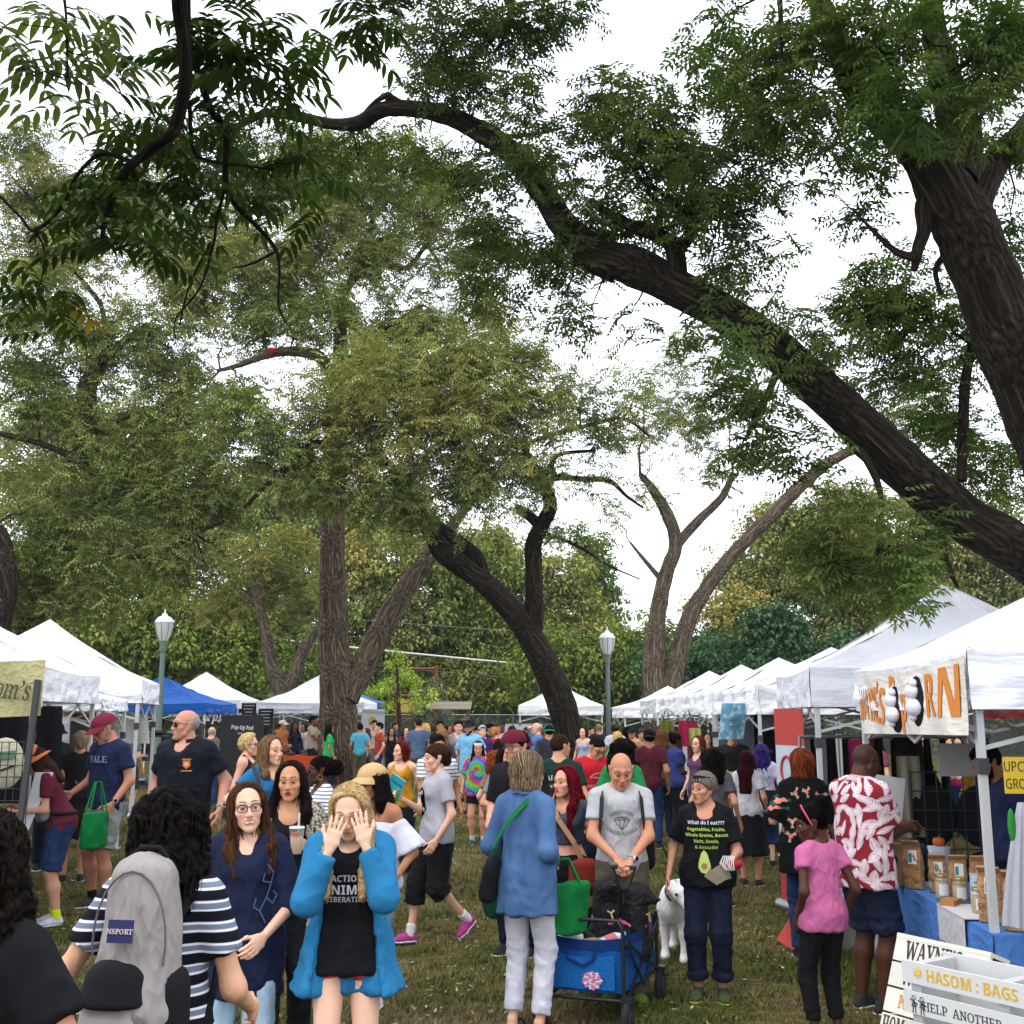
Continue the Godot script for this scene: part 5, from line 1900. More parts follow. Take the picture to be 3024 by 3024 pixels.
	var back:=[
		["dark leafy tree behind the nearest left tents",60,2280,47,wood,clumps7([-20.91,4.5,-47.32,2.74,1.87,1.84,1,-17.93,4.86,-46.23,2.11,1.83,1.58,1,-19.9,6.34,-46.98,2.16,1.3,1.38,1,-21.48,2.37,-47.7,2.16,1.3,1.38,1])],
		["dense tree directly behind the left street lamp",430,2280,46,wood,clumps7([-15.39,5.55,-46.11,2.4,1.97,1.75,1,-13.42,4.86,-46.23,1.97,1.83,1.52,1,-16.66,3.75,-46.44,2.11,1.55,1.47,1,-14.26,3.2,-46.54,2.11,1.13,1.3,1,-14.99,7.13,-46.32,1.71,1.14,1.14,1])],
		["leafy tree right of the left street lamp",660,2280,48,wood,clumps7([-12.82,4.55,-48.32,1.91,1.62,1.41,1,-12.09,6.14,-48.03,1.76,1.32,1.24,1,-11.65,3.25,-48.56,1.91,1.18,1.24,1,-14,2.53,-48.69,1.47,.74,.88,1])],
		["shaded tree behind the tent at the big trunk",880,2280,52,wood,clumps7([-9.75,4.3,-52.43,2.39,1.91,1.72,1,-9.75,2.42,-52.78,2.39,1.12,1.4,1,-10.71,6.34,-52.06,1.91,1.43,1.34,1])],
		["yellowing tree seen through the slanting stem",1130,2280,53,autumn,clumps7([-6.2,7.22,-52.92,2.6,2.11,1.88,1,-6.53,4.82,-53.36,2.11,1.79,1.56,1,-5.07,9.14,-52.57,1.79,1.46,1.3,1,-7.34,9.14,-52.57,1.46,1.46,1.17,1])],
		["green tree above the kiosk roof",1330,2280,55,wood,clumps7([-3.07,6.26,-55.13,2.53,2.02,1.82,1,-2.22,3.94,-55.55,2.53,1.52,1.62,1,-4.25,3.94,-55.55,1.85,1.52,1.35,1,-1.89,8.41,-54.73,2.02,1.69,1.48,1,-3.24,9.08,-54.61,1.52,1.18,1.08,1])],
		["pale yellow green tree between the leaning trunk and its stem",1480,2280,57,autumn,clumps7([-.91,8.65,-56.72,1.92,1.92,1.54,1,-.21,6.76,-57.07,2.1,1.92,1.61,1,-1.26,10.54,-56.38,1.75,1.22,1.19,1,.49,4.53,-57.48,1.92,1.4,1.33,1])],
		["bushy tree right of the leaning trunk",1640,2280,56,autumn,clumps7([2.54,7.01,-56,1.89,1.72,1.44,1,3.23,5.49,-56.28,2.23,1.72,1.58,1,2.2,8.87,-55.66,1.72,1.54,1.3,1,1.51,4.14,-56.53,2.06,1.37,1.37,1])],
		["bright conical treetop against the white sky",1760,2280,60,[Color(.08,.13,.03),Color(.1,.15,.035)],clumps7([4.56,8.28,-59.84,1.47,1.29,1.1,1,4.38,9.73,-59.57,1.1,1.1,.88,1,5.11,6.47,-60.17,1.65,1.47,1.25,1,4.19,11.17,-59.31,.83,.92,.7,1])],
		["low leafy tree behind the right street lamp",1850,2280,47,wood,clumps7([4.87,3.93,-47.42,1.58,1.3,1.15,1,4,2.66,-47.65,1.73,1.01,1.09,1,5.44,2.52,-47.68,1.58,.86,.98,1,5.16,5.07,-47.21,1.01,.86,.75,1])],
		["round dark green tree above the white tent peaks",2290,2280,42,[Color(.035,.075,.035),Color(.05,.095,.045)],clumps7([9.95,4.86,-42.17,1.22,1.03,.9,1.3,9.37,3.98,-42.33,1.03,.77,.72,1.2,10.65,3.98,-42.33,1.16,.77,.77,1.2,10.01,5.49,-42.05,.77,.51,.51,1.1])],
		["tree with bare boughs beyond the V shaped stems",2080,2280,54,autumn,clumps7([9.56,4.55,-54.42,1.99,1.49,1.39,1,10.56,6.51,-54.06,1.99,1.49,1.39,1,8.4,3.41,-54.63,1.65,.99,1.06,1,11.05,3.58,-54.6,1.99,.99,1.19,1])],
		["broad yellow green tree right of the V shaped stems",2330,2280,57,autumn,clumps7([13.76,9.68,-56.53,2.79,1.92,1.89,1,15.86,11.05,-56.28,2.44,1.57,1.61,1,12.36,8.48,-56.75,2.1,1.4,1.4,1,16.03,8.48,-56.75,2.62,1.75,1.75,1,13.76,11.74,-56.15,1.75,1.05,1.12,1,16.9,5.56,-57.29,2.62,1.92,1.82,1])],
		["golden tree crown rising over the large right tent",2560,2280,56,autumn,clumps7([17.98,10.56,-55.36,2.57,1.89,1.78,1,19.52,8.36,-55.76,2.75,1.89,1.85,1,16.95,12.58,-54.98,1.72,1.2,1.17,1,18.67,6.17,-56.16,2.75,1.72,1.78,1])],
		["olive tree behind the right hand tent roofs",2860,2280,52,olive,clumps7([20.84,9,-51.57,2.39,1.75,1.66,1,22.75,10.57,-51.29,2.07,1.75,1.53,1,20.52,6.81,-51.98,2.55,1.43,1.59,1,23.39,7.75,-51.8,1.91,1.75,1.47,1,19.72,11.51,-51.11,1.75,1.27,1.21,1])],
		["tall tree filling the upper left behind the crooked trunk",200,2280,58,[Color(.17,.21,.07),Color(.21,.225,.085)],clumps7([-23.31,16.11,-56.37,4.09,2.49,2.63,.8,-19.4,14.71,-56.63,3.2,2.31,2.2,.8,-24.2,12.96,-56.95,3.2,2.13,2.13,.9,-20.65,11.21,-57.27,3.55,2.13,2.27,1,-16.21,11.56,-57.2,3.2,2.13,2.13,.9,-24.2,9.47,-57.59,3.55,1.78,2.13,1])],
		["tall hazy tree behind the biggest trunk",900,2280,60,[Color(.15,.19,.06),Color(.19,.205,.075)],clumps7([-11.62,12.98,-58.98,3.68,2.39,2.43,.9,-14.56,13.34,-58.91,2.57,2.21,1.91,.8,-8.49,11.89,-59.18,2.76,2.02,1.91,.9,-11.25,9.73,-59.57,3.31,1.84,2.06,1,-6.1,12.62,-59.04,2.39,1.65,1.62,.8])],
	]
	for b in back:
		var d: float=b[3]
		var gx: float=(b[1]-1512.0)/3264.0*d
		var base:=on(gx,-d*1.02)
		var top: Vector3=b[5][0][0]
		for e in [-2.6,.4,2.9]: b[5].append([Vector3(base.x+e,2.6+rng.randf()*1.6,base.z+.5),Vector3(2.4,1.5,1.4),1.0])
		tree("woodland_tree",b[0],[[Vector4(base.x,base.y,base.z,.32),Vector4(base.x+.2,base.y+2.5,base.z,.26),Vector4(lerpf(base.x,top.x,.6),lerpf(base.y+2,top.y,.6),top.z,.2),Vector4(top.x,top.y,top.z,.1)]],
			b[5],{"tones": b[4],"kind": "broad","size": 1.0,"fill": 34.0,"dark": .7,"each": 2,"twig": .05,"sides": 8,"group": "trees of the wood beyond the fence"})

	var spots:=[]
	var tint:=[]
	for i in 7000:
		var x:=lerpf(-46,46,rng.randf())
		var z:=-lerpf(52,70,rng.randf())
		var top:=3.6+2.6*nz.get_noise_2d(x*.16,z*.1)+1.2
		spots.append(Transform3D(Basis.from_euler(Vector3(rng.randf(),rng.randf()*TAU,rng.randf())).scaled(Vector3.ONE*3.0),Vector3(x,rng.randf()*top,z)))
		tint.append(wood[rng.randi() % 4]*(.9+rng.randf()*.7))
	scatter("undergrowth",sprigs[["broad",0]],leaf_mat("leaves"),spots,tint,self,"dark undergrowth along the far edge of the park")

	var yt:=tree("young_tree","young bright yellow green maple beside the big trunk",[run4([-3.84,.18,-38.96,.093,-3.87,1.49,-38.72,.081,-3.91,2.52,-38.53,.058,-3.96,3.67,-38.32,.035])],
		clumps7([-3.92,3.1,-38.42,.81,.52,.54,1,-4.45,2.69,-38.5,.93,.28,.48,1,-3.28,2.64,-38.51,.81,.3,.45,1,-3.98,3.78,-38.3,.47,.47,.37,1,-3.87,2.29,-38.57,.93,.23,.47,1]),{"tones": [Color(.22,.3,.04),Color(.28,.33,.06),Color(.16,.24,.03)],"kind": "broad","size": .42,"fill": 6.0,"twig": .02})
	tree("cedar_shrub","grey green feathery cedar shrub in front of the playground",[run4([-3.14,-.03,-42.04,.126,-3.14,1.33,-41.8,.1,-3.14,2.94,-41.5,.038])],
		clumps7([-3.14,2.32,-41.61,.69,.63,.53,1.4,-3.42,1.7,-41.73,.63,.63,.5,1.4,-2.79,1.7,-41.73,.63,.63,.5,1.4,-3.1,2.94,-41.5,.38,.38,.3,1.3]),{"tones": [Color(.075,.1,.06),Color(.1,.13,.08)],"kind": "broad","size": .3,"fill": 7.0,"twig": .02})

func overhang() -> void:
	var limbs:=[
		run4([-1.276,5.507,-3.618,.051,-1.391,5.291,-4.064,.048,-1.504,5.129,-4.501,.04,-1.511,4.993,-4.627,.037,-1.539,4.865,-4.753,.033,-1.611,4.729,-4.879,.031,-1.643,4.681,-4.888,.028,-1.807,4.635,-4.998,.025,-1.889,4.554,-5.013,.022,-1.992,4.469,-5.13,.017,-2.034,4.32,-5.157,.013,-2.039,4.229,-5.174,.01]),
		run4([-1.477,5.431,-4.446,.021,-1.588,5.319,-4.873,.02,-1.633,5.275,-5.084,.019,-1.61,5.179,-5.203,.019,-1.576,5.061,-5.327,.018,-1.5,4.956,-5.346,.018,-1.529,4.741,-5.487,.016,-1.468,4.617,-5.51,.014,-1.382,4.554,-5.623,.013,-1.29,4.445,-5.643,.011,-1.263,4.337,-5.663,.007,-1.268,4.138,-5.699,.006,-1.217,4.029,-5.719,.004]),
		run4([-1.643,4.673,-4.889,.015,-1.741,4.633,-4.897,.013,-1.806,4.553,-4.911,.008,-1.895,4.545,-4.913,.005]),
		run4([-1.806,4.553,-4.911,.01,-2.005,4.643,-4.996,.01,-2.129,4.537,-5.016,.01,-2.204,4.383,-5.044,.008,-2.379,4.32,-5.157,.008,-2.447,4.386,-5.145,.007,-2.581,4.519,-5.121,.007]),
		run4([-1.529,4.733,-5.488,.011,-1.576,4.546,-5.523,.009,-1.594,4.421,-5.545,.007,-1.695,4.228,-5.682,.006,-1.824,4.066,-5.712,.004,-1.827,3.957,-5.732,.004]),
		run4([-1.663,5.059,-5.225,.012,-1.645,4.819,-5.269,.01,-1.585,4.808,-5.373,.009,-1.414,4.83,-5.47,.007,-1.29,4.861,-5.567,.006]),
		run4([-2.025,5.129,-4.501,.008,-2.017,5.039,-4.517,.006,-2.01,4.783,-4.564,.005]),
		run4([-2.379,4.32,-5.157,.007,-2.329,4.221,-5.176,.005,-2.362,4.022,-5.212,.003,-2.497,3.873,-5.239,.003]),
		run4([-.729,6.521,-5.669,.059,-.661,6.24,-5.822,.04,-.781,6.024,-5.862,.01]),
		run4([-1.272,4.427,-5.646,.007,-1.419,4.355,-5.659,.006,-1.511,4.337,-5.663,.004]),run4([-1.612,4.421,-5.545,.007,-1.721,4.208,-5.585,.005,-1.805,4.029,-5.719,.004]),
	]
	var clumps:=clumps7([-2.18,5.04,-4.52,.17,.11,.14,.7,-2,5.05,-4.62,.17,.11,.14,.6,-2.22,4.84,-4.55,.12,.09,.11,.6,-2.03,4.9,-4.64,.19,.09,.14,.7,-1.9,5.07,-4.72,.1,.08,.09,.35,-2.12,4.79,-4.77,.18,.1,.14,.7,-1.88,4.9,-4.75,.1,.08,.09,.4,-1.47,5.31,-4.98,.24,.15,.19,1.3,-1.29,5.21,-5.1,.17,.14,.15,1.2,-1.56,5.22,-5.09,.15,.12,.14,1.1,-1.16,5.39,-5.17,.14,.12,.13,.8,-1.81,5.27,-4.78,.15,.06,.11,.5,-.81,5.88,-5.68,.15,.12,.14,1.3,-.98,5.79,-5.8,.12,.08,.1,.6,-.61,5.96,-5.77,.12,.08,.1,.8,-1.86,4.84,-5.16,.19,.12,.15,.9,-1.69,5.01,-5.34,.16,.11,.13,.9,-1.47,5.11,-5.42,.14,.11,.13,.8,-1.27,5.26,-5.49,.11,.11,.11,.5,-1.96,4.49,-5.13,.19,.12,.15,.9,-2.14,4.55,-5.11,.15,.1,.13,.7,-1.8,4.68,-5.29,.19,.12,.16,1,-1.61,4.71,-5.49,.16,.11,.14,.9,-1.14,4.95,-5.65,.15,.09,.12,.9,-1.05,4.88,-5.77,.11,.08,.09,.7,-1.31,4.75,-5.59,.15,.09,.12,.7,-1.86,4.36,-5.25,.15,.1,.13,.9,-1.99,4.29,-5.16,.13,.1,.12,.9,-2.18,4.32,-5.16,.12,.08,.1,.7,-1.76,4.46,-5.54,.14,.09,.12,.7,-2.23,4.01,-5.22,.13,.1,.12,.8,-2.4,4.15,-5.19,.13,.1,.12,.6,-2.37,3.89,-5.34,.1,.07,.09,.7,-1.22,4.69,-5.7,.13,.09,.11,.6,-2.38,4.79,-4.77,.06,.06,.06,.4])
	var base: Vector4=limbs[0][0]
	var at:=Vector3(base.x,base.y,base.z)
	var t:=thing("overhanging_branch","dark branch with large leaves hanging close into the upper left corner","branch",at)
	for i in limbs.size():
		for k in limbs[i].size(): limbs[i][k]-=Vector4(at.x,at.y,at.z,0)
		var m:=MB.new()
		limb(m,limbs[i],10,.1)
		part("bough" if i else "limb",m.mesh(),bark(.36),t)
	for c in clumps: c[0]-=at
	var tw:=MB.new()
	boughs(tw,clumps,limbs,3,.008)
	part("twigs",tw.mesh(),bark(.36),t).set_meta("kind","stuff")

	var one:=[]
	for k in 3:
		var m:=MB.new()
		m.col=Color.WHITE
		var L2:=.115
		for j in 6:
			var u0:=j/6.0
			var u1:=(j+1)/6.0
			for sg in [1,-1]:
				var w0:=sin(pow(u0,.8)*PI)*.017
				var w1:=sin(pow(u1,.8)*PI)*.017
				var bendy:=Vector3(0,-.03,0)
				var c0:=Vector3(.006*k*u0*u0,0,u0*L2)+bendy*u0*u0
				var c1:=Vector3(.006*k*u1*u1,0,u1*L2)+bendy*u1*u1
				var a0:=c0+Vector3(w0*sg,w0*.35,0)
				var a1:=c1+Vector3(w1*sg,w1*.35,0)
				if sg>0: m.quad(c0,c1,a1,a0)
				else: m.quad(c0,a0,a1,c1)
		one.append(m.mesh())
	var spots:=[[],[],[]]
	var tint:=[[],[],[]]
	var stems:=MB.new()
	var leafy:=[Color(.034,.062,.016),Color(.048,.082,.02),Color(.066,.105,.024)]
	for c in clumps:
		var rr: Vector3=c[1]
		var count:=int(c[2]*rr.x*rr.y*3.14/(.24*.24)*11.0)
		for i in count:
			var p: Vector3=c[0]+Vector3(rng.randfn(0,.5),rng.randfn(0,.5),rng.randfn(0,.45))*rr
			var a:=rng.randf()*TAU
			var d:=Vector3(cos(a),.15-rng.randf()*.5,sin(a)).normalized()
			var tone: Color=leafy[rng.randi() % 3]*(.7+rng.randf()*.6)
			if rng.randf()<.004: tone=Color(.5,.3,.04)
			var n:=4+rng.randi() % 2
			var q:=p
			for j in n:
				var nd:=(d+Vector3(0,-.07,0)).normalized()
				stems.rod(q,q+nd*.05,.0014,3)
				q+=nd*.05
				d=nd
				var side:=d.cross(Vector3.UP).normalized()
				for sg in ([1,-1] if j<n-1 else [1,-1,0]):
					var ld: Vector3=(side*sg*.9+d*.55+Vector3(0,-.05-rng.randf()*.3,0)).normalized() if sg!=0 else d
					var xx:=Vector3.UP.cross(ld).normalized()
					var b:=Basis(xx,ld.cross(xx),ld).scaled(Vector3.ONE*(.65+rng.randf()*.5))
					var k:=rng.randi() % 3
					spots[k].append(Transform3D(b,q))
					tint[k].append(tone*(.85+rng.randf()*.3))
	part("leaf_stalks",stems.mesh(),paint("3a3a22",.8),t).set_meta("kind","stuff")
	for k in 3:
		var singles:=100
		for i in mini(singles,spots[k].size()):
			var lm:=mat("leaf%d" % (i % 5),leafy[i % 3].linear_to_srgb()*(.85+.08*(i % 5)),.5)
			lm.backlight_enabled=true
			lm.backlight=Color(.3,.34,.1)
			part("leaf",one[k],lm,t,spots[k][i])
		scatter("leaves",one[k],leaf_mat("leaves"),spots[k].slice(singles),tint[k].slice(singles),t)

func street_lamp(label: String,x: float,z: float,tall: float) -> void:
	var t:=thing("street_lamp",label,"street lamp",on(x,z),.0,"park lamps")
	var green:=paint("56695f",.55)
	var m:=MB.new()
	m.lathe(Vector3.ZERO,[Vector2(.16,0),Vector2(.16,.1),Vector2(.11,.18),Vector2(.075,.5),Vector2(.065,1.0),Vector2(.05,tall-.85),Vector2(.05,tall-.82),Vector2(.085,tall-.74),Vector2(.06,tall-.7),Vector2(.09,tall-.62),Vector2(.09,tall-.58)],16)
	part("post",m.mesh(),green,t)
	var g:=mat("lamp_glass",Color(.86,.88,.86,.55),.18)
	g.transparency=BaseMaterial3D.TRANSPARENCY_ALPHA
	part("globe",MB.new().lathe(Vector3.ZERO,[Vector2(.09,tall-.58),Vector2(.15,tall-.45),Vector2(.185,tall-.28),Vector2(.19,tall-.2)],16).mesh(),g,t)
	part("lamp_cap",MB.new().lathe(Vector3.ZERO,[Vector2(.2,tall-.2),Vector2(.19,tall-.17),Vector2(.13,tall-.09),Vector2(.06,tall-.06),Vector2(.05,tall-.02),Vector2(.015,tall),Vector2(.012,tall+.07),Vector2(0,tall+.08)],16).mesh(),paint("cfd2cd",.5),t)
	var ribs:=MB.new()
	for i in 8:
		var a:=TAU*i/8
		ribs.tube([Vector4(cos(a)*.092,tall-.58,sin(a)*.092,.006),Vector4(cos(a)*.153,tall-.45,sin(a)*.153,.006),Vector4(cos(a)*.188,tall-.28,sin(a)*.188,.006),Vector4(cos(a)*.193,tall-.2,sin(a)*.193,.006)],5)
	part("frame",ribs.mesh(),green,t)

func far_things() -> void:
	street_lamp("park lamp with pale acorn globe behind the left row of tents",-7.22,-23.0,3.85)
	street_lamp("park lamp with pale acorn globe beside the small white centre tent",2.28,-26.6,3.85)

	var f:=thing("chain_link_fence","grey chain link fence along the back of the lawn","fence",on(0,-47))
	var wire:=MB.new()
	for i in 700:
		var x:=-22+i*.0629
		for d in [-1,1]: wire.bar(Vector3(x,.05,0),Vector3(x+d*1.75,1.8,0),.006,.006)
	part("mesh_wire",wire.mesh(),paint("6f7470",.6,.5),f).set_meta("kind","stuff")
	for i in 15: part("post",MB.new().rod(Vector3(-22+i*3.15,0,.03),Vector3(-22+i*3.15,1.95,.03),.03).mesh(),paint("7d8480",.5,.6),f)
	part("top_rail",MB.new().rod(Vector3(-22,1.83,.02),Vector3(22.1,1.83,.02),.024).mesh(),paint("8d938f",.5,.6),f)

	var p:=thing("climbing_frame","red playground frame behind the cedar shrub","playground",on(-3.75,-44))
	for x in [-.75,.75]: part("post",MB.new().rod(Vector3(x,0,0),Vector3(x,3.6,0),.06).mesh(),paint("7a3326"),p)
	for y in [1.6,2.5,3.55]: part("bar",MB.new().rod(Vector3(-.75,y,0),Vector3(.75,y,0),.045).mesh(),paint("7a3326"),p)
	part("platform",MB.new().box(Vector3(0,2.1,-.5),Vector3(1.4,.5,.9)).mesh(),paint("b9a24a"),p)

	var k:=thing("kiosk","small wooden kiosk with a low plank roof before the fence","shelter",on(-2.2,-39.5))
	for i in 6: part("roof_plank",MB.new().box(Vector3(0,2.02+i*.045,.7-i*.24),Vector3(1.55,.025,.25),Basis.from_euler(Vector3(.2,0,0))).mesh(),paint(["6f6655","786e5c","686050"][i % 3],.9),k)
	for x in [-.65,.65]:
		for z in [-.5,.6]: part("post",MB.new().box(Vector3(x,1.0,z),Vector3(.1,2.0,.1)).mesh(),paint("6d6048",.9),k)
	for i in 6: part("wall_plank",MB.new().box(Vector3(0,.3+i*.2,-.5),Vector3(1.3,.18,.03)).mesh(),paint("5c503c",.9),k)

	var c:=thing("parked_car","silver car parked behind the fence near the leaning trunk","car",on(.6,-51),80)
	var prof:=PackedVector2Array([Vector2(-2.1,.3),Vector2(-2.15,.7),Vector2(-1.6,.88),Vector2(-.9,.95),Vector2(-.35,1.42),Vector2(.9,1.45),Vector2(1.7,1.0),Vector2(2.1,.95),Vector2(2.15,.35)])
	var body:=CSGPolygon3D.new()
	body.name="body"
	body.polygon=prof
	body.depth=1.7
	body.material=paint("8f9598",.3,.5)
	c.add_child(body)
	body.position.z=.85
	var win:=MB.new()
	for z in [-.857,.857]: win.box(Vector3(.25,1.17,z),Vector3(1.5,.34,.01))
	part("window",win.mesh(),paint("1b2226",.15),c)
	for x in [-1.35,1.35]:
		for z in [-.8,.8]:
			var w:=part("wheel",MB.new().rod(Vector3(x,.32,z-.1),Vector3(x,.32,z+.1),.32,18).mesh(),paint("151515",.8),c)
			part("rim",MB.new().rod(Vector3(x,.32,z-.105),Vector3(x,.32,z+.105),.19,14).mesh(),paint("9a9c9e",.35,.7),w)
	for z in [-.6,.6]: part("headlight",MB.new().ball(Vector3(-2.1,.68,z),Vector3(.08,.08,.16)).mesh(),paint("d8dcdc",.2),c)

	for h in [["pale yellow house glimpsed between the trunks beyond the fence",-2.6,-60.0,"c9b98a"],["white house glimpsed beyond the car",1.0,-62.0,"c8ccd0"]]:
		var b:=thing("house",h[0],"house",on(h[1],h[2]))
		part("wall",MB.new().box(Vector3(0,1.5,0),Vector3(4.2,3.0,3)).mesh(),paint(h[3],.9),b)
		var r:=MB.new()
		r.quad(Vector3(-2.4,2.95,1.7),Vector3(2.4,2.95,1.7),Vector3(2.4,4.2,0),Vector3(-2.4,4.2,0))
		r.quad(Vector3(2.4,2.95,-1.7),Vector3(-2.4,2.95,-1.7),Vector3(-2.4,4.2,0),Vector3(2.4,4.2,0))
		part("roof",r.mesh(),paint("6b6258",.9),b)
		for x in [-1.2,1.2]:
			var wd:=part("window",MB.new().box(Vector3(x,1.7,1.51),Vector3(.8,1.0,.06)).mesh(),paint("dfe1df"),b)
			part("pane",MB.new().box(Vector3(x,1.7,1.55),Vector3(.64,.84,.02)).mesh(),paint("39464f",.15),wd)

	var n:=0
	for w in [[Vector3(-12.34,5.523,-49.161),Vector3(-1.081,4.386,-49.369),.045,"c9c8c0","thick pale cable sagging across behind the big trunk"],[Vector3(-7.384,4.361,-50.391),Vector3(-1.103,3.758,-50.501),.018,"56564f","thin dark wire below the pale cable"],[Vector3(-7.843,6.32,-50.032),Vector3(1.961,5.642,-50.156),.015,"6a6a60","thin wire above the pale cable"]]:
		var pts:=[]
		for i in 13:
			var q: Vector3=w[0].lerp(w[1],lerpf(-.8,1.8,i/12.0))
			pts.append(Vector4(q.x,q.y-.12*sin(i/12.0*PI),q.z,w[2]))
		tag(part("overhead_wire",MB.new().tube(pts,6).mesh(),paint(w[3],.6)),w[4],"cable")
		n+=1

	var bob:=thing("float_ball","red and white ball caught on a limb of the tallest trunk","ball",Vector3(-6.221,11.258,-27.371))
	part("red_half",MB.new().lathe(Vector3.ZERO,[Vector2(0,-.11),Vector2(.06,-.094),Vector2(.1,-.045),Vector2(.11,.0)],16).mesh(),paint("c01f24",.3),bob)
	part("white_half",MB.new().lathe(Vector3.ZERO,[Vector2(.11,0),Vector2(.1,.045),Vector2(.06,.094),Vector2(.02,.11),Vector2(.02,.14),Vector2(0,.14)],16).mesh(),paint("e4e4e4",.3),bob)

func tent(label: String,a: Vector2,b: Vector2,wide: float,eave: float,fall: float,peak: float,hex: String,o:={}) -> Node3D:
	var along:=(b-a).normalized()
	var out:=Vector2(-along.y,along.x)
	var corners:=[a,b,b+out*wide,a+out*wide]
	var mid: Vector2=(a+b+corners[2]+corners[3])/4
	var g:=gy(mid.x,mid.y)
	var t:=thing("canopy_tent",label,"tent",Vector3(mid.x,g,mid.y),.0,o.get("group","market tents"))
	var c:=[]
	for q in corners: c.append(Vector3(q.x-mid.x,0,q.y-mid.y))
	var mt:=cloth(hex,"",.7)
	mt.backlight_enabled=true
	mt.backlight=Color(hex)*.25
	mt.roughness=.7
	var top:=Vector3(0,peak,0)
	var sg:=signf(wide)
	var roof:=MB.new()
	var sd: float=mid.x*3.1
	for i in 4:
		var p: Vector3=c[i]*1.015+Vector3(0,eave+fall,0)
		var q: Vector3=c[(i+1) % 4]*1.015+Vector3(0,eave+fall,0)
		if sg>0:
			var s:=p
			p=q
			q=s
		roof.sheet(12,10,func(u,v):
			var e: Vector3=q.lerp(p,u)
			e.y-=sin(u*PI)*.035
			var r:=e.lerp(top,v)
			r.y-=sin(v*PI)*(.09+.10*sin(u*PI))-nz.get_noise_2d(u*2.2+sd+i,v*2.2)*.045*sin(v*PI)
			return r)
	part("roof",roof.mesh(),mt,t)
	for i in 4:
		var p: Vector3=c[i]*1.02
		var q: Vector3=c[(i+1) % 4]*1.02
		if sg>0:
			var s:=p
			p=q
			q=s
		var nn:=(p+q).normalized()
		var scal: float=o.get("scallop",.0)
		part("valance",MB.new().sheet(28,6,func(u,v):
			var e: Vector3=q.lerp(p,u)
			var y: float=eave+fall*v-sin(u*PI)*.035*v
			var w: float=nz.get_noise_2d(u*5+sd+i*9,v*1.6)*.035*(1.1-v)+sin(v*9.0+u*4+sd)*.006
			if scal>0: w+=(absf(sin(u*PI*4))-.6)*scal*(1.0-v*.4)
			if scal>0 and v>.8: y+=(1.0-absf(sin(u*PI*4)))*scal*.9
			return e+nn*(w+.004)+Vector3(0,y,0)).mesh(),mt,t)
	var white:=paint("c9cbcc",.4,.2)
	for i in 4:
		var p: Vector3=c[i]*.985
		var gg:=gy(p.x+mid.x,p.z+mid.y)-g
		var lg:=part("leg",MB.new().box(Vector3(p.x,(eave+fall+gg)/2,p.z),Vector3(.042,eave+fall-gg,.042)).mesh(),white,t)
		part("foot_plate",MB.new().box(Vector3(p.x,gg+.012,p.z),Vector3(.1,.012,.1)).mesh(),white,lg)
		part("slider",MB.new().box(Vector3(p.x,eave-.32,p.z),Vector3(.06,.09,.06)).mesh(),paint("3a3b3d",.6),lg)
	for i in 4:
		var p: Vector3=c[i]*.97
		var q: Vector3=c[(i+1) % 4]*.97
		var br:=MB.new()
		var m2:=(p+q)/2
		for e in [[p,m2],[m2,q]]:
			br.bar(e[0]+Vector3(0,eave+.16,0),e[1]+Vector3(0,eave-.22,0),.014,.026)
			br.bar(e[0]+Vector3(0,eave-.22,0),e[1]+Vector3(0,eave+.16,0),.014,.026)
		part("brace",br.mesh(),white,t)
	return t

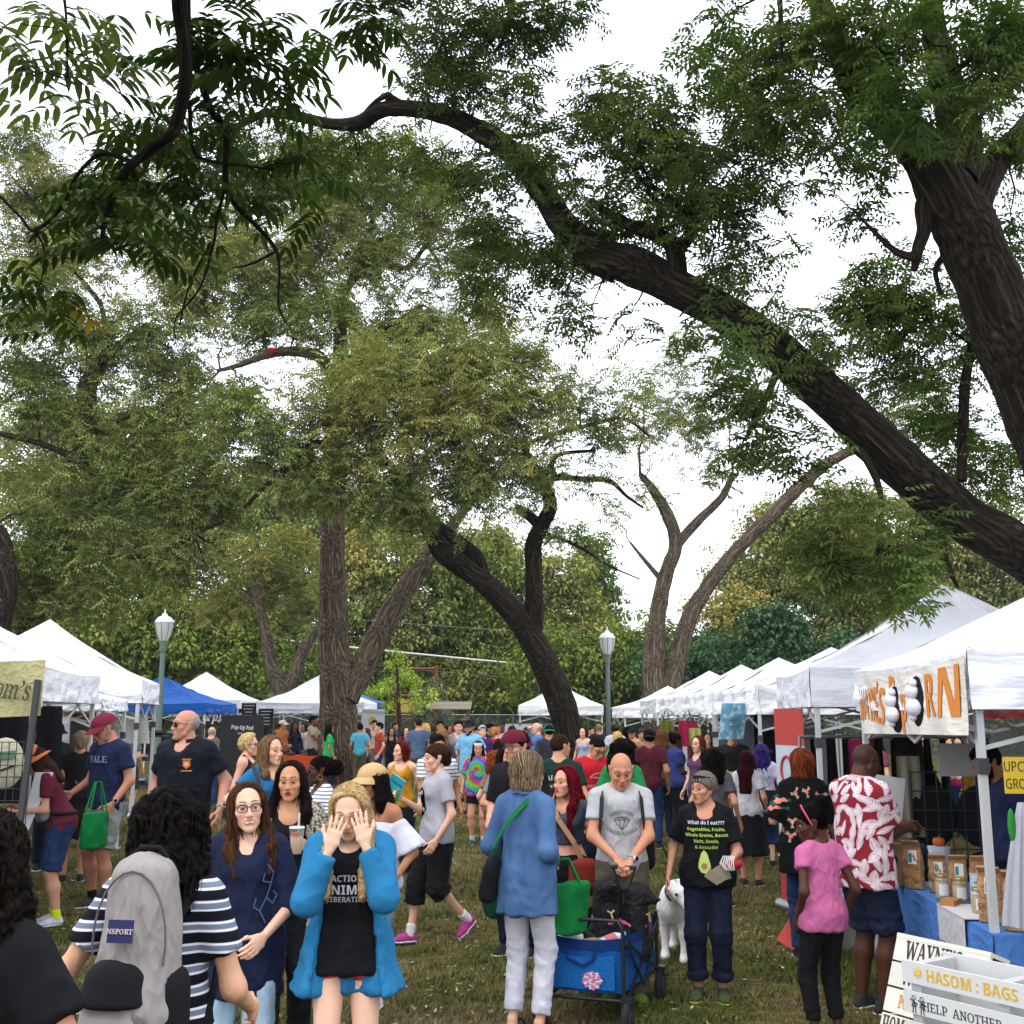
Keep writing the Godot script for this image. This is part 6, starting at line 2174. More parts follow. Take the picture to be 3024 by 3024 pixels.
func tents() -> void:
	tent("nearest large white tent on the right, with the hand painted popcorn banner",Vector2(2.66,-6.45),Vector2(2.98,-9.6),3.1,1.98,.34,3.2,"e6e7ec")
	tent("second white tent on the right with the tallest visible peak",Vector2(2.75,-10.2),Vector2(3.1,-12.95),3.1,1.98,.36,3.25,"e2e3e8")
	tent("third white tent on the right, grey side panel and blue badge at its corner",Vector2(3.33,-15.2),Vector2(3.3,-18.3),3.0,1.85,.34,2.85,"e4e5ea",{"scallop": .1})
	tent("fourth white tent on the right with wavy valance",Vector2(3.3,-18.5),Vector2(3.3,-21.6),3.0,1.85,.33,2.86,"e6e7ec",{"scallop": .1})
	tent("fifth white tent on the right with wavy valance",Vector2(3.3,-21.8),Vector2(3.3,-24.9),3.0,1.85,.33,2.88,"e6e7ec",{"scallop": .09})
	tent("sixth white tent on the right, plain valance, before the V shaped trunks",Vector2(3.3,-25.6),Vector2(3.3,-28.7),3.0,1.87,.34,2.9,"e6e7ec")
	tent("low white tent at the far end of the right row",Vector2(3.2,-32.0),Vector2(3.2,-35.5),3.0,1.75,.32,2.7,"e6e7ec")
	tent("deep red tent in the row behind the nearest right tents",Vector2(6.4,-8.6),Vector2(6.6,-12.2),3.0,1.9,.3,3.1,"86141f")
	tent("red tent behind the second white tent on the right",Vector2(6.6,-12.8),Vector2(6.8,-16.4),3.0,1.8,.3,3.0,"8f1822")
	tent("blue tent whose corner shows at the right edge",Vector2(2.86,-3.2),Vector2(2.9,-6.2),3.0,1.78,.3,3.0,"1f55a8")
	tent("nearest white tent on the left, burlap banner at its corner",Vector2(-4.3,-7.3),Vector2(-4.42,-10.4),-3.0,1.98,.34,3.2,"e3e4e8")
	tent("second white tent on the left with crumpled valance",Vector2(-4.5,-10.6),Vector2(-5.02,-13.5),-3.0,1.95,.34,3.25,"e6e7ec")
	tent("low small white canopy between the left tents",Vector2(-5.1,-13.9),Vector2(-5.3,-15.4),-1.9,1.82,.16,2.5,"e3e4ea")
	tent("third white tent on the left with a tall peak",Vector2(-5.25,-15.8),Vector2(-5.9,-18.6),-3.0,1.93,.34,3.2,"e6e7ec")
	tent("bright blue tent beyond the left row",Vector2(-7.75,-28.4),Vector2(-7.75,-31.4),-3.2,1.78,.28,2.8,"1f5fb4")
	tent("white tent right of the blue tent",Vector2(-8.9,-36.5),Vector2(-8.9,-39.5),-3.0,1.95,.3,3.2,"e6e7ec")
	tent("white tent partly hidden by the biggest trunk",Vector2(-4.25,-32.0),Vector2(-4.25,-35.0),-3.0,1.8,.32,2.95,"e4e5ec")
	tent("small blue tent peeping out right of the biggest trunk",Vector2(-4.55,-37.0),Vector2(-4.55,-40.0),-3.0,1.9,.28,3.0,"3f69bd")
	tent("small white tent in the centre behind the leaning trunk",Vector2(3.27,-40.5),Vector2(3.27,-43.5),-3.0,1.82,.36,3.05,"e6e7ec")

	var w:=thing("cloth_banner","hand painted cloth banner in orange lettering tied to the nearest right tent","banner")
	var A:=Vector3(2.959,2.28,-9.445)
	var B:=Vector3(2.63,2.284,-6.374)
	var C:=Vector3(2.617,1.833,-6.406)
	var D:=Vector3(2.986,1.793,-9.484)
	var skin_of:=func(u: float,v: float) -> Vector3:
		var p: Vector3=D.lerp(C,u).lerp(A.lerp(B,u),v)
		var nn: Vector3=(C-D).cross(Vector3.UP).normalized()*-1.0
		p-=nn*(.015*sin(u*23.0+v*3.0)*(1.0-v*.6)+.01*sin(u*9.0)+.03)
		p.y-=.03*sin(u*PI)*v
		return p
	part("sheet",MB.new().sheet(60,10,skin_of).mesh(),cloth("dcd6cb","",.6),w)
	var share:=func(f: float) -> float: return f*.107/(.159-f*.052)
	var side:=(B-A).normalized()
	var letters:=[["W",.02,.085,.22,.52],["A",.105,.06,.24,.5],["Y",.16,.07,.22,.54],["N",.225,.055,.2,.56],["E",.285,.055,.18,.6],["’",.33,.02,.68,.2],["S",.355,.06,.15,.62],["P",.455,.06,.4,.55],["p",.555,.065,.02,.62],["C",.615,.08,.27,.55],["R",.775,.08,.26,.62],["N",.875,.1,.24,.68]]
	for L in letters:
		var src:=words_arrays(L[0],.2,"Droid Sans",700)
		var lo:=Vector3(1e9,1e9,0)
		var hi:=-lo
		for p in src.v:
			lo=lo.min(p)
			hi=hi.max(p)
		for i in src.v.size():
			var p: Vector3=(src.v[i]-lo)/(hi-lo).max(Vector3(1e-4,1e-4,1))
			var pos: Vector3=skin_of.call(share.call(L[1]+p.x*L[2]),L[3]+p.y*L[4])
			src.v[i]=pos+Vector3(-side.z*-1.0,0,side.x*-1.0)*-.006
			src.n[i]=Vector3(side.z,0,-side.x)*-1.0
		part("letter",src.mesh(),paint("d9822b",.8),w)
	for q in [[.515,.42],[.72,.52]]:
		var nn:=Vector3(-side.z,0,side.x)
		var at: Vector3=skin_of.call(share.call(q[0]),q[1])
		for e in [[.0,.05,.055],[.012,-.045,.06],[-.012,.0,.045],[.02,.1,.03],[.0,-.1,.03]]:
			part("popcorn_puff",MB.new().ball(at+nn*.045+side*e[0]*2+Vector3(0,e[1]*1.1,0),Vector3(e[2]*.8,e[2],e[2]*1.5),12,8).mesh(),cloth("d9d8e2"),w)
		part("outline",MB.new().ball(at+nn*.012+Vector3(0,-.008,0),Vector3(.03,.17,.12),14,8).mesh(),cloth("1b1a22"),w)
	for u in [.0,.2,.42,.68,1.0]:
		var p: Vector3=skin_of.call(u,1.0)
		part("tie",MB.new().tube([Vector4(p.x,p.y-.01,p.z,.004),Vector4(p.x+.03,p.y+.05,p.z-.02,.004),Vector4(p.x+.07,p.y+.03,p.z-.02,.004)],5).mesh(),paint("cdbb96"),w)
	var bl:=thing("hanging_poster","pale blue cloud poster hung on the wavy valance of the third right tent","poster",Vector3(3.121,1.856,-15.877),14)
	part("sheet",MB.new().sheet(8,8,func(u,v): return Vector3((u-.5)*.4+(v-.5)*.08,(v-.5)*.5,.02*sin(u*5))).mesh(),poster_mat(),bl)
	part("lettering",words("cloud",.055,"Droid Sans"),paint("23465c"),bl,Transform3D(Basis.IDENTITY,Vector3(.02,.03,.035)))
	part("lettering",words("wonder",.03,"Droid Sans"),paint("23465c"),bl,Transform3D(Basis.IDENTITY,Vector3(.02,-.07,.035)))
	var bd:=thing("tent_badge","dark blue round badge on the corner of the third right tent","badge",Vector3(3.442,2.04,-15.233))
	part("disc",MB.new().rod(Vector3(0,0,0),Vector3(0,0,.008),.045,20).mesh(),paint("1d3f94"),bd)
	part("swoosh",MB.new().box(Vector3(0,.008,.011),Vector3(.055,.012,.004),Basis.from_euler(Vector3(0,0,.3))).box(Vector3(.004,-.014,.011),Vector3(.05,.01,.004),Basis.from_euler(Vector3(0,0,.3))).mesh(),paint("c8ccd8"),bd)
	var gp:=thing("side_panel","dark grey side panel hung in the third right tent","tent wall",Vector3(3.647,1.872,-15.569))
	part("sheet",MB.new().sheet(10,3,func(u,v): return Vector3((u-.42)*.55,(v-.5)*.26,.02*sin(u*7))).mesh(),cloth("5b5c5c"),gp)

func poster_mat() -> StandardMaterial3D:
	var n1:=noise(1.0,4,91)
	var m:=mat("poster",Color.WHITE,.7)
	m.albedo_texture=patterned("poster_print",96,128,func(u,v):
		var g:=clampf(n1.get_noise_2d(u*3.4,v*4.6)*1.6+.15,0,1)
		return Color(.34,.58,.7).lerp(Color(.72,.8,.8),g))
	return m

func folding_table(label: String,at: Vector3,turn: float,long: float,wide: float,hex: String,drop: float) -> Node3D:
	var t:=thing("market_table",label,"table",at,turn,"market tables")
	part("tabletop",MB.new().box(Vector3(0,.735,0),Vector3(long,.03,wide)).mesh(),paint("8c8c88",.7),t)
	for s in [-1,1]:
		part("leg",MB.new().rod(Vector3(s*(long/2-.2),.72,-wide*.35),Vector3(s*(long/2-.1),0,-wide*.35),.014).mesh(),paint("1d1d1e"),t)
		part("leg",MB.new().rod(Vector3(s*(long/2-.2),.72,wide*.35),Vector3(s*(long/2-.1),0,wide*.35),.014).mesh(),paint("1d1d1e"),t)
	if hex:
		var m:=MB.new()
		var l2:=long/2+.015
		var w2:=wide/2+.015
		m.box(Vector3(0,.754,0),Vector3(l2*2,.008,w2*2))
		for e in [[Vector3(-l2,0,w2),Vector3(l2,0,w2)],[Vector3(l2,0,w2),Vector3(l2,0,-w2)],[Vector3(l2,0,-w2),Vector3(-l2,0,-w2)],[Vector3(-l2,0,-w2),Vector3(-l2,0,w2)]]:
			var nn: Vector3=(e[1]-e[0]).cross(Vector3.UP).normalized()*-1.0
			nn=(e[0]+e[1]).normalized()
			m.sheet(36,5,func(u,v):
				var p: Vector3=e[0].lerp(e[1],u)
				return p+nn*(.004+(1.0-v)*(.03+.022*sin(u*31+sin(u*9)*2.0)))+Vector3(0,lerpf(.757-drop-.03*sin(u*6.0),.757,v),0))
		part("tablecloth",m.mesh(),cloth(hex,"",.6),t)
	return t

func kraft_bag(label: String,at: Vector3,h: float,w: float,turn: float) -> void:
	var t:=thing("kraft_bag",label,"paper bag",at,turn,"kraft bags of popcorn on the blue table")
	var m:=MB.new()
	m.sheet(24,12,func(u,v):
		var a: float=u*TAU
		var x: float=clampf(cos(a)*1.35,-1,1)*w/2
		var z: float=clampf(sin(a)*1.35,-1,1)*w*.32
		var top:=ss(.62,.95,v)
		z*=1.0-top*.93
		var k:=nz.get_noise_3d(x*22,v*5+at.x*9,z*22+at.z)*.012
		return Vector3(-x*(1.0+k*5)-k,v*h,z+k+top*.02))
	var mt:=cloth("a57f56","",1.6)
	part("bag",m.mesh(),mt,t)
	part("folded_top",MB.new().box(Vector3(0,h*.985,.035),Vector3(w*.98,h*.13,.012),Basis.from_euler(Vector3(.75,0,.04))).mesh(),mt,t)
	part("base",MB.new().box(Vector3(0,.004,0),Vector3(w*.9,.008,w*.55)).mesh(),mt,t)
	var lb:=part("label",MB.new().box(Vector3(w*.06,h*.68,w*.31),Vector3(w*.5,h*.3,.004),Basis.from_euler(Vector3(-.1,0,0))).mesh(),paint("dcdcd8"),t)
	part("label_band",MB.new().box(Vector3(-w*.06,h*.66,w*.318),Vector3(w*.2,h*.2,.004),Basis.from_euler(Vector3(-.1,0,0))).mesh(),paint("2f7f92"),lb)
	part("label_corn",MB.new().box(Vector3(-w*.05,h*.62,w*.325),Vector3(w*.1,h*.06,.004),Basis.from_euler(Vector3(-.1,0,0))).mesh(),paint("c9b14a"),lb)

func jar(label: String,at: Vector3,h: float) -> void:
	var t:=thing("popcorn_jar",label,"jar",at,.0,"glass jars on the blue table")
	var g:=mat("jar_glass",Color(.9,.93,.92,.15),.05)
	g.transparency=BaseMaterial3D.TRANSPARENCY_ALPHA
	part("glass",MB.new().lathe(Vector3.ZERO,[Vector2(.0,.0),Vector2(.04,.002),Vector2(.044,.012),Vector2(.044,h*.74),Vector2(.036,h*.84),Vector2(.036,h*.88)],18).mesh(),g,t)
	part("contents",MB.new().lathe(Vector3.ZERO,[Vector2(.0,.004),Vector2(.04,.006),Vector2(.0405,h*.66),Vector2(0,h*.68)],18).mesh(),paint("a58d57",.9),t)
	part("lid",MB.new().lathe(Vector3.ZERO,[Vector2(.0,h*.88),Vector2(.039,h*.88),Vector2(.04,h*.9),Vector2(.04,h*.98),Vector2(.036,h),Vector2(.0,h)],18).mesh(),paint("b29a52",.3,.7),t)
	part("label",MB.new().sheet(8,1,func(u,v):
		var a: float=(u-.5)*1.5
		return Vector3(sin(a)*.0455,h*(.16+.46*v),cos(a)*.0455)).mesh(),paint("d2d2d4"),t)

func crate_lettering(t: Node3D,txt: String,cap: float,at: Vector3,b: Basis,hex: String,font:="Droid Sans",weight:=700,sx:=1.0) -> void:
	part("lettering",words(txt,cap,font,weight,.002),paint(hex,.8),t,Transform3D(b*Basis.from_scale(Vector3(sx,1,1)),at))

func hung(called: String,label: String,cat: String,at: Vector3,size: Vector2,hex: String,turn:=.0,pattern:="",wave:=.03) -> Node3D:
	var t:=thing(called,label,cat,at,turn)
	var sd:=at.x*5
	for s in [1.0,-1.0]:
		part("cloth",MB.new().sheet(14,8,func(u,v):
			var p:=Vector3((u-.5)*size.x*(.85+.15*(1-v)),(v-1.0)*size.y,s*(.01+.012*(1-v))+wave*sin(u*13+sd)*(1.1-v))
			if s<0: p.x=-p.x
			if s<0: p.z=-absf(.0)+s*.012+wave*sin((1-u)*13+sd)*(1.1-v)
			return p).mesh(),cloth("ffffff" if pattern else hex,pattern,.8),t)
	return t

func right_stalls() -> void:
	folding_table("folding table under a blue cloth with a white logo runner, kraft bags on top",on(3.12,-7.35),86,1.95,.78,"4a78bb",.62)
	var run:=thing("table_runner","white runner with a round blue and orange logo over the blue table","runner",on(2.715,-7.05),-94)
	part("cloth",MB.new().sheet(6,8,func(u,v): return Vector3((u-.5)*.52,.776-(1-v)*.62,.048+.012*sin(u*9)*(1-v))).mesh(),cloth("c4c1c4","",.5),run)
	part("cloth_top",MB.new().box(Vector3(0,.772,-.3),Vector3(.52,.006,.7)).mesh(),cloth("c4c1c4","",.5),run)
	part("logo",MB.new().rod(Vector3(.13,.42,.055),Vector3(.13,.42,.07),.115,24).mesh(),paint("2b7ba6"),run)
	part("logo_earth",MB.new().ball(Vector3(.13,.35,.064),Vector3(.085,.04,.012),14,6).mesh(),paint("9b5a2c"),run)
	part("logo_leaf",MB.new().ball(Vector3(.11,.44,.066),Vector3(.02,.055,.012),10,6).ball(Vector3(.155,.42,.066),Vector3(.018,.045,.012),10,6).mesh(),paint("7a9c3a"),run)
	crate_lettering(run,"WAYNE'S",.06,Vector3(-.08,.55,.07),Basis.IDENTITY,"4b484c","Droid Serif",400)
	kraft_bag("tall kraft bag at the far left end of the blue table",on(2.80,-8.02,.765),.31,.12,-40)
	kraft_bag("tall kraft bag in front of the jar with the white cards",on(2.80,-6.75,.765),.30,.13,-38)
	kraft_bag("tall kraft bag nearest the tent post",on(2.83,-6.5,.765),.31,.13,-30)
	kraft_bag("short kraft bag right of the tent post",on(3.0,-6.45,.765),.2,.11,-25)
	for i in 5: kraft_bag(["first","second","third","fourth","fifth"][i]+" small kraft bag from the left in the back row",on(2.9+i*.04,-7.85+i*.25,.765),.24+.025*(i % 3),.11,-20+i*4)
	jar("glass jar with gold lid at the left of the jar row",on(2.80,-7.52,.772),.155)
	jar("glass jar with gold lid in the middle of the jar row",on(2.86,-7.38,.772),.155)
	jar("glass jar with gold lid at the right of the jar row",on(2.92,-7.25,.772),.155)
	jar("single jar of yellow kernels standing forward of the others",on(2.815,-6.98,.772),.15)
	var ps:=thing("price_card","upright blue bordered price card behind the single jar","sign",on(2.9,-7.12,.772),-30)
	part("card",MB.new().box(Vector3(0,.11,0),Vector3(.14,.2,.006),Basis.from_euler(Vector3(-.15,0,0))).mesh(),paint("8fb0c4"),ps)
	part("paper",MB.new().box(Vector3(0,.11,.006),Vector3(.115,.175,.004),Basis.from_euler(Vector3(-.15,0,0))).mesh(),paint("b7bdc4"),ps)
	crate_lettering(ps,"POPCORN",.014,Vector3(0,.155,.005),Basis.from_euler(Vector3(-.15,0,0)),"44474c")
	crate_lettering(ps,"MUG OF",.014,Vector3(0,.1,.012),Basis.from_euler(Vector3(-.15,0,0)),"44474c")
	tag(part("wooden_block",MB.new().box(Vector3.ZERO,Vector3(.16,.035,.09)).mesh(),paint("a5713c",.7),self,Transform3D(Basis(Vector3.UP,.9),on(2.76,-7.28,.79))),"small wooden block in front of the jar row","block")

	var gb:=thing("gift_bag","small brown paper gift bag with a black round sticker","paper bag",on(2.73,-8.2,.765),-30)
	part("bag",MB.new().box(Vector3(0,.14,0),Vector3(.17,.28,.09)).mesh(),cloth("80664b"),gb)
	part("sticker",MB.new().rod(Vector3(0,.17,.045),Vector3(0,.17,.05),.035,16).mesh(),paint("1c1a19"),gb)
	part("handle",MB.new().tube([Vector4(-.04,.28,0,.004),Vector4(-.03,.35,0,.004),Vector4(.03,.35,0,.004),Vector4(.04,.28,0,.004)],5).mesh(),paint("5e4933"),gb)

	var gw:=thing("grid_wall","black wire grid hung with dark bags behind the blue table","display",on(3.45,-8.9),-6)
	for i in 8: part("wire",MB.new().rod(Vector3(-.32+i*.1,.3,0),Vector3(-.32+i*.1,1.52,0),.005 if i % 7 else .012).mesh(),paint("20282a"),gw)
	for i in 9: part("wire",MB.new().rod(Vector3(-.32,.34+i*.145,.008),Vector3(.38,.34+i*.145,.008),.005).mesh(),paint("20282a"),gw)
	for r in 2:
		for i in 2: part("hanging_bag",MB.new().ball(Vector3(-.14+i*.36,.66+r*.5,-.09),Vector3(.19,.24,.06),14,8).mesh(),cloth(["16191b","1d2224","141617","202024"][r*2+i]),gw)
	for s in [-1,1]: part("stand",MB.new().bar(Vector3(.03+s*.35,.0,.25),Vector3(.03+s*.35,.4,0),.02,.02).mesh(),paint("20282a"),gw)
	var gbd:=thing("grey_board","blank grey board standing above the grid wall","board",on(3.5,-8.8,1.43),-6)
	part("board",MB.new().box(Vector3(0,.17,0),Vector3(.36,.25,.012)).mesh(),paint("a4a3a0",.9),gbd)
	for s in [-1,1]: part("strut",MB.new().bar(Vector3(s*.1,-.1,-.01),Vector3(s*.1,.1,-.01),.012,.012).mesh(),paint("20282a"),gbd)
	var gs:=thing("grey_card","tilted grey card on a stand beside the man in the leaf print shirt","sign",on(2.83,-8.6),-35)
	part("card",MB.new().box(Vector3(0,1.34,0),Vector3(.26,.3,.01),Basis.from_euler(Vector3(-.1,0,-.12))).mesh(),paint("8e9290",.8),gs)
	part("stake",MB.new().bar(Vector3(0,0,-.02),Vector3(0,1.25,-.02),.02,.02).mesh(),paint("3a2a22"),gs)

	var pl:=thing("plastic_wall","cloudy clear plastic wall at the right of the nearest tent","tent wall",on(4.25,-9.1),-8)
	var pm:=mat("clear_plastic",Color(.62,.62,.62,.42),.3)
	pm.transparency=BaseMaterial3D.TRANSPARENCY_ALPHA
	part("sheet",MB.new().sheet(30,12,func(u,v): return Vector3((u-.5)*1.1,.3+v*1.6,.02*sin(u*14+v*2)+.012*sin(v*9))).mesh(),pm,pl)

	var cr:=thing("clothes_rail","metal clothes rail with black clothes under the second right tent","clothes rail",on(3.55,-10.6),0)
	part("rail",MB.new().rod(Vector3(-.85,1.72,0),Vector3(.95,1.72,0),.016).mesh(),paint("9a9c9e",.35,.8),cr)
	for x in [-.85,.95]: part("upright",MB.new().rod(Vector3(x,0,0),Vector3(x,1.72,0),.016).mesh(),paint("9a9c9e",.35,.8),cr)
	for i in 9: hung("hanging_garment",["black top","charcoal top","dark dress","black jacket"][i % 4]+", hanger %s on the metal rail" % ["one","two","three","four","five","six","seven","eight","nine"][i],"clothes",on(2.85+i*.15,-10.62,1.7),Vector2(.34,.72+.05*(i % 3)),["121214","1d1d22","16141a","0f1012"][i % 4],62,"",.02)
	hung("scarf","black and white zebra print scarf hanging beside the grey card","scarf",on(3.15,-9.0,1.62),Vector2(.22,.62),"3a3a3c",10,"leopard")
	hung("scarf","magenta cloth hanging behind the leaf print shirt","scarf",on(3.05,-9.9,1.72),Vector2(.24,1.0),"7d1648",10)
	hung("scarf","black scarves hanging from the rail end","scarf",on(3.35,-9.55,1.75),Vector2(.3,.6),"151519",10)
	var pu:=thing("small_pumpkin","tiny orange pumpkin on a white stand behind the table","pumpkin",on(3.2,-8.6,.98))
	var pm2:=MB.new()
	for i in 8: pm2.ball(Vector3(cos(TAU*i/8)*.022,.03,sin(TAU*i/8)*.022),Vector3(.024,.03,.024),8,6)
	part("flesh",pm2.mesh(),paint("c9591c",.5),pu)
	part("stalk",MB.new().rod(Vector3(0,.05,0),Vector3(.005,.075,0),.006).mesh(),paint("5b5a2c"),pu)
	tag(part("display_stand",MB.new().lathe(Vector3.ZERO,[Vector2(.09,0),Vector2(.06,.4),Vector2(.07,.9),Vector2(.085,.975),Vector2(0,.98)],16).mesh(),cloth("b9bcc6"),self,Transform3D(Basis.IDENTITY,on(3.2,-8.6))),"white draped stand carrying the tiny pumpkin","stand")
	var ch:=thing("folding_chair","grey padded chair back behind the bags","chair",on(3.62,-7.55),-100)
	part("backrest",MB.new().ball(Vector3(0,.88,-.2),Vector3(.25,.2,.07),16,8).mesh(),cloth("56585a"),ch)
	part("seat",MB.new().box(Vector3(0,.45,0),Vector3(.46,.06,.44)).mesh(),cloth("4c4e50"),ch)
	for x in [-.2,.2]:
		for z in [-.2,.2]: part("leg",MB.new().rod(Vector3(x,0,z),Vector3(x,.45 if z>0 else .8,z),.012).mesh(),paint("2a2a2c"),ch)

	var rb:=thing("roll_up_banner","roll up banner, red at top and bottom, left of the red haired woman in black","banner",on(2.78,-11.3),-74)
	part("base",MB.new().rod(Vector3(-.34,.05,0),Vector3(.34,.05,0),.05,14).mesh(),paint("b4b6b6",.35,.6),rb)
	part("sheet",MB.new().box(Vector3(0,1.02,0),Vector3(.56,1.9,.004)).mesh(),paint("b9c3cb",.6),rb)
	part("red_band",MB.new().box(Vector3(0,1.79,.004),Vector3(.56,.36,.004)).mesh(),paint("b33a32",.6),rb)
	part("red_band",MB.new().box(Vector3(0,.33,.004),Vector3(.56,.5,.004)).mesh(),paint("b33a32",.6),rb)
	for q in 3:
		var pts:=[]
		for i in 18: pts.append(Vector4(-.28+cos(i/17.0*1.6)*(.28+q*.07),.1+sin(i/17.0*1.6)*(.28+q*.07),.008,.009))
		part("swirl",MB.new().tube(pts,5).mesh(),paint("d8d4d2"),rb)
	var pts2:=[]
	for i in 16: pts2.append(Vector4(-.06+cos(.7+i/15.0*4.6)*.11,1.36+sin(.7+i/15.0*4.6)*.14,.008,.016))
	part("swirl",MB.new().tube(pts2,6).mesh(),paint("b33a3c"),rb)
	crate_lettering(rb,"cykoc",.085,Vector3(-.05,1.08,.008),Basis.IDENTITY,"c46a62","Droid Sans",400)
	tag(part("leaning_sign",MB.new().box(Vector3.ZERO,Vector3(.24,.42,.02),Basis.from_euler(Vector3(-.5,-.5,-.45))).mesh(),paint("b2352c",.7),self,Transform3D(Basis.IDENTITY,on(2.42,-9.7,.2))),"red sign leaning on the grass near the banner foot","sign")
	tag(part("paper_sheet",MB.new().sheet(6,6,func(u,v): return Vector3((u-.5)*.3+(v-.5)*.12,v*.5,.03*sin(u*4))).mesh(),cloth("c9cad6"),self,Transform3D(Basis(Vector3.UP,-.3),on(2.52,-9.2,.28))),"white sheet hanging beside the red haired woman's legs","cloth")
	tag(part("cement_block",MB.new().box(Vector3(0,.1,0),Vector3(.2,.2,.4)).mesh(),paint("84827c",.95),self,Transform3D(Basis(Vector3.UP,.4),on(2.72,-9.9))),"grey cement block weighing down the right tent leg","block")
	tag(part("cement_block",MB.new().box(Vector3(0,.1,0),Vector3(.45,.2,.25)).mesh(),paint("8f8f8b",.95),self,Transform3D(Basis(Vector3.UP,.1),on(3.2,-15.4))),"grey cement block at the foot of the third tent's leg","block")

	for q in [["olive tote bag with white birds hanging in the fourth right tent",Vector3(2.599,1.849,-18.928),"5b5f22",.24,.26],["crimson tote bag hanging in the fourth right tent",Vector3(2.888,1.851,-18.521),"8e1c3f",.34,.42],["lime patterned tote bag hanging beside the crimson one",Vector3(2.978,1.733,-18.339),"9aa05a",.22,.28]]:
		var h:=hung("tote_bag",q[0],"bag",q[1],Vector2(q[3],q[4]),q[2],0)
		part("handle",MB.new().tube([Vector4(-q[3]*.25,0,0,.008),Vector4(-.02,.16,0,.008),Vector4(.02,.16,0,.008),Vector4(q[3]*.25,0,0,.008)],5).mesh(),paint("1a1a1a"),h)
		part("hanger",MB.new().tube([Vector4(-.14,.12,0,.004),Vector4(0,.2,0,.004),Vector4(.14,.12,0,.004)],5).mesh(),paint("1a1a1a"),h)
	folding_table("long table of goods inside the third right tent",on(3.75,-16.6),92,2.4,.75,"2b2b30",.6)
	folding_table("long table of goods inside the fourth right tent",on(3.8,-20.2),92,2.4,.75,"d0d0d4",.6)
	folding_table("long table of goods inside the fifth right tent",on(3.8,-23.4),92,2.4,.75,"4a2230",.6)
	hung("black_drape","tall black drape at the back of the third right tent","curtain",on(4.0,-17.6,1.95),Vector2(.5,1.6),"0e0e12",5)
	hung("grey_drape","grey side wall hanging in the fourth right tent","curtain",on(4.9,-21.2,2.0),Vector2(2.2,1.7),"6a6d78",0)

	var c:=thing("crate_sign","white slatted wooden crate with yellow bag shop lettering at the lower right corner","crate",Vector3.ZERO)
	var e0:=Vector3(1.766,.862,-5.283)
	var e1:=Vector3(2.107,.862,-4.774)
	var p0:=Vector3(e0.x,e0.y-.852,e0.z)
	var dirn:=Vector3(e1.x-e0.x,0,e1.z-e0.z).normalized()
	var out:=Vector3(-dirn.z,0,dirn.x)
	var cb:=Basis(dirn,Vector3.UP,out)
	var wh:=paint("c6c7c6",.75)
	var longb:=.92
	for r in 6:
		var y:=.805-r*.128
		part("slat",MB.new().box(p0+dirn*longb/2+Vector3(0,y,0),Vector3(longb,.092,.014),cb).mesh(),wh,c)
		part("slat",MB.new().box(p0+dirn*longb/2-out*.3+Vector3(0,y,0),Vector3(longb,.092,.014),cb).mesh(),wh,c)
	for x in [.05,longb*.52,longb-.05]:
		part("end_board",MB.new().box(p0+dirn*x-out*.15+Vector3(0,.45,0),Vector3(.05,.78,.26),cb).mesh(),paint("b4b5b3",.8),c)
	var face:=p0+out*.008
	crate_lettering(c,"HASOM : BAGS",.05,face+dirn*.345+Vector3(0,.805,0),cb,"c9a534","Droid Sans",700,.92)
	crate_lettering(c,"HELP  ANOTHER",.036,face+dirn*.29+Vector3(0,.672,0),cb,"26262a","Droid Serif",400,.95)
	part("sun_print",MB.new().rod(face+dirn*.085+Vector3(0,.81,0),face+dirn*.085+Vector3(0,.81,0)+out*.002,.014,16).mesh(),paint("d9b63a"),c)
	for i in 10:
		var a:=TAU*i/10
		part("sun_ray",MB.new().box(face+dirn*(.085+cos(a)*.021)+Vector3(0,.81+sin(a)*.021,0)+out*.001,Vector3(.008,.003,.002),cb*Basis(Vector3(0,0,1),a)).mesh(),paint("d9b63a"),c)
	for k in 2:
		var x:=.055+k*.042
		var kid:=MB.new()
		for sgm in [[0,.028,0,.0],[-.012,.0,.012,.0],[-.012,.0,0,.022],[.012,.0,0,.022],[-.005,.0,-.008,-.03],[.005,.0,.008,-.03],[0,.018,-.02,.028],[0,.018,.02,.01]]:
			kid.bar(face+dirn*(x+sgm[0])+Vector3(0,.665+sgm[1],0)+out*.001,face+dirn*(x+sgm[2])+Vector3(0,.665+sgm[3],0)+out*.001,.003,.003)
		var ring:=[]
		for i in 11:
			var q:=face+dirn*(x+cos(TAU*i/10)*.009)+Vector3(0,.7+sin(TAU*i/10)*.009,0)+out*.001
			ring.append(Vector4(q.x,q.y,q.z,.0014))
		kid.tube(ring,4,false)
		part("child_print",kid.mesh(),paint("26262a"),c)
	for i in 34:
		var r: int=[1,2,2,3,3][rng.randi() % 5]
		var q:=face+dirn*(rng.randf()*longb if r>1 else .62+rng.randf()*.3)+Vector3(0,.805-r*.128+(rng.randf()-.5)*.08,0)
		part("paint_spot",MB.new().rod(q,q+out*.0015,.0018+rng.randf()*.0045,10).mesh(),paint("1b1b1e"),c)

	var sb:=thing("slatted_board","leaning white board of slats with stencilled popcorn flavours beside the crate","sign",Vector3.ZERO)
	var TL:=Vector3(1.985,.83,-5.98)
	var TR:=Vector3(2.22,.83,-5.56)
	var BL:=Vector3(1.7,.02,-5.85)
	var bx:=(TR-TL).normalized()
	var by:=(TL-BL).normalized()
	var bz:=bx.cross(by).normalized()
	by=bz.cross(bx).normalized()
	var bb:=Basis(bx,by,bz)
	var wl:=.56
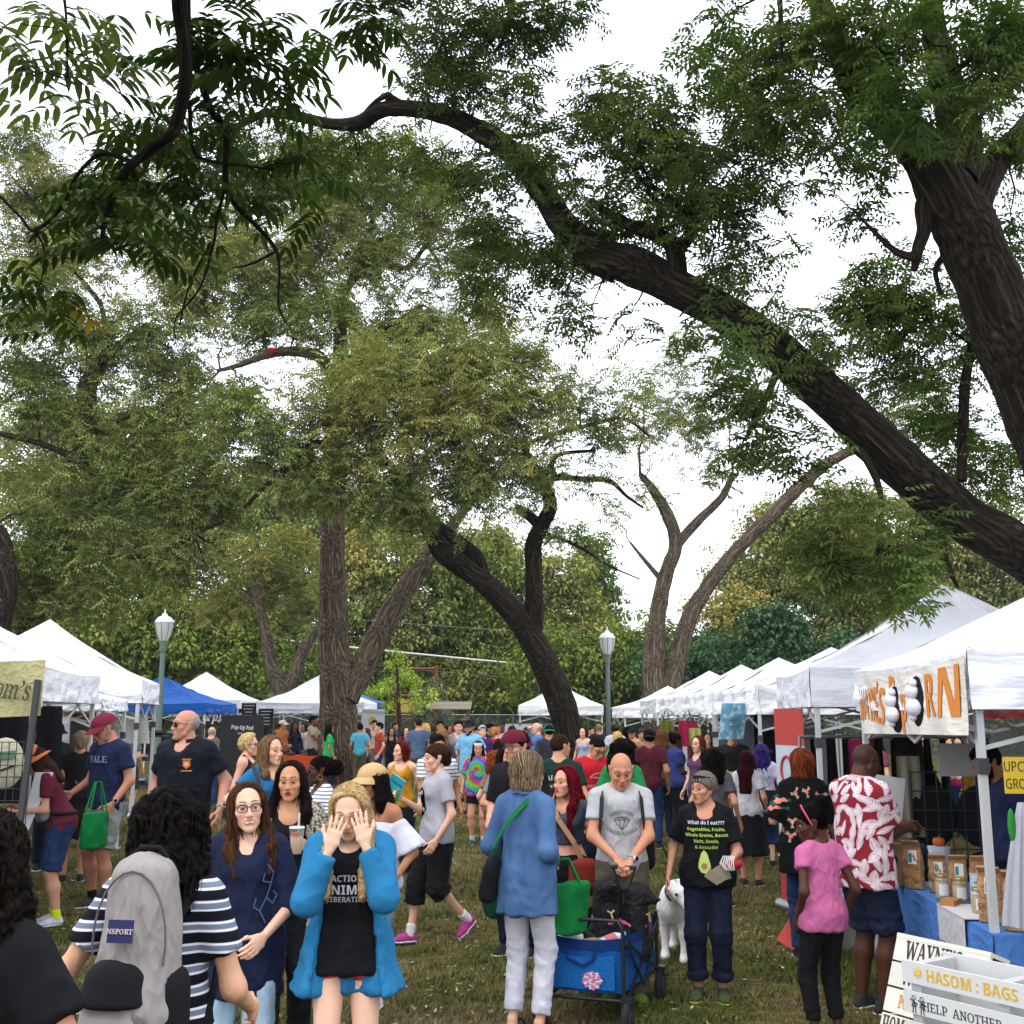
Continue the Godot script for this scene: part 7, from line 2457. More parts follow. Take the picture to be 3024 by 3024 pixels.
	var stencil:=[["WAYNE’S","2b2a22",.085,.6],["WALNUT","2b2a22",.085,.6],["POPCORN","c07f3e",.06,.45],["HOMEMADE","3a3a28",.085,.45],["ORGANIC","c97f3e",.08,.45],["VEGAN","4a4632",.085,.6],["","ffffff",.05,1.0]]
	for r in 7:
		var mid:=TL+bx*wl/2-by*(.06+r*.124)
		part("slat",MB.new().box(mid,Vector3(wl,.114,.016),bb).mesh(),paint(["cfcabf","c8c4ba","d3cec2"][r % 3],.85),sb)
		if stencil[r][0]: crate_lettering(sb,stencil[r][0],stencil[r][2],mid+bz*.0095+bx*(-.1 if r in [2,3,4,5] else -.04),bb,stencil[r][1],"Droid Serif",700,stencil[r][3])
	part("orange_stencil",MB.new().box(TL+bx*.42-by*.31+bz*.009,Vector3(.17,.1,.002),bb).mesh(),paint("cf8a4c"),sb)
	crate_lettering(sb,"KETTLE",.04,TL+bx*.42-by*.31+bz*.011,bb,"e2d6c4","Droid Sans",700,.8)
	part("top_cap",MB.new().box(TL+bx*wl/2+by*.006-bz*.06,Vector3(wl,.02,.14),bb).mesh(),paint("cfcabf",.85),sb)
	for e in [.03,wl-.03]: part("back_leg",MB.new().bar(TL+bx*e-bz*.03,TL+bx*e-bz*.42-Vector3(0,.72,0),.03,.05).mesh(),paint("4d3126",.9),sb)
	var pd:=thing("flavour_paddle","dark grey paddle with white flavour labels hung on the leaning board","sign",Vector3.ZERO)
	var pc:=TL+bx*.33-by*.62+bz*.03
	part("paddle",MB.new().box(pc,Vector3(.15,.34,.014),bb).rod(pc+by*.17-bz*.007,pc+by*.17+bz*.007,.075,20).mesh(),paint("3b3a3c",.6),pd)
	for i in 4:
		part("label",MB.new().box(pc+by*(.12-i*.085)+bz*.009-bx*.005,Vector3(.115,.07,.004),bb).mesh(),paint("d2d2e0",.6),pd)
		crate_lettering(pd,["FLAVORS","Cheddar","Caramel","Plain"][i],.018,pc+by*(.12-i*.085)+bz*.0125-bx*.005,bb,["55545c","8f6a70","a04a52","6a6a70"][i],"Droid Sans",400)

	var ys:=thing("yellow_sign","yellow hand lettered grocery bag sign at the right edge","sign",Vector3(2.762,1.63,-6.057),-8)
	part("card",MB.new().box(Vector3.ZERO,Vector3(.26,.19,.008)).mesh(),paint("c8a92a",.7),ys)
	crate_lettering(ys,"UPCYCLED",.05,Vector3(.0,.045,.006),Basis.IDENTITY,"3a3320","Droid Sans",400,.8)
	crate_lettering(ys,"GROCERY BAGS",.05,Vector3(.055,-.045,.006),Basis.IDENTITY,"3a3320","Droid Sans",400,.75)
	part("stick",MB.new().bar(Vector3(0,-.25,-.01),Vector3(0,.05,-.01),.012,.008).mesh(),paint("2a2622"),ys)
	var ab:=thing("cloth_bag","white patterned cloth bag with yellow trim hanging below the yellow sign","bag",Vector3(2.696,1.492,-6.031),0)
	for s in [1.0,-1.0]:
		part("body",MB.new().sheet(30,12,func(u,v):
			var w: float=lerpf(.15,.022,pow(v,1.3))
			var x: float=(u-.5)*2.0*w*s
			return Vector3(x-.03*(1-v),-.62*(1-v)-.05*(1-v)*(u*s),s*(.03+.012*sin(u*26*s)*(1.2-v))).lerp(Vector3(x,-.62*(1-v),0),absf(u-.5)*1.9)).mesh(),cloth("ffffff","patchwork"),ab)
	cloth("ffffff","patchwork").uv1_triplanar=true
	cloth("ffffff","patchwork").uv1_scale=Vector3(2.5,2.5,2.5)
	part("patch",MB.new().ball(Vector3(-.06,-.12,.0),Vector3(.022,.09,.015),12,8).mesh(),cloth("2f7d34"),ab)
	part("trim",MB.new().tube([Vector4(.0,.0,.05,.008),Vector4(-.01,-.16,.072,.009),Vector4(.0,-.34,.07,.012)],6).mesh(),cloth("b98f4a"),ab)
	part("tag_strip",MB.new().box(Vector3(.0,-.33,.082),Vector3(.026,.16,.004)).mesh(),cloth("c9c23a"),ab)

func left_stalls() -> void:
	var bn:=thing("burlap_banner","burlap banner with dark script hung at the left edge","banner",Vector3(-3.037,2.099,-6.683),4)
	part("sheet",MB.new().sheet(16,8,func(u,v): return Vector3((u-.5)*.46,(v-.5)*.33+.02*(u-.5),.012*sin(u*7+v*4))).mesh(),cloth("a8a377","",1.2),bn)
	part("lettering",words("ottom’s",.11,"Droid Serif",400),paint("2e3320"),bn,Transform3D(Basis.from_euler(Vector3(0,0,-.09))*Basis.from_scale(Vector3(.62,1,1))*Basis(Vector3(1,0,0),Vector3(.2,1,0),Vector3(0,0,1)),Vector3(.0,.0,.022)))
	var rk:=thing("display_rack","black post and wire grid rack at the left edge","rack",Vector3.ZERO)
	part("post",MB.new().bar(Vector3(-2.818,1.229,-6.537),Vector3(-2.831,2.153,-6.673),.03,.03).mesh(),paint("17181a",.5),rk)
	var g0:=Vector3(-3.227,1.223,-6.945)
	for i in 7: part("wire",MB.new().rod(g0+Vector3(i*.045,0,0),g0+Vector3(i*.045,.56,0),.003,5).mesh(),paint("17181a"),rk)
	for i in 9: part("wire",MB.new().rod(g0+Vector3(-.1,i*.07,0),g0+Vector3(.27,i*.07,0),.003,5).mesh(),paint("17181a"),rk)
	var cu:=thing("cushion","cream cushion printed with green shapes at the left edge","cushion",Vector3(-3.171,1.648,-7.07),10)
	part("pad",MB.new().ball(Vector3.ZERO,Vector3(.12,.16,.05),16,10).mesh(),cloth("a9a590"),cu)
	part("print",MB.new().box(Vector3(.0,.05,.05),Vector3(.14,.05,.006),Basis.from_euler(Vector3(-.25,0,.1))).mesh(),cloth("4f6b58"),cu)
	part("print",MB.new().box(Vector3(.02,-.03,.05),Vector3(.12,.012,.006),Basis.from_euler(Vector3(0,0,.35))).mesh(),cloth("2a2a26"),cu)
	folding_table("table of folded shirts in the nearest left tent, banner across its front",on(-4.95,-9.7),96,1.7,.75,"222426",.66)
	for i in 8:
		var m:=rough_up(net([el(Vector3(-.1,.022,0),Vector3(.1,.022,0),.12,.022,.12,.022,Vector3(0,0,1))],.014,.008),.012,Vector3(14,14,14),i*3.0)
		tag(part("folded_shirt",m.mesh(),cloth(["c9cad2","c4c5cf","1b1b1e","cfd0d6"][i % 4]),self,Transform3D(Basis(Vector3.UP,.3*(i % 3)),on(-4.72-.06*(i % 2),-9.3-.3*(i % 3),.765+.045*(i/3)))),"%s folded shirt on the left table, %s from the table top" % [["white","pale","black","light"][i % 4],["bottom layer, first","bottom layer, second","bottom layer, third","middle layer, first","middle layer, second","middle layer, third","top layer, first","top layer, second"][i]],"shirt","folded shirts on the left table")
	var tb:=thing("table_banner","white and green banner with black lettering hung before the left table","banner",on(-4.45,-9.75),76)
	part("sheet",MB.new().sheet(10,6,func(u,v): return Vector3((u-.5)*.9,.06+v*.68,.03*sin(u*5))).mesh(),cloth("b9bbbd","",.5),tb)
	part("green_band",MB.new().sheet(10,2,func(u,v): return Vector3((u-.5)*.9,.62+v*.12,.006+.03*sin(u*5))).mesh(),cloth("4b8a3c","",.5),tb)
	crate_lettering(tb,"JE",.24,Vector3(.1,.34,.045),Basis.from_euler(Vector3(0,0,.12)),"18191b","Droid Sans",700)
	crate_lettering(tb,"omatix",.06,Vector3(.12,.15,.05),Basis.from_euler(Vector3(0,0,.1)),"8a8c92","Droid Sans",400)
	var cab:=thing("wooden_cabinet","honey coloured wooden display cabinet behind the woman in the orange hat","cabinet",on(-5.5,-11.2),20)
	part("carcass",MB.new().box(Vector3(0,.95,-.15),Vector3(.62,.66,.02)).box(Vector3(-.3,.95,0),Vector3(.03,.7,.32)).box(Vector3(.3,.95,0),Vector3(.03,.7,.32)).box(Vector3(0,1.29,0),Vector3(.66,.03,.34)).box(Vector3(0,.61,0),Vector3(.66,.03,.34)).mesh(),paint("8a5a28",.5),cab)
	for y in [.84,1.06]: part("shelf",MB.new().box(Vector3(0,y,0),Vector3(.58,.015,.3)).mesh(),paint("7a4d22",.5),cab)
	for i in 6: part("trinket",MB.new().box(Vector3(-.2+.2*(i % 3),.66+.23*(i/3),.05),Vector3(.1,.08,.1)).mesh(),paint(["b8b8ba","2a3a5a","1b1b1d"][i % 3]),cab)
	folding_table("table under the wooden cabinet",on(-5.5,-11.2),20,1.2,.6,"1c1c1e",.5)
	for q in [["black t-shirt with pale script hung at the first left tent",Vector3(-4.537,2.03,-10.762),.5,.7,"131316"],["black t-shirt hanging at the far left edge",Vector3(-4.388,1.95,-9.76),.42,.75,"101013"],["dark t-shirt hanging behind the left tent post",Vector3(-5.019,1.916,-11.596),.4,.6,"16161a"]]:
		hung("hanging_shirt",q[0],"shirt",q[1],Vector2(q[2],q[3]),q[4],10)
	var os:=hung("display_shirt","orange and grey raglan shirt displayed behind the second left tent","shirt",Vector3(-6.43,1.975,-16.77),Vector2(.52,.75),"c4592c",0)
	part("grey_panel",MB.new().sheet(6,6,func(u,v): return Vector3((u-.5)*.26,-.7+v*.68,.075)).mesh(),cloth("494c52"),os)
	hung("white_cloth","plain white cloth hung behind the man in the maroon cap","cloth",Vector3(-5.904,1.94,-17.081),Vector2(.85,.42),"c9cac8",0)
	hung("white_sheet","narrow white sheet behind the bearded vendor","cloth",Vector3(-5.55,1.93,-13.83),Vector2(.26,1.0),"c9cbd2",0)

	var sh:=thing("dark_shelves","black shelf unit of folded clothes and bins under the blue tent","shelf",on(-6.55,-20.6),8)
	for x in [-.85,.85]: part("upright",MB.new().box(Vector3(x,.8,0),Vector3(.04,1.6,.4)).mesh(),paint("17171a"),sh)
	for i in 4:
		part("shelf",MB.new().box(Vector3(0,.12+i*.42,0),Vector3(1.7,.03,.42)).mesh(),paint("17171a"),sh)
	for i in 18:
		tag(part("folded_cloth",rough_up(net([el(Vector3(-.06,.03,0),Vector3(.06,.03,0),.1,.04,.1,.04,Vector3(0,0,1))],.025,.012),.02,Vector3(12,12,12),i).mesh(),cloth(["6a2236","2d4a5c","8a8c90","23242a","3c6a68","7a3a2a"][i % 6]),self,Transform3D(Basis.IDENTITY,on(-6.55,-20.6)+Vector3(-.7+.27*(i % 6),.15+.42*(1+i/6),.08*((i % 6)*.3)))),"folded cloth on the dark shelves, shelf %s, place %s from the left" % [["two","three","four"][i/6],["one","two","three","four","five","six"][i % 6]],"clothes","folded goods on the dark shelves")
	for q in [["clear bin of red goods at the foot of the dark shelves",-7.0,"7a4a5c"],["clear bin of purple goods beside the red one",-6.3,"544a70"]]:
		var b:=thing("plastic_bin",q[0],"bin",on(q[1],-20.1))
		part("tub",MB.new().box(Vector3(0,.13,0),Vector3(.5,.22,.36)).mesh(),paint("9a9aa2",.3),b)
		part("contents",MB.new().box(Vector3(0,.21,0),Vector3(.47,.1,.33)).mesh(),paint(q[2]),b)
		part("rim",MB.new().box(Vector3(0,.245,.17),Vector3(.54,.03,.04)).mesh(),paint("bfc0c6",.3),b)

	var sc:=thing("stall_banner","black banner with white script under the white tent right of the blue one","banner",Vector3(-9.397,1.863,-36.615))
	part("sheet",MB.new().box(Vector3.ZERO,Vector3(2.3,.55,.02)).mesh(),paint("121214",.8),sc)
	crate_lettering(sc,"Scorpion",.26,Vector3(-.35,.0,.02),Basis(Vector3(1,0,0),Vector3(.25,1,0),Vector3(0,0,1)),"cfcfcf","Droid Serif",700,.8)
	part("white_shape",MB.new().ball(Vector3(.55,-.02,.01),Vector3(.1,.16,.02)).ball(Vector3(.95,-.05,.01),Vector3(.16,.14,.02)).mesh(),paint("c4c8c6"),sc)
	var bs:=thing("black_sign","tall black sign board with white hand lettering behind the blonde woman","sign",on(-4.6,-19.2),4)
	part("board",MB.new().sheet(10,8,func(u,v): return Vector3((u-.5)*(.82-.12*v),v*1.75,.0)).mesh(),paint("16171a",.85),bs)
	part("edge",MB.new().box(Vector3(0,1.75,-.03),Vector3(.7,.02,.05)).mesh(),paint("101012"),bs)
	crate_lettering(bs,"Pop-Up Pod",.07,Vector3(0,1.55,.01),Basis.from_euler(Vector3(0,0,-.06)),"bfc0c0","Droid Sans",700,.7)
	crate_lettering(bs,"Bakery",.03,Vector3(0,1.45,.01),Basis.from_euler(Vector3(0,0,-.06)),"a8a8a8")
	for q in [["black menu board with white lines left of the white tent's leg",735,.5],["black menu board with white lines right of the white tent's leg",790,.4]]:
		var mb:=thing("menu_board",q[0],"sign",Vector3(-7.499,1.997,-32.016) if q[1]==735 else Vector3(-6.994,1.836,-31.943))
		part("board",MB.new().box(Vector3(0,0,0),Vector3(.42,.55,.02)).mesh(),paint("141416",.85),mb)
		for i in 5: part("text_line",MB.new().box(Vector3(-.03*(i % 2),.2-i*.09,.014),Vector3(.3-.04*(i % 3),.025,.004)).mesh(),paint("a9a9a6"),mb)
	var ob:=folding_table("food table under an orange cloth by the biggest trunk",on(-5.75,-28.4),0,1.8,.75,"b8491c",.62)
	for i in 4: tag(part("food_tray",MB.new().lathe(Vector3.ZERO,[Vector2(.1,0),Vector2(.15,.06),Vector2(.14,.06),Vector2(.1,.012),Vector2(0,.012)],16).mesh(),paint(["6b5a48","a99a80","4b4038","8a6a4a"][i],.6),self,Transform3D(Basis.IDENTITY,on(-6.35+i*.4,-28.3,.765))),"%s tray of food on the orange table" % ["leftmost","second","third","rightmost"][i],"tray")
	var wb:=thing("standing_banner","white banner with a sun logo right of the biggest trunk","banner",Vector3(-3.919,1.574,-31.788))
	part("sheet",MB.new().box(Vector3.ZERO,Vector3(.64,1.05,.01)).mesh(),paint("c6c9cc",.7),wb)
	part("green_stripe",MB.new().box(Vector3(0,.44,.008),Vector3(.64,.08,.004),Basis.from_euler(Vector3(0,0,-.1))).mesh(),paint("9cae84",.7),wb)
	part("sun_logo",MB.new().rod(Vector3(-.03,.22,.006),Vector3(-.03,.22,.014),.1,18).mesh(),paint("c9a02c"),wb)
	part("hill_logo",MB.new().box(Vector3(-.03,.12,.016),Vector3(.18,.06,.004)).mesh(),paint("5a7a86"),wb)
	for x in [-.3,.3]: part("pole",MB.new().rod(Vector3(x,-1.7,-.02),Vector3(x,.52,-.02),.014).mesh(),paint("8d9194",.4,.5),wb)

var who:={}
var wagon_at:=Transform3D.IDENTITY

func crowd() -> void:
	var W:="d8a98e"
	var M:="bf8a69"
	var T:="a87352"
	var B:="6e4630"
	var K:="4a2d21"
	var hold:={"at": Vector3(.1,1.12,.3),"hand": "grip","palm": Vector3(-.6,.4,0)}
	var front:={"at": Vector3(.08,1.05,.26),"hand": "grip"}
	var walk:=[.09,.22,.0,.09,-.24,.07]
	var stride:=[.09,-.30,.11,.09,.26,.0]

	who.dark=person({n="woman with very long black curls, black t-shirt, cut by the lower left corner",x=-1.312,z=-2.838,h=1.71,l=0,f=true,yaw=165,g=1.15,skin=M,top=["tee","101114",{"loose": .03}],bot=["slacks","141518"],ra={"at": Vector3(.36,1.0,.2)},la=[.3,.9,.1],hair={k="curly",hc="0b0a0a",hc2="241c18",long=.46,wide=1.25,front=false,strands=900}})
	who.pack=person({n="girl with wavy black hair wearing a grey backpack, striped t-shirt, seen from behind",x=-1.095,z=-3.651,h=1.711,l=0,f=true,yaw=172,skin="c99a7c",head=[38,6,0],top=["tee","navy_stripes",{"hem": .98}],bot=["skirt","0f0f12",{"end": .22,"flare": .03}],la={"at": Vector3(.34,.95,.08)},ra=[.2,1.0,.25],hair={k="curly",hc="090909",hc2="1e1918",long=.24,wide=1.0,thick=.016,front=false,strands=1000},ex={glasses="2a1416"}})
	who.hoodie=person({n="smiling girl in black glasses, navy hoodie and pale jeans, long brown hair",x=-1.281,z=-5.55,h=1.617,l=0,f=true,yaw=10,skin="dcae94",head=[8,-3,5],top=["hoodie","171e38",{"called": "hoodie"}],bot=["jeans","pale_jeans"],legs=[.09,.12,0,.09,-.16,.05],la={"at": Vector3(.11,1.0,.24),"hint": Vector3(.9,-.5,-.5),"palm": Vector3(-.2,.2,-1)},ra=[.29,.94,-.02],hair={k="long",hc="2c1c14",hc2="5a3c28",long=.34,strands=1400},face={smile=true,lips="b06a62",brow="2a1a12"},ex={glasses="131112"},prints=[{lines=[[Vector2(0,.14),Vector2(.03,.1),Vector2(.02,.05),Vector2(-.02,.06),Vector2(-.01,.1)],[Vector2(.02,.05),Vector2(.0,-.02),Vector2(.03,-.05),Vector2(.05,-.01),Vector2(.03,.01)],[Vector2(.0,-.02),Vector2(-.03,-.08),Vector2(-.06,-.06),Vector2(-.05,-.02)],[Vector2(-.03,-.08),Vector2(.0,-.14)]],w=.006,at=Vector2(.11,1.18),c="3a5478"}]})
	who.blonde=person({n="blonde girl in a bright blue rain jacket holding both hands to her face",x=-.766,z=-5.444,h=1.635,l=0,f=true,yaw=4,skin="dbb097",head=[-4,20,0],lean=4,top=["jacket","246e9a",{"loose": .02,"base": .022,"hem": .72,"sleeve": .008}],inner=["longtee","0e0f12",{"hem": .81,"loose": .004,"base": .011,"flare": .02}],bot=["hotpants","b03444",{"end": .775,"loose": -.004}],legs=[.08,-.1,.03,.075,.14,.0],shoe="d8d8da",
		la={"at": Vector3(.085,1.42,.215),"hand": "flat","fingers": Vector3(-.28,1,-.12),"palm": Vector3(.1,0,-1),"hint": Vector3(.4,-1.0,.0)},ra={"at": Vector3(.085,1.40,.225),"hand": "flat","fingers": Vector3(-.3,1,-.14),"palm": Vector3(.1,0,-1),"hint": Vector3(.4,-1.0,.0)},
		hair={k="long",hc="8f7048",hc2="c8ae7c",long=.33,fz=.17,strands=1300},face={brow="7a5c3c"},prints=[{on="inner",text="ACTION",cap=.03,at=Vector2(0,1.26),c="9a9ba6"},{on="inner",text="ANIMAL",cap=.045,at=Vector2(0,1.205),c="b4b5c0"},{on="inner",text="LIBERATION",cap=.025,at=Vector2(0,1.16),c="9a9ba6"}]})
	who.boba=person({n="dark haired girl with red lips carrying a bubble tea, speckled cardigan",x=-1.374,z=-7.067,h=1.659,l=0,f=true,yaw=8,skin=M,head=[-6,2,0],top=["cardigan","leopard"],inner=["tank","121214"],bot=["slacks","121214"],legs=[.09,-.12,.02,.09,.16,0],shoe="8d8a88",la={"at": Vector3(.13,1.2,.26),"hand": "grip","palm": Vector3(-1,0,.2)},hair={k="long",hc="0d0b0b",hc2="2a1d18",long=.44,wide=1.12,strands=1000},face={lips="8c2030",brow="17100c"}})
	who.shades=person({n="woman in sunglasses and hoop earrings, white and navy striped top, facing left",x=-1.555,z=-9.21,h=1.601,l=0,f=true,yaw=-62,g=1.15,skin=K,top=["scoop","white_stripes"],bot=["jeans","jeans"],shoe="1a1a1c",sole="2a2a2a",head=[-12,-4,0],hair={k="afro_bun",hc="0d0a09",thick=.012},face={lips="7a3a38"},ex={shades="1a1512",hoops="c9a86a"}})
	who.capgirl=person({n="girl in a tan baseball cap and glasses, white off shoulder top, long black hair",x=-.904,z=-7.48,h=1.621,l=0,f=true,yaw=-24,skin=T,head=[-24,6,0],top=["offshoulder","c9c9d2"],bot=["cutoffs","6a8196"],shoe="d4d4d6",legs=[.09,.12,0,.09,-.2,.05],la={"at": Vector3(.28,1.0,.16)},hair={k="long",hc="0c0a0b",hc2="231c1c",long=.5,front=false,strands=700},ex={cap=["bb9c6c",0],glasses="2a2422"}})
	who.polo=person({n="large bald man in sunglasses, black polo shirt and grey cargo shorts",x=-2.987,z=-10.362,h=1.909,l=0,yaw=-14,g=1.32,belly=.05,skin="bd8772",head=[-42,-2,0],top=["polo","12141d"],bot=["shorts","80828f",{"end": .5}],shoe="3a3835",la=[.34,.93,.02],ra=[.34,.93,.02],hair={k="fringe",hc="8a857d"},face={stubble=.12,hc="8a857d",brow="8a7a68"},ex={shades="16100e",watchl="8d8f92"},prints=[{fans=[[Vector2(-.025,.03),Vector2(-.03,-.01),Vector2(0,-.035),Vector2(.03,-.01),Vector2(.025,.03)],[Vector2(-.035,.045),Vector2(-.035,.035),Vector2(.035,.035),Vector2(.035,.045)],[Vector2(-.04,-.045),Vector2(-.04,-.055),Vector2(.04,-.055),Vector2(.04,-.045)]],at=Vector2(.1,1.28),c="c2702e"},{fans=[[Vector2(-.012,.014),Vector2(-.014,-.012),Vector2(.014,-.012),Vector2(.012,.014)]],at=Vector2(.1,1.28),c="c9b6c0"}]})
	who.yale=person({n="grey bearded man in a maroon cap, navy t-shirt and grey shorts, looking down",x=-3.99,z=-11.181,h=1.84,l=0,yaw=-32,skin="b67f66",head=[-16,26,0],top=["tee","1a2342",{"loose": .028}],bot=["shorts","8b8d8c",{"end": .52}],shoe="4b443b",sock="17171a",la={"at": Vector3(.25,.92,.12)},ra=[.22,1.0,.2],hair={k="crew",hc="6a6058"},face={beard=.004,hc="8d8378",brow="6a6058"},ex={cap=["6b2236",0],watchl="1a1a1c"},prints=[{text="YALE",cap=.055,at=Vector2(.02,1.3),c="8b93ac",font="Droid Serif"}]})
	who.hat=person({n="woman in an orange sun hat bending over the left table, maroon t-shirt, denim shorts",x=-4.112,z=-10.435,h=1.62,l=0,f=true,yaw=-62,lean=24,skin="c08e74",head=[-8,20,0],top=["tee","561a2a"],bot=["cutoffs","jeans",{"end": .5,"loose": .03}],shoe="b9bcc6",sock="c2d41e",la={"at": Vector3(.1,1.05,.42),"hand": "pinch"},ra={"at": Vector3(.16,1.08,.4),"hand": "pinch"},hair={k="long",hc="2e1d16",long=.3,front=false},ex={hat="c06a44"},prints=[{text="HOLLY",cap=.03,at=Vector2(.0,1.3),c="c9b8bc",back=true},{text="GRACE",cap=.03,at=Vector2(.0,1.25),c="c9b8bc",back=true}]})
	person({n="woman with untidy pinned up hair in a black dress beside the bearded vendor",x=-4.832,z=-12.641,h=1.613,l=1,f=true,yaw=200,skin=M,top=["dress","131316"],hair={k="updo",hc="6a5644",hc2="a08a70",thick=.024},ra=front})
	who.vendor=person({n="vendor with a big black beard and dark cap behind the left table",x=-5.509,z=-13.536,h=1.704,l=1,yaw=40,skin=M,head=[12,14,0],top=["tee","1d2422"],bot=["jeans","dark_jeans"],ra=front,la=front,hair={k="short",hc="100c0a"},face={beard=.03},ex={cap=["141a18",10]}})
	person({n="man in grey shirt and dark shorts standing at the dark shelves",x=-6.727,z=-19.857,h=1.586,yaw=170,skin=M,top=["tee","5a5c62"],bot=["shorts","35373b"],shoe="c9c9c9",hair={k="short",hc="2a201a"}})
	who.blondetank=person({n="woman with cropped blonde hair and glasses, black tank top, facing right",x=-2.864,z=-12.237,h=1.631,l=1,f=true,yaw=88,g=1.2,skin="d2a088",top=["tank","15131a"],bot=["slacks","17171a"],hair={k="pixie",hc="a9884c",hc2="e2cf9c"},ex={glasses="15110f"}})
	who.bluetee=person({n="woman in a bright blue v neck t-shirt with a purple bag strap, looking right",x=-2.094,z=-9.793,h=1.731,l=0,f=true,yaw=34,skin="d3a286",head=[20,0,0],top=["vneck","1f6490"],bot=["jeans","jeans"],ra={"at": Vector3(.2,1.12,.2),"hint": Vector3(1,-.3,-.4)},hair={k="long",hc="4a3626",hc2="8f7350",long=.18,strands=500}})
	strap("bag_strap",who.bluetee,1.0,[Vector3(-.15,1.42,-.1),Vector3(-.16,1.5,.0),Vector3(-.15,1.38,.12),Vector3(-.17,1.15,.14),Vector3(-.22,.95,.08)],.03,paint("2a1824"))

	person({n="man in an orange t-shirt and white cap at the orange table",x=-5.985,z=-29.41,h=1.605,yaw=60,skin=T,top=["tee","b5713a"],bot=["jeans","dark_jeans"],hair={k="short",hc="1a1210"},ex={cap=["cfc8be",20]},ra=front})
	person({n="woman with long black braids in a navy top under the white tent",x=-5.861,z=-30.334,h=1.555,f=true,yaw=30,skin=B,top=["long","20243a"],bot=["jeans","dark_jeans"],hair={k="long",hc="0c0a0a",long=.5}})
	person({n="woman in white half hidden behind the tall man at the trunk",x=-5.728,z=-30.951,h=1.515,f=true,yaw=-20,skin=T,top=["tee","c6c2be"],bot=["jeans","jeans"],hair={k="bob",hc="15100e"}})
	person({n="tall man in a tan t-shirt reaching towards the biggest trunk",x=-5,z=-28.269,h=1.728,yaw=80,skin=B,top=["tee","9a8a74"],bot=["slacks","151519"],la={"at": Vector3(.1,1.1,.42)},ra={"at": Vector3(.1,1.15,.4)},hair={k="short",hc="0e0b0a"}})
	person({n="woman in a bright green t-shirt in front of the biggest trunk",x=-4.285,z=-26.371,h=1.543,f=true,yaw=120,skin=T,top=["tee","2aa05a"],bot=["jeans","dark_jeans"],hair={k="long",hc="130e0e",long=.3}})
	person({n="man in a navy t-shirt behind the black menu boards",x=-7.411,z=-33.164,h=1.644,yaw=150,skin=B,top=["tee","20263e"],bot=["jeans","dark_jeans"],hair={k="crew",hc="120d0b"}})
	person({n="fair haired child beside the white tent's left leg",x=-7.549,z=-32.579,h=1.511,f=true,yaw=170,skin=W,top=["tee","b09a8a"],bot=["jeans","jeans"],hair={k="bob",hc="a58a54"}})
	person({n="person with brown hair in dark clothes before the left tree trunk",x=-7.208,z=-34.62,h=1.465,yaw=100,skin=M,top=["tee","34303a"],bot=["jeans","dark_jeans"],hair={k="short",hc="3a2418"}})
	person({n="man in grey blue t-shirt beneath the scorpion banner",x=-7.757,z=-30.523,h=1.635,yaw=180,skin=M,top=["tee","3a4258"],bot=["shorts","4a4a4c"],hair={k="crew",hc="4a3628"}})
	person({n="bald man just behind the large man in the black polo",x=-5.972,z=-22.41,h=1.523,yaw=170,skin="c79a80",top=["tee","56524e"],bot=["jeans","jeans"],hair={k="fringe",hc="a08c74"}})

	person({n="man in a light blue t-shirt and khaki trousers, back turned, right of the biggest trunk",x=-3.788,z=-28.101,h=1.539,yaw=185,skin=T,top=["tee","4fa3bf"],bot=["slacks","5a5240"],hair={k="short",hc="15100d"}})
	person({n="woman in maroon just behind the light blue t-shirt",x=-4.245,z=-30.337,h=1.537,f=true,yaw=170,skin=M,top=["tee","6b2434"],bot=["jeans","jeans"],hair={k="short",hc="3a2a20"}})
	person({n="brown haired woman facing left between the blue and red t-shirts",x=-3.75,z=-29.139,h=1.419,f=true,yaw=-70,skin=W,top=["tank","8a8a8c"],bot=["shorts","2a2a2e"],hair={k="long",hc="4a3020",long=.2},ra=front})
	person({n="man in a white vest left of the rust red t-shirt",x=-3.682,z=-30.12,h=1.613,yaw=20,skin=W,top=["tank","c2bcb6"],bot=["shorts","6a6a6c"],hair={k="short",hc="171210"},la=front})
	person({n="man in a rust red t-shirt and jeans standing sideways, facing left",x=-3.21,z=-27.282,h=1.582,yaw=-75,skin=W,top=["tee","a3402c"],bot=["jeans","jeans"],hair={k="short",hc="15100e"},ra=front})
	person({n="dark haired woman in a black top facing the camera by the fence",x=-3.098,z=-28.934,h=1.446,f=true,yaw=15,skin=T,top=["tank","121214"],bot=["jeans","dark_jeans"],hair={k="long",hc="120d0c",long=.26}})
	person({n="stocky man in a faded blue t-shirt seen from behind, khaki shorts",x=-2.005,z=-24.211,h=1.742,yaw=180,g=1.12,skin=M,top=["tee","4b5d78"],bot=["shorts","4a4e3c"],la={"at": Vector3(.2,1.15,.2)},hair={k="crew",hc="2a1e18"}})
	person({n="blond child next to the man in faded blue",x=-1.914,z=-25.045,h=1.631,f=true,yaw=120,skin=W,top=["tee","a8643c"],bot=["shorts","50545a"],hair={k="bob",hc="b89a5c"}})
	who.mustard=person({n="woman with short red hair in a mustard tank top, hugged from behind",x=-1.31,z=-13.478,h=1.545,l=1,f=true,yaw=-16,skin=W,head=[-38,0,0],top=["tank","b07818"],bot=["slacks","17171a"],hair={k="bob",hc="3d0f10",hc2="6a2422"}})
	person({n="person hugging the red haired woman, hidden behind her but for the arms",x=-1.312,z=-13.843,h=1.49,l=1,f=true,yaw=-12,skin=T,top=["tank","2e7a4a"],bot=["jeans","dark_jeans"],la={"at": Vector3(.0,1.27,.5),"hint": Vector3(1,.1,-.1)},ra={"at": Vector3(.0,1.29,.5),"hint": Vector3(1,.1,-.1)},hair={k="back",hc="15100e"}})
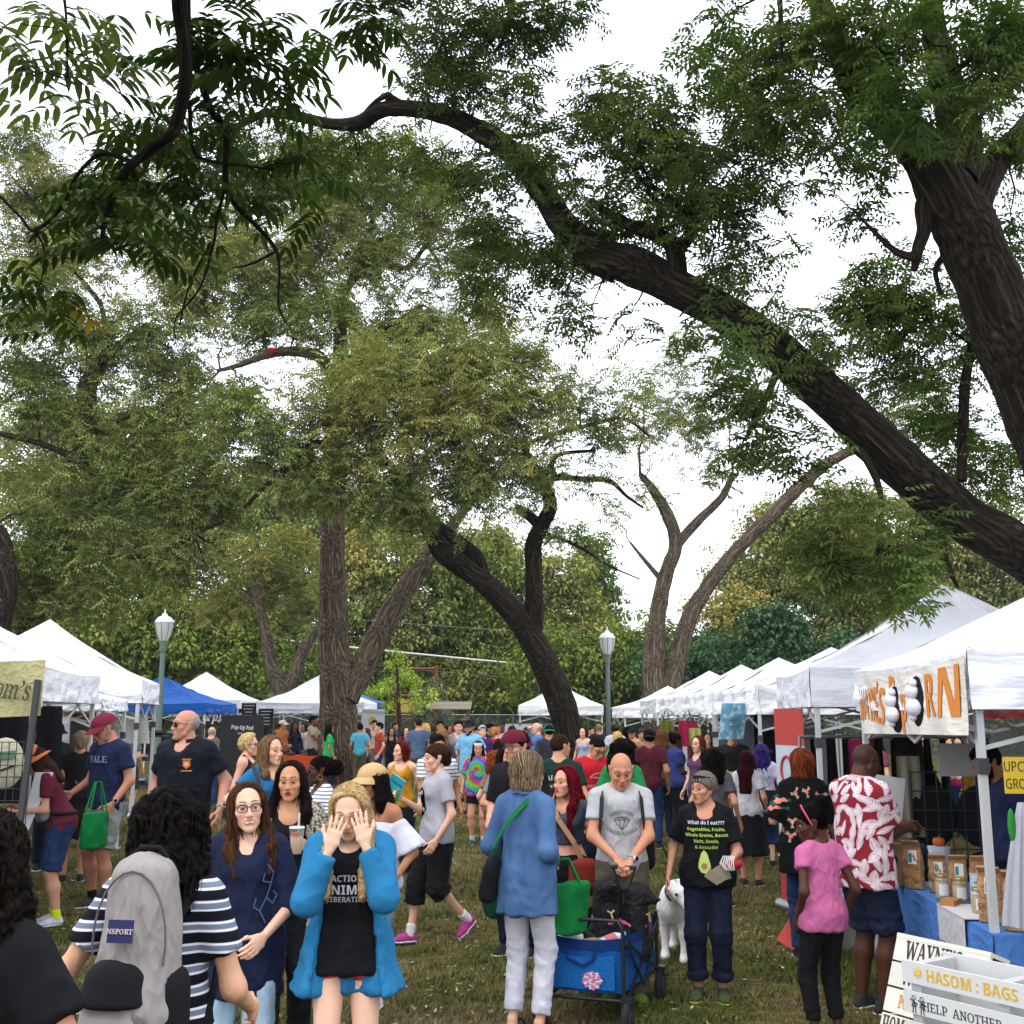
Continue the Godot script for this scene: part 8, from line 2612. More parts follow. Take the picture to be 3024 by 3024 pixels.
	who.booklet=person({n="woman in a grey t-shirt and pink shoes walking left with a booklet",x=-.661,z=-10.01,h=1.672,l=0,f=true,yaw=-62,skin="d4a58c",head=[-6,2,0],top=["tee","heather",{"loose": .02}],bot=["capri","111114"],legs=[.09,-.26,.12,.09,.2,.0],shoe="a0387e",sole="d0cdd0",sock="cfcfd2",ra={"at": Vector3(.02,1.24,.34),"hand": "pinch","palm": Vector3(-1,0,.3)},la=[.22,.9,.1],hair={k="updo",hc="22160f",hc2="4a3020"},prints=[{fans=[[Vector2(-.05,.1),Vector2(0,.14),Vector2(.05,.1),Vector2(.04,.02),Vector2(.08,-.06),Vector2(.0,-.12),Vector2(-.08,-.06),Vector2(-.04,.02)]],at=Vector2(-.03,1.2),c="bf4a28"},{fans=[[Vector2(-.02,.05),Vector2(.02,.05),Vector2(.03,-.03),Vector2(-.03,-.03)]],at=Vector2(-.03,1.22),c="4a3a3a"}]})
	person({n="dark haired man in a grey and white striped t-shirt behind the booklet reader",x=-.836,z=-12.647,h=1.656,l=1,yaw=24,g=1.12,skin=T,top=["tee","grey_stripes"],bot=["jeans","jeans"],hair={k="short",hc="15100d"},ra={"at": Vector3(.12,1.1,.3)}})
	person({n="woman with long light brown hair and her back turned",x=-1.104,z=-17.83,h=1.631,f=true,yaw=175,skin=W,top=["tee","34303a"],bot=["jeans","jeans"],hair={k="long",hc="6a4a2c",hc2="9a7748",long=.32}})
	person({n="woman with sunglasses pushed up on her dark hair, patterned blouse",x=-1.533,z=-24.015,h=1.714,f=true,yaw=10,skin=T,top=["tee","dark_flowers"],bot=["jeans","jeans"],hair={k="back",hc="15100d"}})
	person({n="woman in a grey top and black trousers holding a man's hand",x=-1.046,z=-21.98,h=1.731,l=1,f=true,yaw=8,skin="cf9f86",top=["scoop","77777c"],bot=["slacks","131318"],hair={k="short",hc="1c1412"},la={"at": Vector3(.3,.92,.1)}})
	person({n="tall bearded man in a pale blue shirt, dark cap and khaki shorts",x=-.79,z=-21.167,h=1.729,l=1,yaw=-28,skin=M,top=["shirt","6fa9cc"],bot=["shorts","9a8660"],ra={"at": Vector3(.32,.95,.12)},hair={k="short",hc="120d0b"},face={beard=.012},ex={cap=["15151a",0]}})
	person({n="bearded man in a purple t-shirt and grey beanie",x=-.609,z=-23.019,h=1.61,yaw=15,skin=W,top=["tee","42205e"],bot=["shorts","8a8a90"],hair={k="short",hc="2a1c14"},face={beard=.015},ex={beanie="a2a4a8"}})
	person({n="dark haired man in black looking right near the car",x=-.498,z=-25.453,h=1.639,yaw=60,skin=T,top=["tee","23243a"],bot=["jeans","dark_jeans"],hair={k="short",hc="100c0b"}})
	person({n="girl with strawberry blonde hair in a red top",x=-.341,z=-23.634,h=1.583,f=true,yaw=150,skin=W,top=["tee","b01e30"],bot=["jeans","jeans"],hair={k="pony",hc="a0663a",long=.22}})
	person({n="dark haired woman in a white top, low in the crowd",x=-.2,z=-17.555,h=1.469,f=true,yaw=160,skin=M,top=["tee","b9b6bc"],bot=["jeans","dark_jeans"],hair={k="long",hc="1d1410",long=.25}})
	who.dye=person({n="girl in a rainbow tie dye t-shirt, black shorts and white headband",x=-.496,z=-16.539,h=1.461,l=1,f=true,yaw=-8,g=1.1,skin="c98f74",head=[10,4,0],top=["tee","tie_dye",{"hem": .8,"loose": .05,"sl": .85}],bot=["hotpants","141416",{"end": .68,"loose": .03}],shoe="3d4a4a",sock="c9c9cc",hair={k="long",hc="1c1310",long=.34},ex={wideband="cfcfd4"}})
	person({n="woman with curly red hair low behind the denim shirt",x=-.17,z=-12.883,h=1.473,l=1,f=true,yaw=140,skin=W,top=["tee","8a6a4a"],bot=["jeans","jeans"],hair={k="curly",hc="5a2412",hc2="9a4a24",long=.16,front=false}})
	person({n="woman in a lavender grey t-shirt behind the man in the maroon cap",x=-.062,z=-11.445,h=1.585,l=1,f=true,yaw=30,skin=M,top=["tee","7a7684"],bot=["jeans","dark_jeans"],hair={k="long",hc="120d0d",long=.22},ra={"at": Vector3(.2,1.08,.2)},la=front})
	who.redcap=person({n="bearded man with glasses and a maroon cap worn backwards, black t-shirt",x=.052,z=-9.582,h=1.79,l=0,yaw=-22,g=1.15,skin="c89478",head=[-24,0,0],top=["tee","131318",{"sl": .8}],bot=["jeans","dark_jeans"],shoe="202226",ra={"at": Vector3(.14,1.05,.26)},la={"at": Vector3(.16,1.1,.24)},hair={k="short",hc="15100d"},face={beard=.008,stubble=.4},ex={cap=["5c1524",180],glasses="1c1412"}})
	person({n="woman with short brown hair in pale pink near the car",x=0,z=-24.24,h=1.605,f=true,yaw=165,skin=W,top=["tee","b8a098"],bot=["jeans","jeans"],hair={k="bob",hc="2a1a14"}})
	person({n="bald man in a blue shirt raising a hand to his head",x=.512,z=-23.006,h=1.679,yaw=-80,skin="d0a088",top=["shirt","4a70a8"],bot=["shorts","8a7f6a"],ra={"at": Vector3(.1,1.62,.14),"hint": Vector3(1,.2,0)},hair={k="fringe",hc="a89a86"}})
	person({n="man with a teal cap worn backwards and a dark long sleeved shirt",x=.655,z=-19.96,h=1.659,l=1,yaw=185,skin=M,top=["long","2c3138"],bot=["jeans","jeans"],hair={k="short",hc="1a1210"},ex={cap=["1c7a66",180]}})
	who.green=person({n="man with cropped hair in a dark green t-shirt printed on the back",x=.461,z=-11.116,h=1.718,l=0,yaw=172,skin="c79478",head=[-42,0,0],top=["tee","10332a"],bot=["jeans","dark_jeans"],hair={k="crew",hc="2a1c14"},prints=[{text="MARSHALL",cap=.042,at=Vector2(0,1.3),c="b9c4c0",back=true,font="Droid Serif"},{text="SANFORD INN",cap=.026,at=Vector2(0,1.22),c="b9c4c0",back=true},{text="VOYAGES",cap=.03,at=Vector2(0,1.15),c="b9c4c0",back=true},{text="SOLAR & ORGANIC",cap=.022,at=Vector2(0,1.08),c="b9c4c0",back=true},{text="World Veg",cap=.022,at=Vector2(0,1.02),c="b9c4c0",back=true}]})

	who.denim=person({n="woman with short streaked hair in an untucked denim shirt and white trousers, back turned",x=.09,z=-7.313,h=1.701,l=0,f=true,yaw=152,skin="d0a288",head=[-28,2,0],top=["longshirt","denim",{"flare": .02}],bot=["jeans","c2c1ca",{"end": .13,"hemw": .008,"loose": .005}],shoekind="sandal",shoe="17150f",ra={"at": Vector3(.14,1.03,.12),"hand": "grip"},la=[.2,1.08,.24],hair={k="bob",hc="3c2e22",hc2="a08a6c",thick=.026,strands=900},ex={glasses="2a1c18"}})
	who.redhair=person({n="girl with long crimson hair, grey crop top and black trousers",x=.407,z=-8.508,h=1.561,l=0,f=true,yaw=-22,skin="c99478",head=[-22,0,0],top=["crop","slate"],bot=["jeans","111114"],shoe="141416",ra={"at": Vector3(.27,.95,.0)},la={"at": Vector3(.3,1.0,-.1)},hair={k="long",hc="2e0509",hc2="7a1622",long=.44,wide=1.2,thick=.022,strands=1100},face={lips="9a4a48",brow="2a1210"},bust=1.12})
	who.herb=person({n="bald man in a pale grey printed t-shirt gripping the wagon handle, looking down",x=.775,z=-8.129,h=1.688,l=0,yaw=-2,skin="bd8468",head=[4,22,0],top=["tee","a9aaac"],bot=["slacks","554d40",{"loose": .032}],shoe="5f7a2e",la={"at": Vector3(.045,.98,.27),"hand": "grip","palm": Vector3(-.3,-1,.3),"hint": Vector3(1,-.2,-.5)},ra={"at": Vector3(.055,.99,.26),"hand": "grip","palm": Vector3(-.3,-1,.3),"hint": Vector3(1,-.2,-.5)},face={stubble=.1,scalp=.12,brow="7a5a44"},hair={},ex={watchl="8f9092"},
		prints=[{text="HERBIVORE",cap=.026,at=Vector2(0,1.14),arc=.15,c="56585c",weight=400},{text="UNBREAKABLE",cap=.026,at=Vector2(0,1.3),arc=-.16,c="56585c",weight=400},{lines=[[Vector2(-.056,.014),Vector2(-.032,.035),Vector2(.032,.035),Vector2(.056,.014),Vector2(0,-.053),Vector2(-.056,.014),Vector2(.056,.014)],[Vector2(-.021,.014),Vector2(0,-.053),Vector2(.021,.014)],[Vector2(-.032,.035),Vector2(-.021,.014),Vector2(0,.035),Vector2(.021,.014),Vector2(.032,.035)]],w=.0045,at=Vector2(0,1.22),c="3e4046"}]})
	for sgn in [1,-1]:
		strap("backpack_strap",who.herb,.985,[Vector3(.13*sgn,1.36,-.13),Vector3(.135*sgn,1.45,-.02),Vector3(.14*sgn,1.4,.1),Vector3(.15*sgn,1.25,.137),Vector3(.17*sgn,1.1,.09)],.035,paint("121214",.8))
	who.avocado=person({n="woman in a black t-shirt with an avocado print, dark headband, jeans and green sneakers",x=1.383,z=-8.157,h=1.535,l=0,f=true,yaw=-14,g=1.14,skin="b8836a",head=[-36,0,0],top=["scoop","0e0f12",{"sl": .75,"loose": .032,"hem": .84}],bot=["rolled","dark_jeans",{"roll": true}],shoe="3e4a30",sole="8fae2c",lace="1a1a1a",la={"at": Vector3(.19,1.05,.25),"hand": "pinch","palm": Vector3(-.5,.6,0)},ra={"at": Vector3(.3,.92,.06)},hair={k="back",hc="5a5048",hc2="8a8078",thick=.022},face={lips="96504a",brow="2c211c"},ex={wideband="111214"},
		prints=[{text="What do I eat???",cap=.026,at=Vector2(.01,1.335),c="d4d6d8"},{text="Vegetables, Fruits,",cap=.024,at=Vector2(.01,1.285),c="b3cf62"},{text="Whole Grains, Beans",cap=.024,at=Vector2(.01,1.24),c="b3cf62"},{text="Nuts, Seeds,",cap=.024,at=Vector2(.01,1.195),c="a3c052"},{text="& Avocado!",cap=.024,at=Vector2(.01,1.15),c="8fae48"},{fans=[[Vector2(0,.085),Vector2(-.022,.06),Vector2(-.042,-.01),Vector2(-.045,-.045),Vector2(-.025,-.08),Vector2(.01,-.09),Vector2(.04,-.07),Vector2(.052,-.035),Vector2(.04,.01),Vector2(.025,.06)]],at=Vector2(-.01,1.045),c="b9c96a"},{fans=[[Vector2(-.024,0),Vector2(-.016,-.018),Vector2(0,-.025),Vector2(.017,-.018),Vector2(.024,0),Vector2(.016,.018),Vector2(0,.024),Vector2(-.017,.018)]],at=Vector2(-.008,1.01),c="9a7440"}]})
	who.kid=person({n="little girl in a pink t-shirt and black leggings with her hair in a bun",x=1.875,z=-7.016,h=1.381,l=0,f=true,yaw=198,hs=1.16,skin=K,head=[58,12,0],top=["tee","b45f8a",{"hem": .84,"sl": .42,"loose": .022}],bot=["leggings","0f0f12",{"end": .2}],shoe="",bust=.5,la=[.2,.92,.02],ra=[.2,.92,.02],hair={k="bun",hc="0b0908",bunr=.052,buny=.115,thick=.01},ex={headband="c4486e",bandr=.006}})
	who.leaf=person({n="man in a red and white leaf print shirt, glasses and navy shorts by the table",x=2.413,z=-7.862,h=1.756,l=0,yaw=118,g=1.18,belly=.03,skin=K,head=[2,24,0],top=["shirt","red_leaves",{"hem": .78}],bot=["shorts","1b2338",{"end": .5}],shoe="2a2c2e",la={"at": Vector3(.05,1.14,.38),"hand": "pinch"},ra={"at": Vector3(.06,1.14,.36),"hand": "pinch"},hair={},face={scalp=.55,hc="0c0908",stubble=.3},ex={glasses="14100f"}})
	who.auburn=person({n="woman with an auburn bob in a black floral kimono and jeans, back turned",x=2.413,z=-9.405,h=1.651,l=0,f=true,yaw=165,g=1.05,skin="cf9f86",top=["kimono","dark_flowers"],bot=["jeans","jeans"],shoe="17181b",head=[20,0,0],la={"at": Vector3(.2,1.1,.22)},ra=front,hair={k="bob",hc="3a160c",hc2="8a4526",thick=.022,strands=600}})

	person({n="person with dark curls and a black backpack behind the bald man",x=1.072,z=-11.022,h=1.682,l=1,f=true,yaw=160,skin=T,top=["tee","1f7a44"],bot=["jeans","dark_jeans"],hair={k="curly",hc="0f0c0b",long=.22,front=false,wide=1.15}})
	who.redtee=person({n="man in a red t-shirt looking down at papers in his hands",x=.875,z=-12.136,h=1.681,l=1,yaw=18,g=1.1,skin="c48d70",head=[14,30,0],top=["tee","b01a26",{"loose": .03}],bot=["jeans","dark_jeans"],la=front,ra=front,hair={k="crew",hc="15100d"},ex={glasses="1a1412"},prints=[{lines=[[Vector2(-.1,0),Vector2(-.05,.04),Vector2(.05,.05),Vector2(.1,.01),Vector2(.03,-.01),Vector2(-.06,.0),Vector2(-.1,0)]],w=.012,at=Vector2(0,1.26),c="c98a90"},{text="GRAY WHALE",cap=.03,at=Vector2(0,1.17),c="c98a90"}]})
	person({n="brown haired woman smiling beside the leaning trunk's right edge",x=1.513,z=-23.837,h=1.581,f=true,yaw=-30,skin=W,top=["tank","9aa4b4"],bot=["jeans","jeans"],hair={k="bob",hc="2c1a14"}})
	person({n="man in a navy shirt seen from behind near the right lamp",x=1.992,z=-25.861,h=1.635,yaw=190,g=1.1,skin=M,top=["shirt","1a2440"],bot=["jeans","jeans"],hair={k="crew",hc="8a6a4c"}})
	person({n="man in a dark cap and white printed t-shirt by the lamp post",x=2.28,z=-24.845,h=1.629,yaw=165,g=1.1,skin=M,top=["tee","c4c2c6"],bot=["jeans","jeans"],hair={k="short",hc="2a1c14"},ex={cap=["2a2e38",30]}})
	person({n="blonde woman in green with her back turned, right of the red t-shirt",x=1.854,z=-19.776,h=1.55,f=true,yaw=175,skin=W,top=["tee","4a8a4e"],bot=["jeans","jeans"],hair={k="bob",hc="a98c54"}})
	person({n="dark haired person in black before the low far tent",x=2.796,z=-27.503,h=1.549,f=true,yaw=170,skin=T,top=["tee","161619"],bot=["jeans","dark_jeans"],hair={k="long",hc="0e0c0c",long=.3}})
	person({n="tattooed person in a black vest and dark cap at the sixth tent",x=2.581,z=-24.045,h=1.558,yaw=-60,skin=M,top=["tank","131316"],bot=["jeans","jeans"],hair={k="short",hc="15100e"},ex={cap=["15171c",0]}})
	person({n="woman with swept up hair facing the camera at the sixth tent",x=2.848,z=-24.865,h=1.518,f=true,yaw=15,skin=M,top=["tank","8f8b82"],bot=["jeans","jeans"],hair={k="bun",hc="3a2820"}})
	person({n="man in a maroon t-shirt with a black cap worn backwards",x=1.965,z=-16.102,h=1.628,l=1,yaw=168,skin=T,top=["tee","4a1624"],bot=["jeans","jeans"],hair={k="short",hc="120d0b"},ex={cap=["121316",180]}})
	person({n="woman with auburn hair in an olive top, back turned",x=2.297,z=-17.343,h=1.62,l=1,f=true,yaw=178,g=1.1,skin=M,top=["scoop","3e4030"],bot=["jeans","151a28"],hair={k="long",hc="4a2c1c",hc2="7a5236",long=.22},la=front,ra=front})
	person({n="woman in a dark blue t-shirt leaning in to the fourth tent",x=2.451,z=-16.926,h=1.572,l=1,f=true,yaw=110,g=1.15,skin=K,top=["tee","2a3468"],bot=["slacks","14151d"],hair={k="bun",hc="0e0b0a"},la=front,ra=front})
	person({n="woman in a purple v neck t-shirt with auburn hair, facing left",x=2.561,z=-15.505,h=1.559,l=1,f=true,yaw=-48,g=1.08,skin=W,top=["vneck","553a56"],bot=["jeans","jeans"],hair={k="long",hc="3e1a10",hc2="6a3420",long=.18}})
	person({n="vendor in a black t-shirt half hidden by the cloud poster",x=3.226,z=-16.505,h=1.647,l=1,yaw=-10,g=1.2,skin=M,top=["tee","131316"],bot=["jeans","dark_jeans"],la=front,ra=front,hair={k="short",hc="15100e"}})
	person({n="girl with wavy black hair in a denim pinafore, plaid shirt tied at her waist",x=2.078,z=-11.65,h=1.569,l=1,f=true,yaw=155,skin=M,top=["tee","4a4b50"],bot=["skirt","plaid",{"end": .66}],hair={k="curly",hc="0e0c0c",long=.26,front=false,wide=1.15}})
	person({n="woman in white with dark hair dipped red at the ends",x=2.671,z=-12.883,h=1.473,l=1,f=true,yaw=150,skin=M,top=["tee","bdbcc4"],bot=["skirt","141418",{"end": .4}],hair={k="long",hc="110c0c",hc2="4a1418",long=.42,front=false}})
	who.purple=person({n="woman with purple hair, white t-shirt drawn on the back, black wrap over jeans",x=3.157,z=-14.299,h=1.495,l=1,f=true,yaw=168,g=1.15,skin=W,top=["tee","b9b6cc",{"hem": 1.0}],bot=["capri","jeans",{"end": .3}],shoe="1c1c20",hair={k="long",hc="1a1236",hc2="4a3690",long=.3,front=false,wide=1.1},prints=[{text="Bunposaurus",cap=.035,at=Vector2(0,1.34),arc=.3,c="3a3a4a",back=true,font="Droid Serif"},{lines=[[Vector2(-.1,-.05),Vector2(.1,-.04),Vector2(.08,-.08),Vector2(-.1,-.09),Vector2(-.1,-.05)],[Vector2(-.05,-.04),Vector2(-.02,.05),Vector2(.04,.0),Vector2(.1,.06),Vector2(.06,-.03)]],w=.006,at=Vector2(0,1.2),c="3a3a4a",back=true}]})
	part("wrap_skirt",net([el(Vector3(0,.93,0),Vector3(0,.55,0),.19,.15,.235,.19,Vector3.RIGHT,3)],.02,.015).mesh(),cloth("101014"),who.purple)
	person({n="bearded vendor bending behind the yellow sign at the right edge",x=3.72,z=-8.478,h=1.74,l=1,yaw=-80,lean=14,skin=T,head=[0,14,0],top=["tee","2a3252"],bot=["jeans","dark_jeans"],hair={k="short",hc="120d0b"},face={beard=.01}})
	person({n="brown haired woman behind the grid wall facing left",x=4.582,z=-12.671,h=1.525,l=1,f=true,yaw=-70,skin=W,top=["tee","1c1a22"],bot=["jeans","jeans"],hair={k="long",hc="2e1c14",long=.24}})
	person({n="woman in sunglasses and white seen far through the right tent",x=7.009,z=-19.379,h=1.498,f=true,yaw=10,skin=W,top=["tank","c4c2c4"],bot=["jeans","jeans"],hair={k="long",hc="3a2618",long=.2},ex={shades="141212"}})
	person({n="person in dusty pink seen through the second right tent",x=4.931,z=-15.293,h=1.609,f=true,yaw=120,skin=W,top=["tee","7a3a4c"],bot=["jeans","jeans"],hair={k="long",hc="2a1a14",long=.2}})
	person({n="person in magenta holding something far behind the grid wall",x=6.865,z=-17.345,h=1.504,f=true,yaw=-40,skin=W,top=["tee","b03070"],bot=["jeans","jeans"],hair={k="bob",hc="3a2418"},la=front,ra=front})
	person({n="man in light blue seen far through the nearest right tent",x=7.831,z=-20.401,h=1.468,yaw=60,skin=W,top=["shirt","8fa6c0"],bot=["jeans","jeans"],hair={k="short",hc="4a3424"}})
	person({n="person in yellow glimpsed through the cloudy plastic wall",x=4.908,z=-11.736,h=1.654,yaw=20,skin=M,top=["tee","c08a24"],bot=["jeans","jeans"],hair={k="short",hc="2a1c14"}})

	var tops:=["8a3030","3a5a7a","c0b8b0","20242c","7a6a4a","4a6a4a","a89048","5a3a5a","b0b4bc","2c4668"]
	var what:=["dark red","slate blue","cream","charcoal","khaki","sage green","straw yellow","plum","light grey","navy"]
	var spots:=[[1200,2150,27],[1275,2142,27],[1335,2140,29],[1405,2150,29],[1500,2158,20],[1555,2146,28],[1690,2150,29],[1745,2152,30],[1795,2150,31],[1845,2158,32],[1600,2155,30],[1010,2142,33],[1320,2146,33],[1375,2144,32],[1900,2160,28],[1940,2152,22],[2085,2160,20],[2030,2150,22],[1480,2140,31],[1165,2140,33]]
	for i in spots.size():
		var d: float=spots[i][2]
		var x: float=(spots[i][0]-1512.0)/3264.0*d
		var top: float=1.95-.12-(spots[i][1]-2110.0)*d/3264.0
		person({n="distant %s in %s, %s" % [["woman","man"][i % 2],what[i % 10],["left of the kiosk","before the kiosk","right of the kiosk","under the kiosk roof's right end","near the leaning trunk","beside the leaning trunk's base","right of the leaning trunk","between trunk and right lamp","at the right lamp","near the low far tent","before the small centre tent","beside the biggest trunk","far behind the kiosk group","behind the pale blue shirt","below the sixth right tent","by the fifth right tent","inside the fourth right tent","under the hanging tote bags","near the parked car","by the cedar shrub"][i]],x=x,z=-d*1.017,h=clampf(top,1.5,1.82),f=i % 2==0,yaw=[10,170,-60,80,200,-20,130,30][i % 8],skin=[W,M,T,B][(i*7) % 4],top=["tee",tops[i % 10]],bot=[["jeans","shorts"][i % 2],["jeans","dark_jeans","4a4438"][i % 3]],hair={k=["long","short","bob","crew"][i % 4],hc=["2a1c14","120d0b","5a3c24","3a2a20"][(i*3) % 4],long=.25},group="distant visitors"})

func tote(label: String,at: Vector3,size: Vector3,hex: String,turn: float,handle:=.3) -> Node3D:
	var t:=thing("tote_bag",label,"bag",at,turn)
	var m:=rough_up(net([el(Vector3(0,-.05,0),Vector3(0,-size.y,0),size.x*.46,size.z*.35,size.x*.5,size.z*.5,Vector3.RIGHT,3)],.016,.01),.03,Vector3(5,3,5),at.x)
	part("bag",m.mesh(),cloth(hex),t)
	for s in [1,-1]:
		part("handle",MB.new().tube([Vector4(-size.x*.3,-.06,size.z*.3*s,.009),Vector4(-.03,handle*.75,.01*s,.009),Vector4(.03,handle*.75,.01*s,.009),Vector4(size.x*.3,-.06,size.z*.3*s,.009)],6).mesh(),cloth(hex),t)
	return t

func carried() -> void:

	var b:=thing("backpack","grey backpack with black base pockets and a blue label, worn by the girl in stripes","backpack",who.pack.position,172)
	var s:=.97
	var at:=Vector3(-.03,1.29,-.235)
	var grey:=cloth("8d8785","",.9)
	var black:=cloth("141518","",.7)
	var shell:=rough_up(net([el(Vector3(0,.17,.03),Vector3(0,-.18,0),.105,.085,.13,.12),el(Vector3(0,-.18,0),Vector3(0,-.25,.0),.13,.12,.12,.11)],.013,.02),.012,Vector3(9,4,9))
	wrap_uv(shell)
	part("body",MB.new().add(shell,Transform3D(Basis.IDENTITY,at)).mesh(),grey,b)
	var pocket:=rough_up(net([el(Vector3(.02,-.13,-.07),Vector3(.02,-.25,-.08),.098,.062,.108,.075)],.012,.015),.01,Vector3(9,5,9))
	var pk:=part("front_pocket",MB.new().add(pocket,Transform3D(Basis.IDENTITY,at)).mesh(),grey,b)
	part("pocket_flap",MB.new().add(net([el(Vector3(.02,-.09,-.072),Vector3(.02,-.155,-.08),.096,.068,.106,.078,Vector3.RIGHT,2)],.012,.012),Transform3D(Basis.IDENTITY,at)).mesh(),black,pk)
	part("base",MB.new().add(net([el(Vector3(.0,-.235,.01),Vector3(0,-.28,.01),.134,.112,.118,.1)],.014,.01),Transform3D(Basis.IDENTITY,at)).mesh(),black,b)
	for e in [1,-1]: part("side_panel",MB.new().add(net([el(Vector3(.118*e,-.14,.02),Vector3(.118*e,-.23,.02),.03,.08,.03,.085)],.014,.01),Transform3D(Basis.IDENTITY,at)).mesh(),black,b)
	part("label",MB.new().box(at+Vector3(-.005,.055,-.12),Vector3(.075,.062,.006),Basis.from_euler(Vector3(.1,0,0))).mesh(),paint("1e2450",.8),b)
	var lab:=Basis.from_euler(Vector3(-.1,PI,0))
	part("label_lettering",words("NSPORT",.0135,"Droid Serif",700),paint("c9b4b8",.8),b,Transform3D(lab,at+Vector3(-.005,.055,-.1255)))
	part("haul_loop",MB.new().tube([Vector4(at.x-.05,at.y+.235,at.z+.06,.009),Vector4(at.x-.03,at.y+.265,at.z+.05,.009),Vector4(at.x+.03,at.y+.265,at.z+.05,.009),Vector4(at.x+.05,at.y+.235,at.z+.06,.011)],6).mesh(),black,b)
	var zp:=[]
	for i in 15:
		var a:=lerpf(-.3,PI+.3,i/14.0)
		zp.append(Vector4(at.x+cos(a)*.112,at.y+.01+sin(a)*.2,at.z-.055,.0035))
	part("zip",MB.new().tube(zp,5).mesh(),paint("5a5654"),b)
	for e in [1,-1]: strap("shoulder_strap",b,s,[Vector3(.09*e,1.36,-.17),Vector3(.12*e,1.47,-.06),Vector3(.135*e,1.43,.08),Vector3(.15*e,1.25,.12),Vector3(.17*e,1.05,-.02),Vector3(.13*e,.94,-.18)],.05,black)
	part("webbing",MB.new().tube([Vector4(at.x+.115,at.y-.14,at.z-.06,.007),Vector4(at.x+.14,at.y-.24,at.z-.05,.007),Vector4(at.x+.165,at.y-.33,at.z-.04,.006)],5).mesh(),black,b)

	var cup:=thing("bubble_tea","plastic cup of milky bubble tea with a straw in the dark haired girl's hand","cup",hands[who.boba][0]+Vector3(-.035,-.05,.03))
	var g:=mat("cup_plastic",Color(.95,.95,.94,.12),.06)
	g.transparency=BaseMaterial3D.TRANSPARENCY_ALPHA
	part("cup",MB.new().lathe(Vector3.ZERO,[Vector2(0,0),Vector2(.03,.001),Vector2(.044,.15)],18).mesh(),g,cup)
	part("tea",MB.new().lathe(Vector3.ZERO,[Vector2(0,.004),Vector2(.0285,.004),Vector2(.039,.1),Vector2(0,.102)],18).mesh(),paint("b99a78",.4),cup)
	var pearls:=MB.new()
	for i in 16: pearls.ball(Vector3(cos(i*2.4)*.025,.008+.012*(i/8),sin(i*2.4)*.025),Vector3.ONE*.0055,6,4)
	part("pearls",pearls.mesh(),paint("1c120e",.3),cup)
	part("lid",MB.new().lathe(Vector3.ZERO,[Vector2(.046,.148),Vector2(.046,.155),Vector2(.04,.158),Vector2(0,.158)],18).mesh(),paint("d2cdcb",.3),cup)
	part("straw",MB.new().rod(Vector3(.005,.02,0),Vector3(.012,.235,.0),.0055).mesh(),paint("cfc9c6",.3),cup)
	part("seal_print",MB.new().sheet(8,1,func(u,v):
		var a: float=(u-.5)*1.2
		return Vector3(sin(a)*.043,.105+.025*v,cos(a)*.043)).mesh(),paint("b5605a",.5),cup)

	var bk:=thing("booklet","teal and green printed booklet held by the woman in grey","booklet",hands[who.booklet][1]+Vector3(.0,.06,.0),-30)
	var tilt:=Basis.from_euler(Vector3(.1,0,-.5))
	part("pages",MB.new().box(Vector3.ZERO,Vector3(.15,.22,.008),tilt).mesh(),paint("c9cac6"),bk)
	part("cover",MB.new().box(tilt*Vector3(0,0,.006),Vector3(.152,.222,.004),tilt).mesh(),paint("1c8a9a",.5),bk)
	part("cover_panel",MB.new().box(tilt*Vector3(0,-.055,.009),Vector3(.152,.08,.003),tilt).mesh(),paint("4f9a3e",.5),bk)
	part("cover_panel",MB.new().box(tilt*Vector3(-.01,-.06,.011),Vector3(.11,.05,.003),tilt).mesh(),paint("23282a",.5),bk)
	part("lettering",words("TEXAS VEG",.02),paint("12323c"),bk,Transform3D(tilt,tilt*Vector3(0,.05,.0095)))

	var h: Vector3=hands[who.denim][1]
	tote("bright green cloth tote bag hanging from the hand of the woman in denim",h+Vector3(.05,-.06,.05),Vector3(.34,.36,.1),"0c6e32",10,.13)
	var d:=thing("shoulder_bag","dark green shoulder bag at the left hip of the woman in denim","bag",who.denim.position,152)
	part("pouch",rough_up(net([el(Vector3(.2,.98,-.02),Vector3(.21,.8,-.02),.055,.13,.07,.14)],.014,.015),.015,Vector3(7,7,7)).mesh(),cloth("0e3a26"),d)
	part("pouch_back",rough_up(net([el(Vector3(.17,1.0,-.14),Vector3(.2,.86,-.12),.05,.08,.06,.09)],.016,.015),.015,Vector3(7,7,7)).mesh(),cloth("121417"),d)
	strap("strap",d,.97,[Vector3(.2,1.02,-.08),Vector3(.16,1.16,-.155),Vector3(.06,1.32,-.155),Vector3(-.05,1.44,-.115),Vector3(-.1,1.5,-.03),Vector3(-.1,1.44,.09),Vector3(.02,1.24,.16),Vector3(.18,1.03,.1)],.032,cloth("156a38"))

	var sb:=thing("satchel","patterned red and green satchel on a tan strap worn by the crimson haired girl","bag",who.redhair.position,-22)
	part("bag",rough_up(net([el(Vector3(.2,.86,.13),Vector3(.2,.56,.14),.13,.05,.15,.06,Vector3.RIGHT,1)],.014,.015),.015,Vector3(7,7,7)).mesh(),cloth("19241c"),sb)
	part("flap",net([el(Vector3(.2,.87,.14),Vector3(.2,.72,.15),.135,.058,.14,.062,Vector3.RIGHT,2)],.014,.012).mesh(),cloth("7a2a22","",1.4),sb)
	part("medallion",MB.new().rod(Vector3(.22,.64,.19),Vector3(.22,.64,.206),.045,18).mesh(),paint("5a4626"),sb)
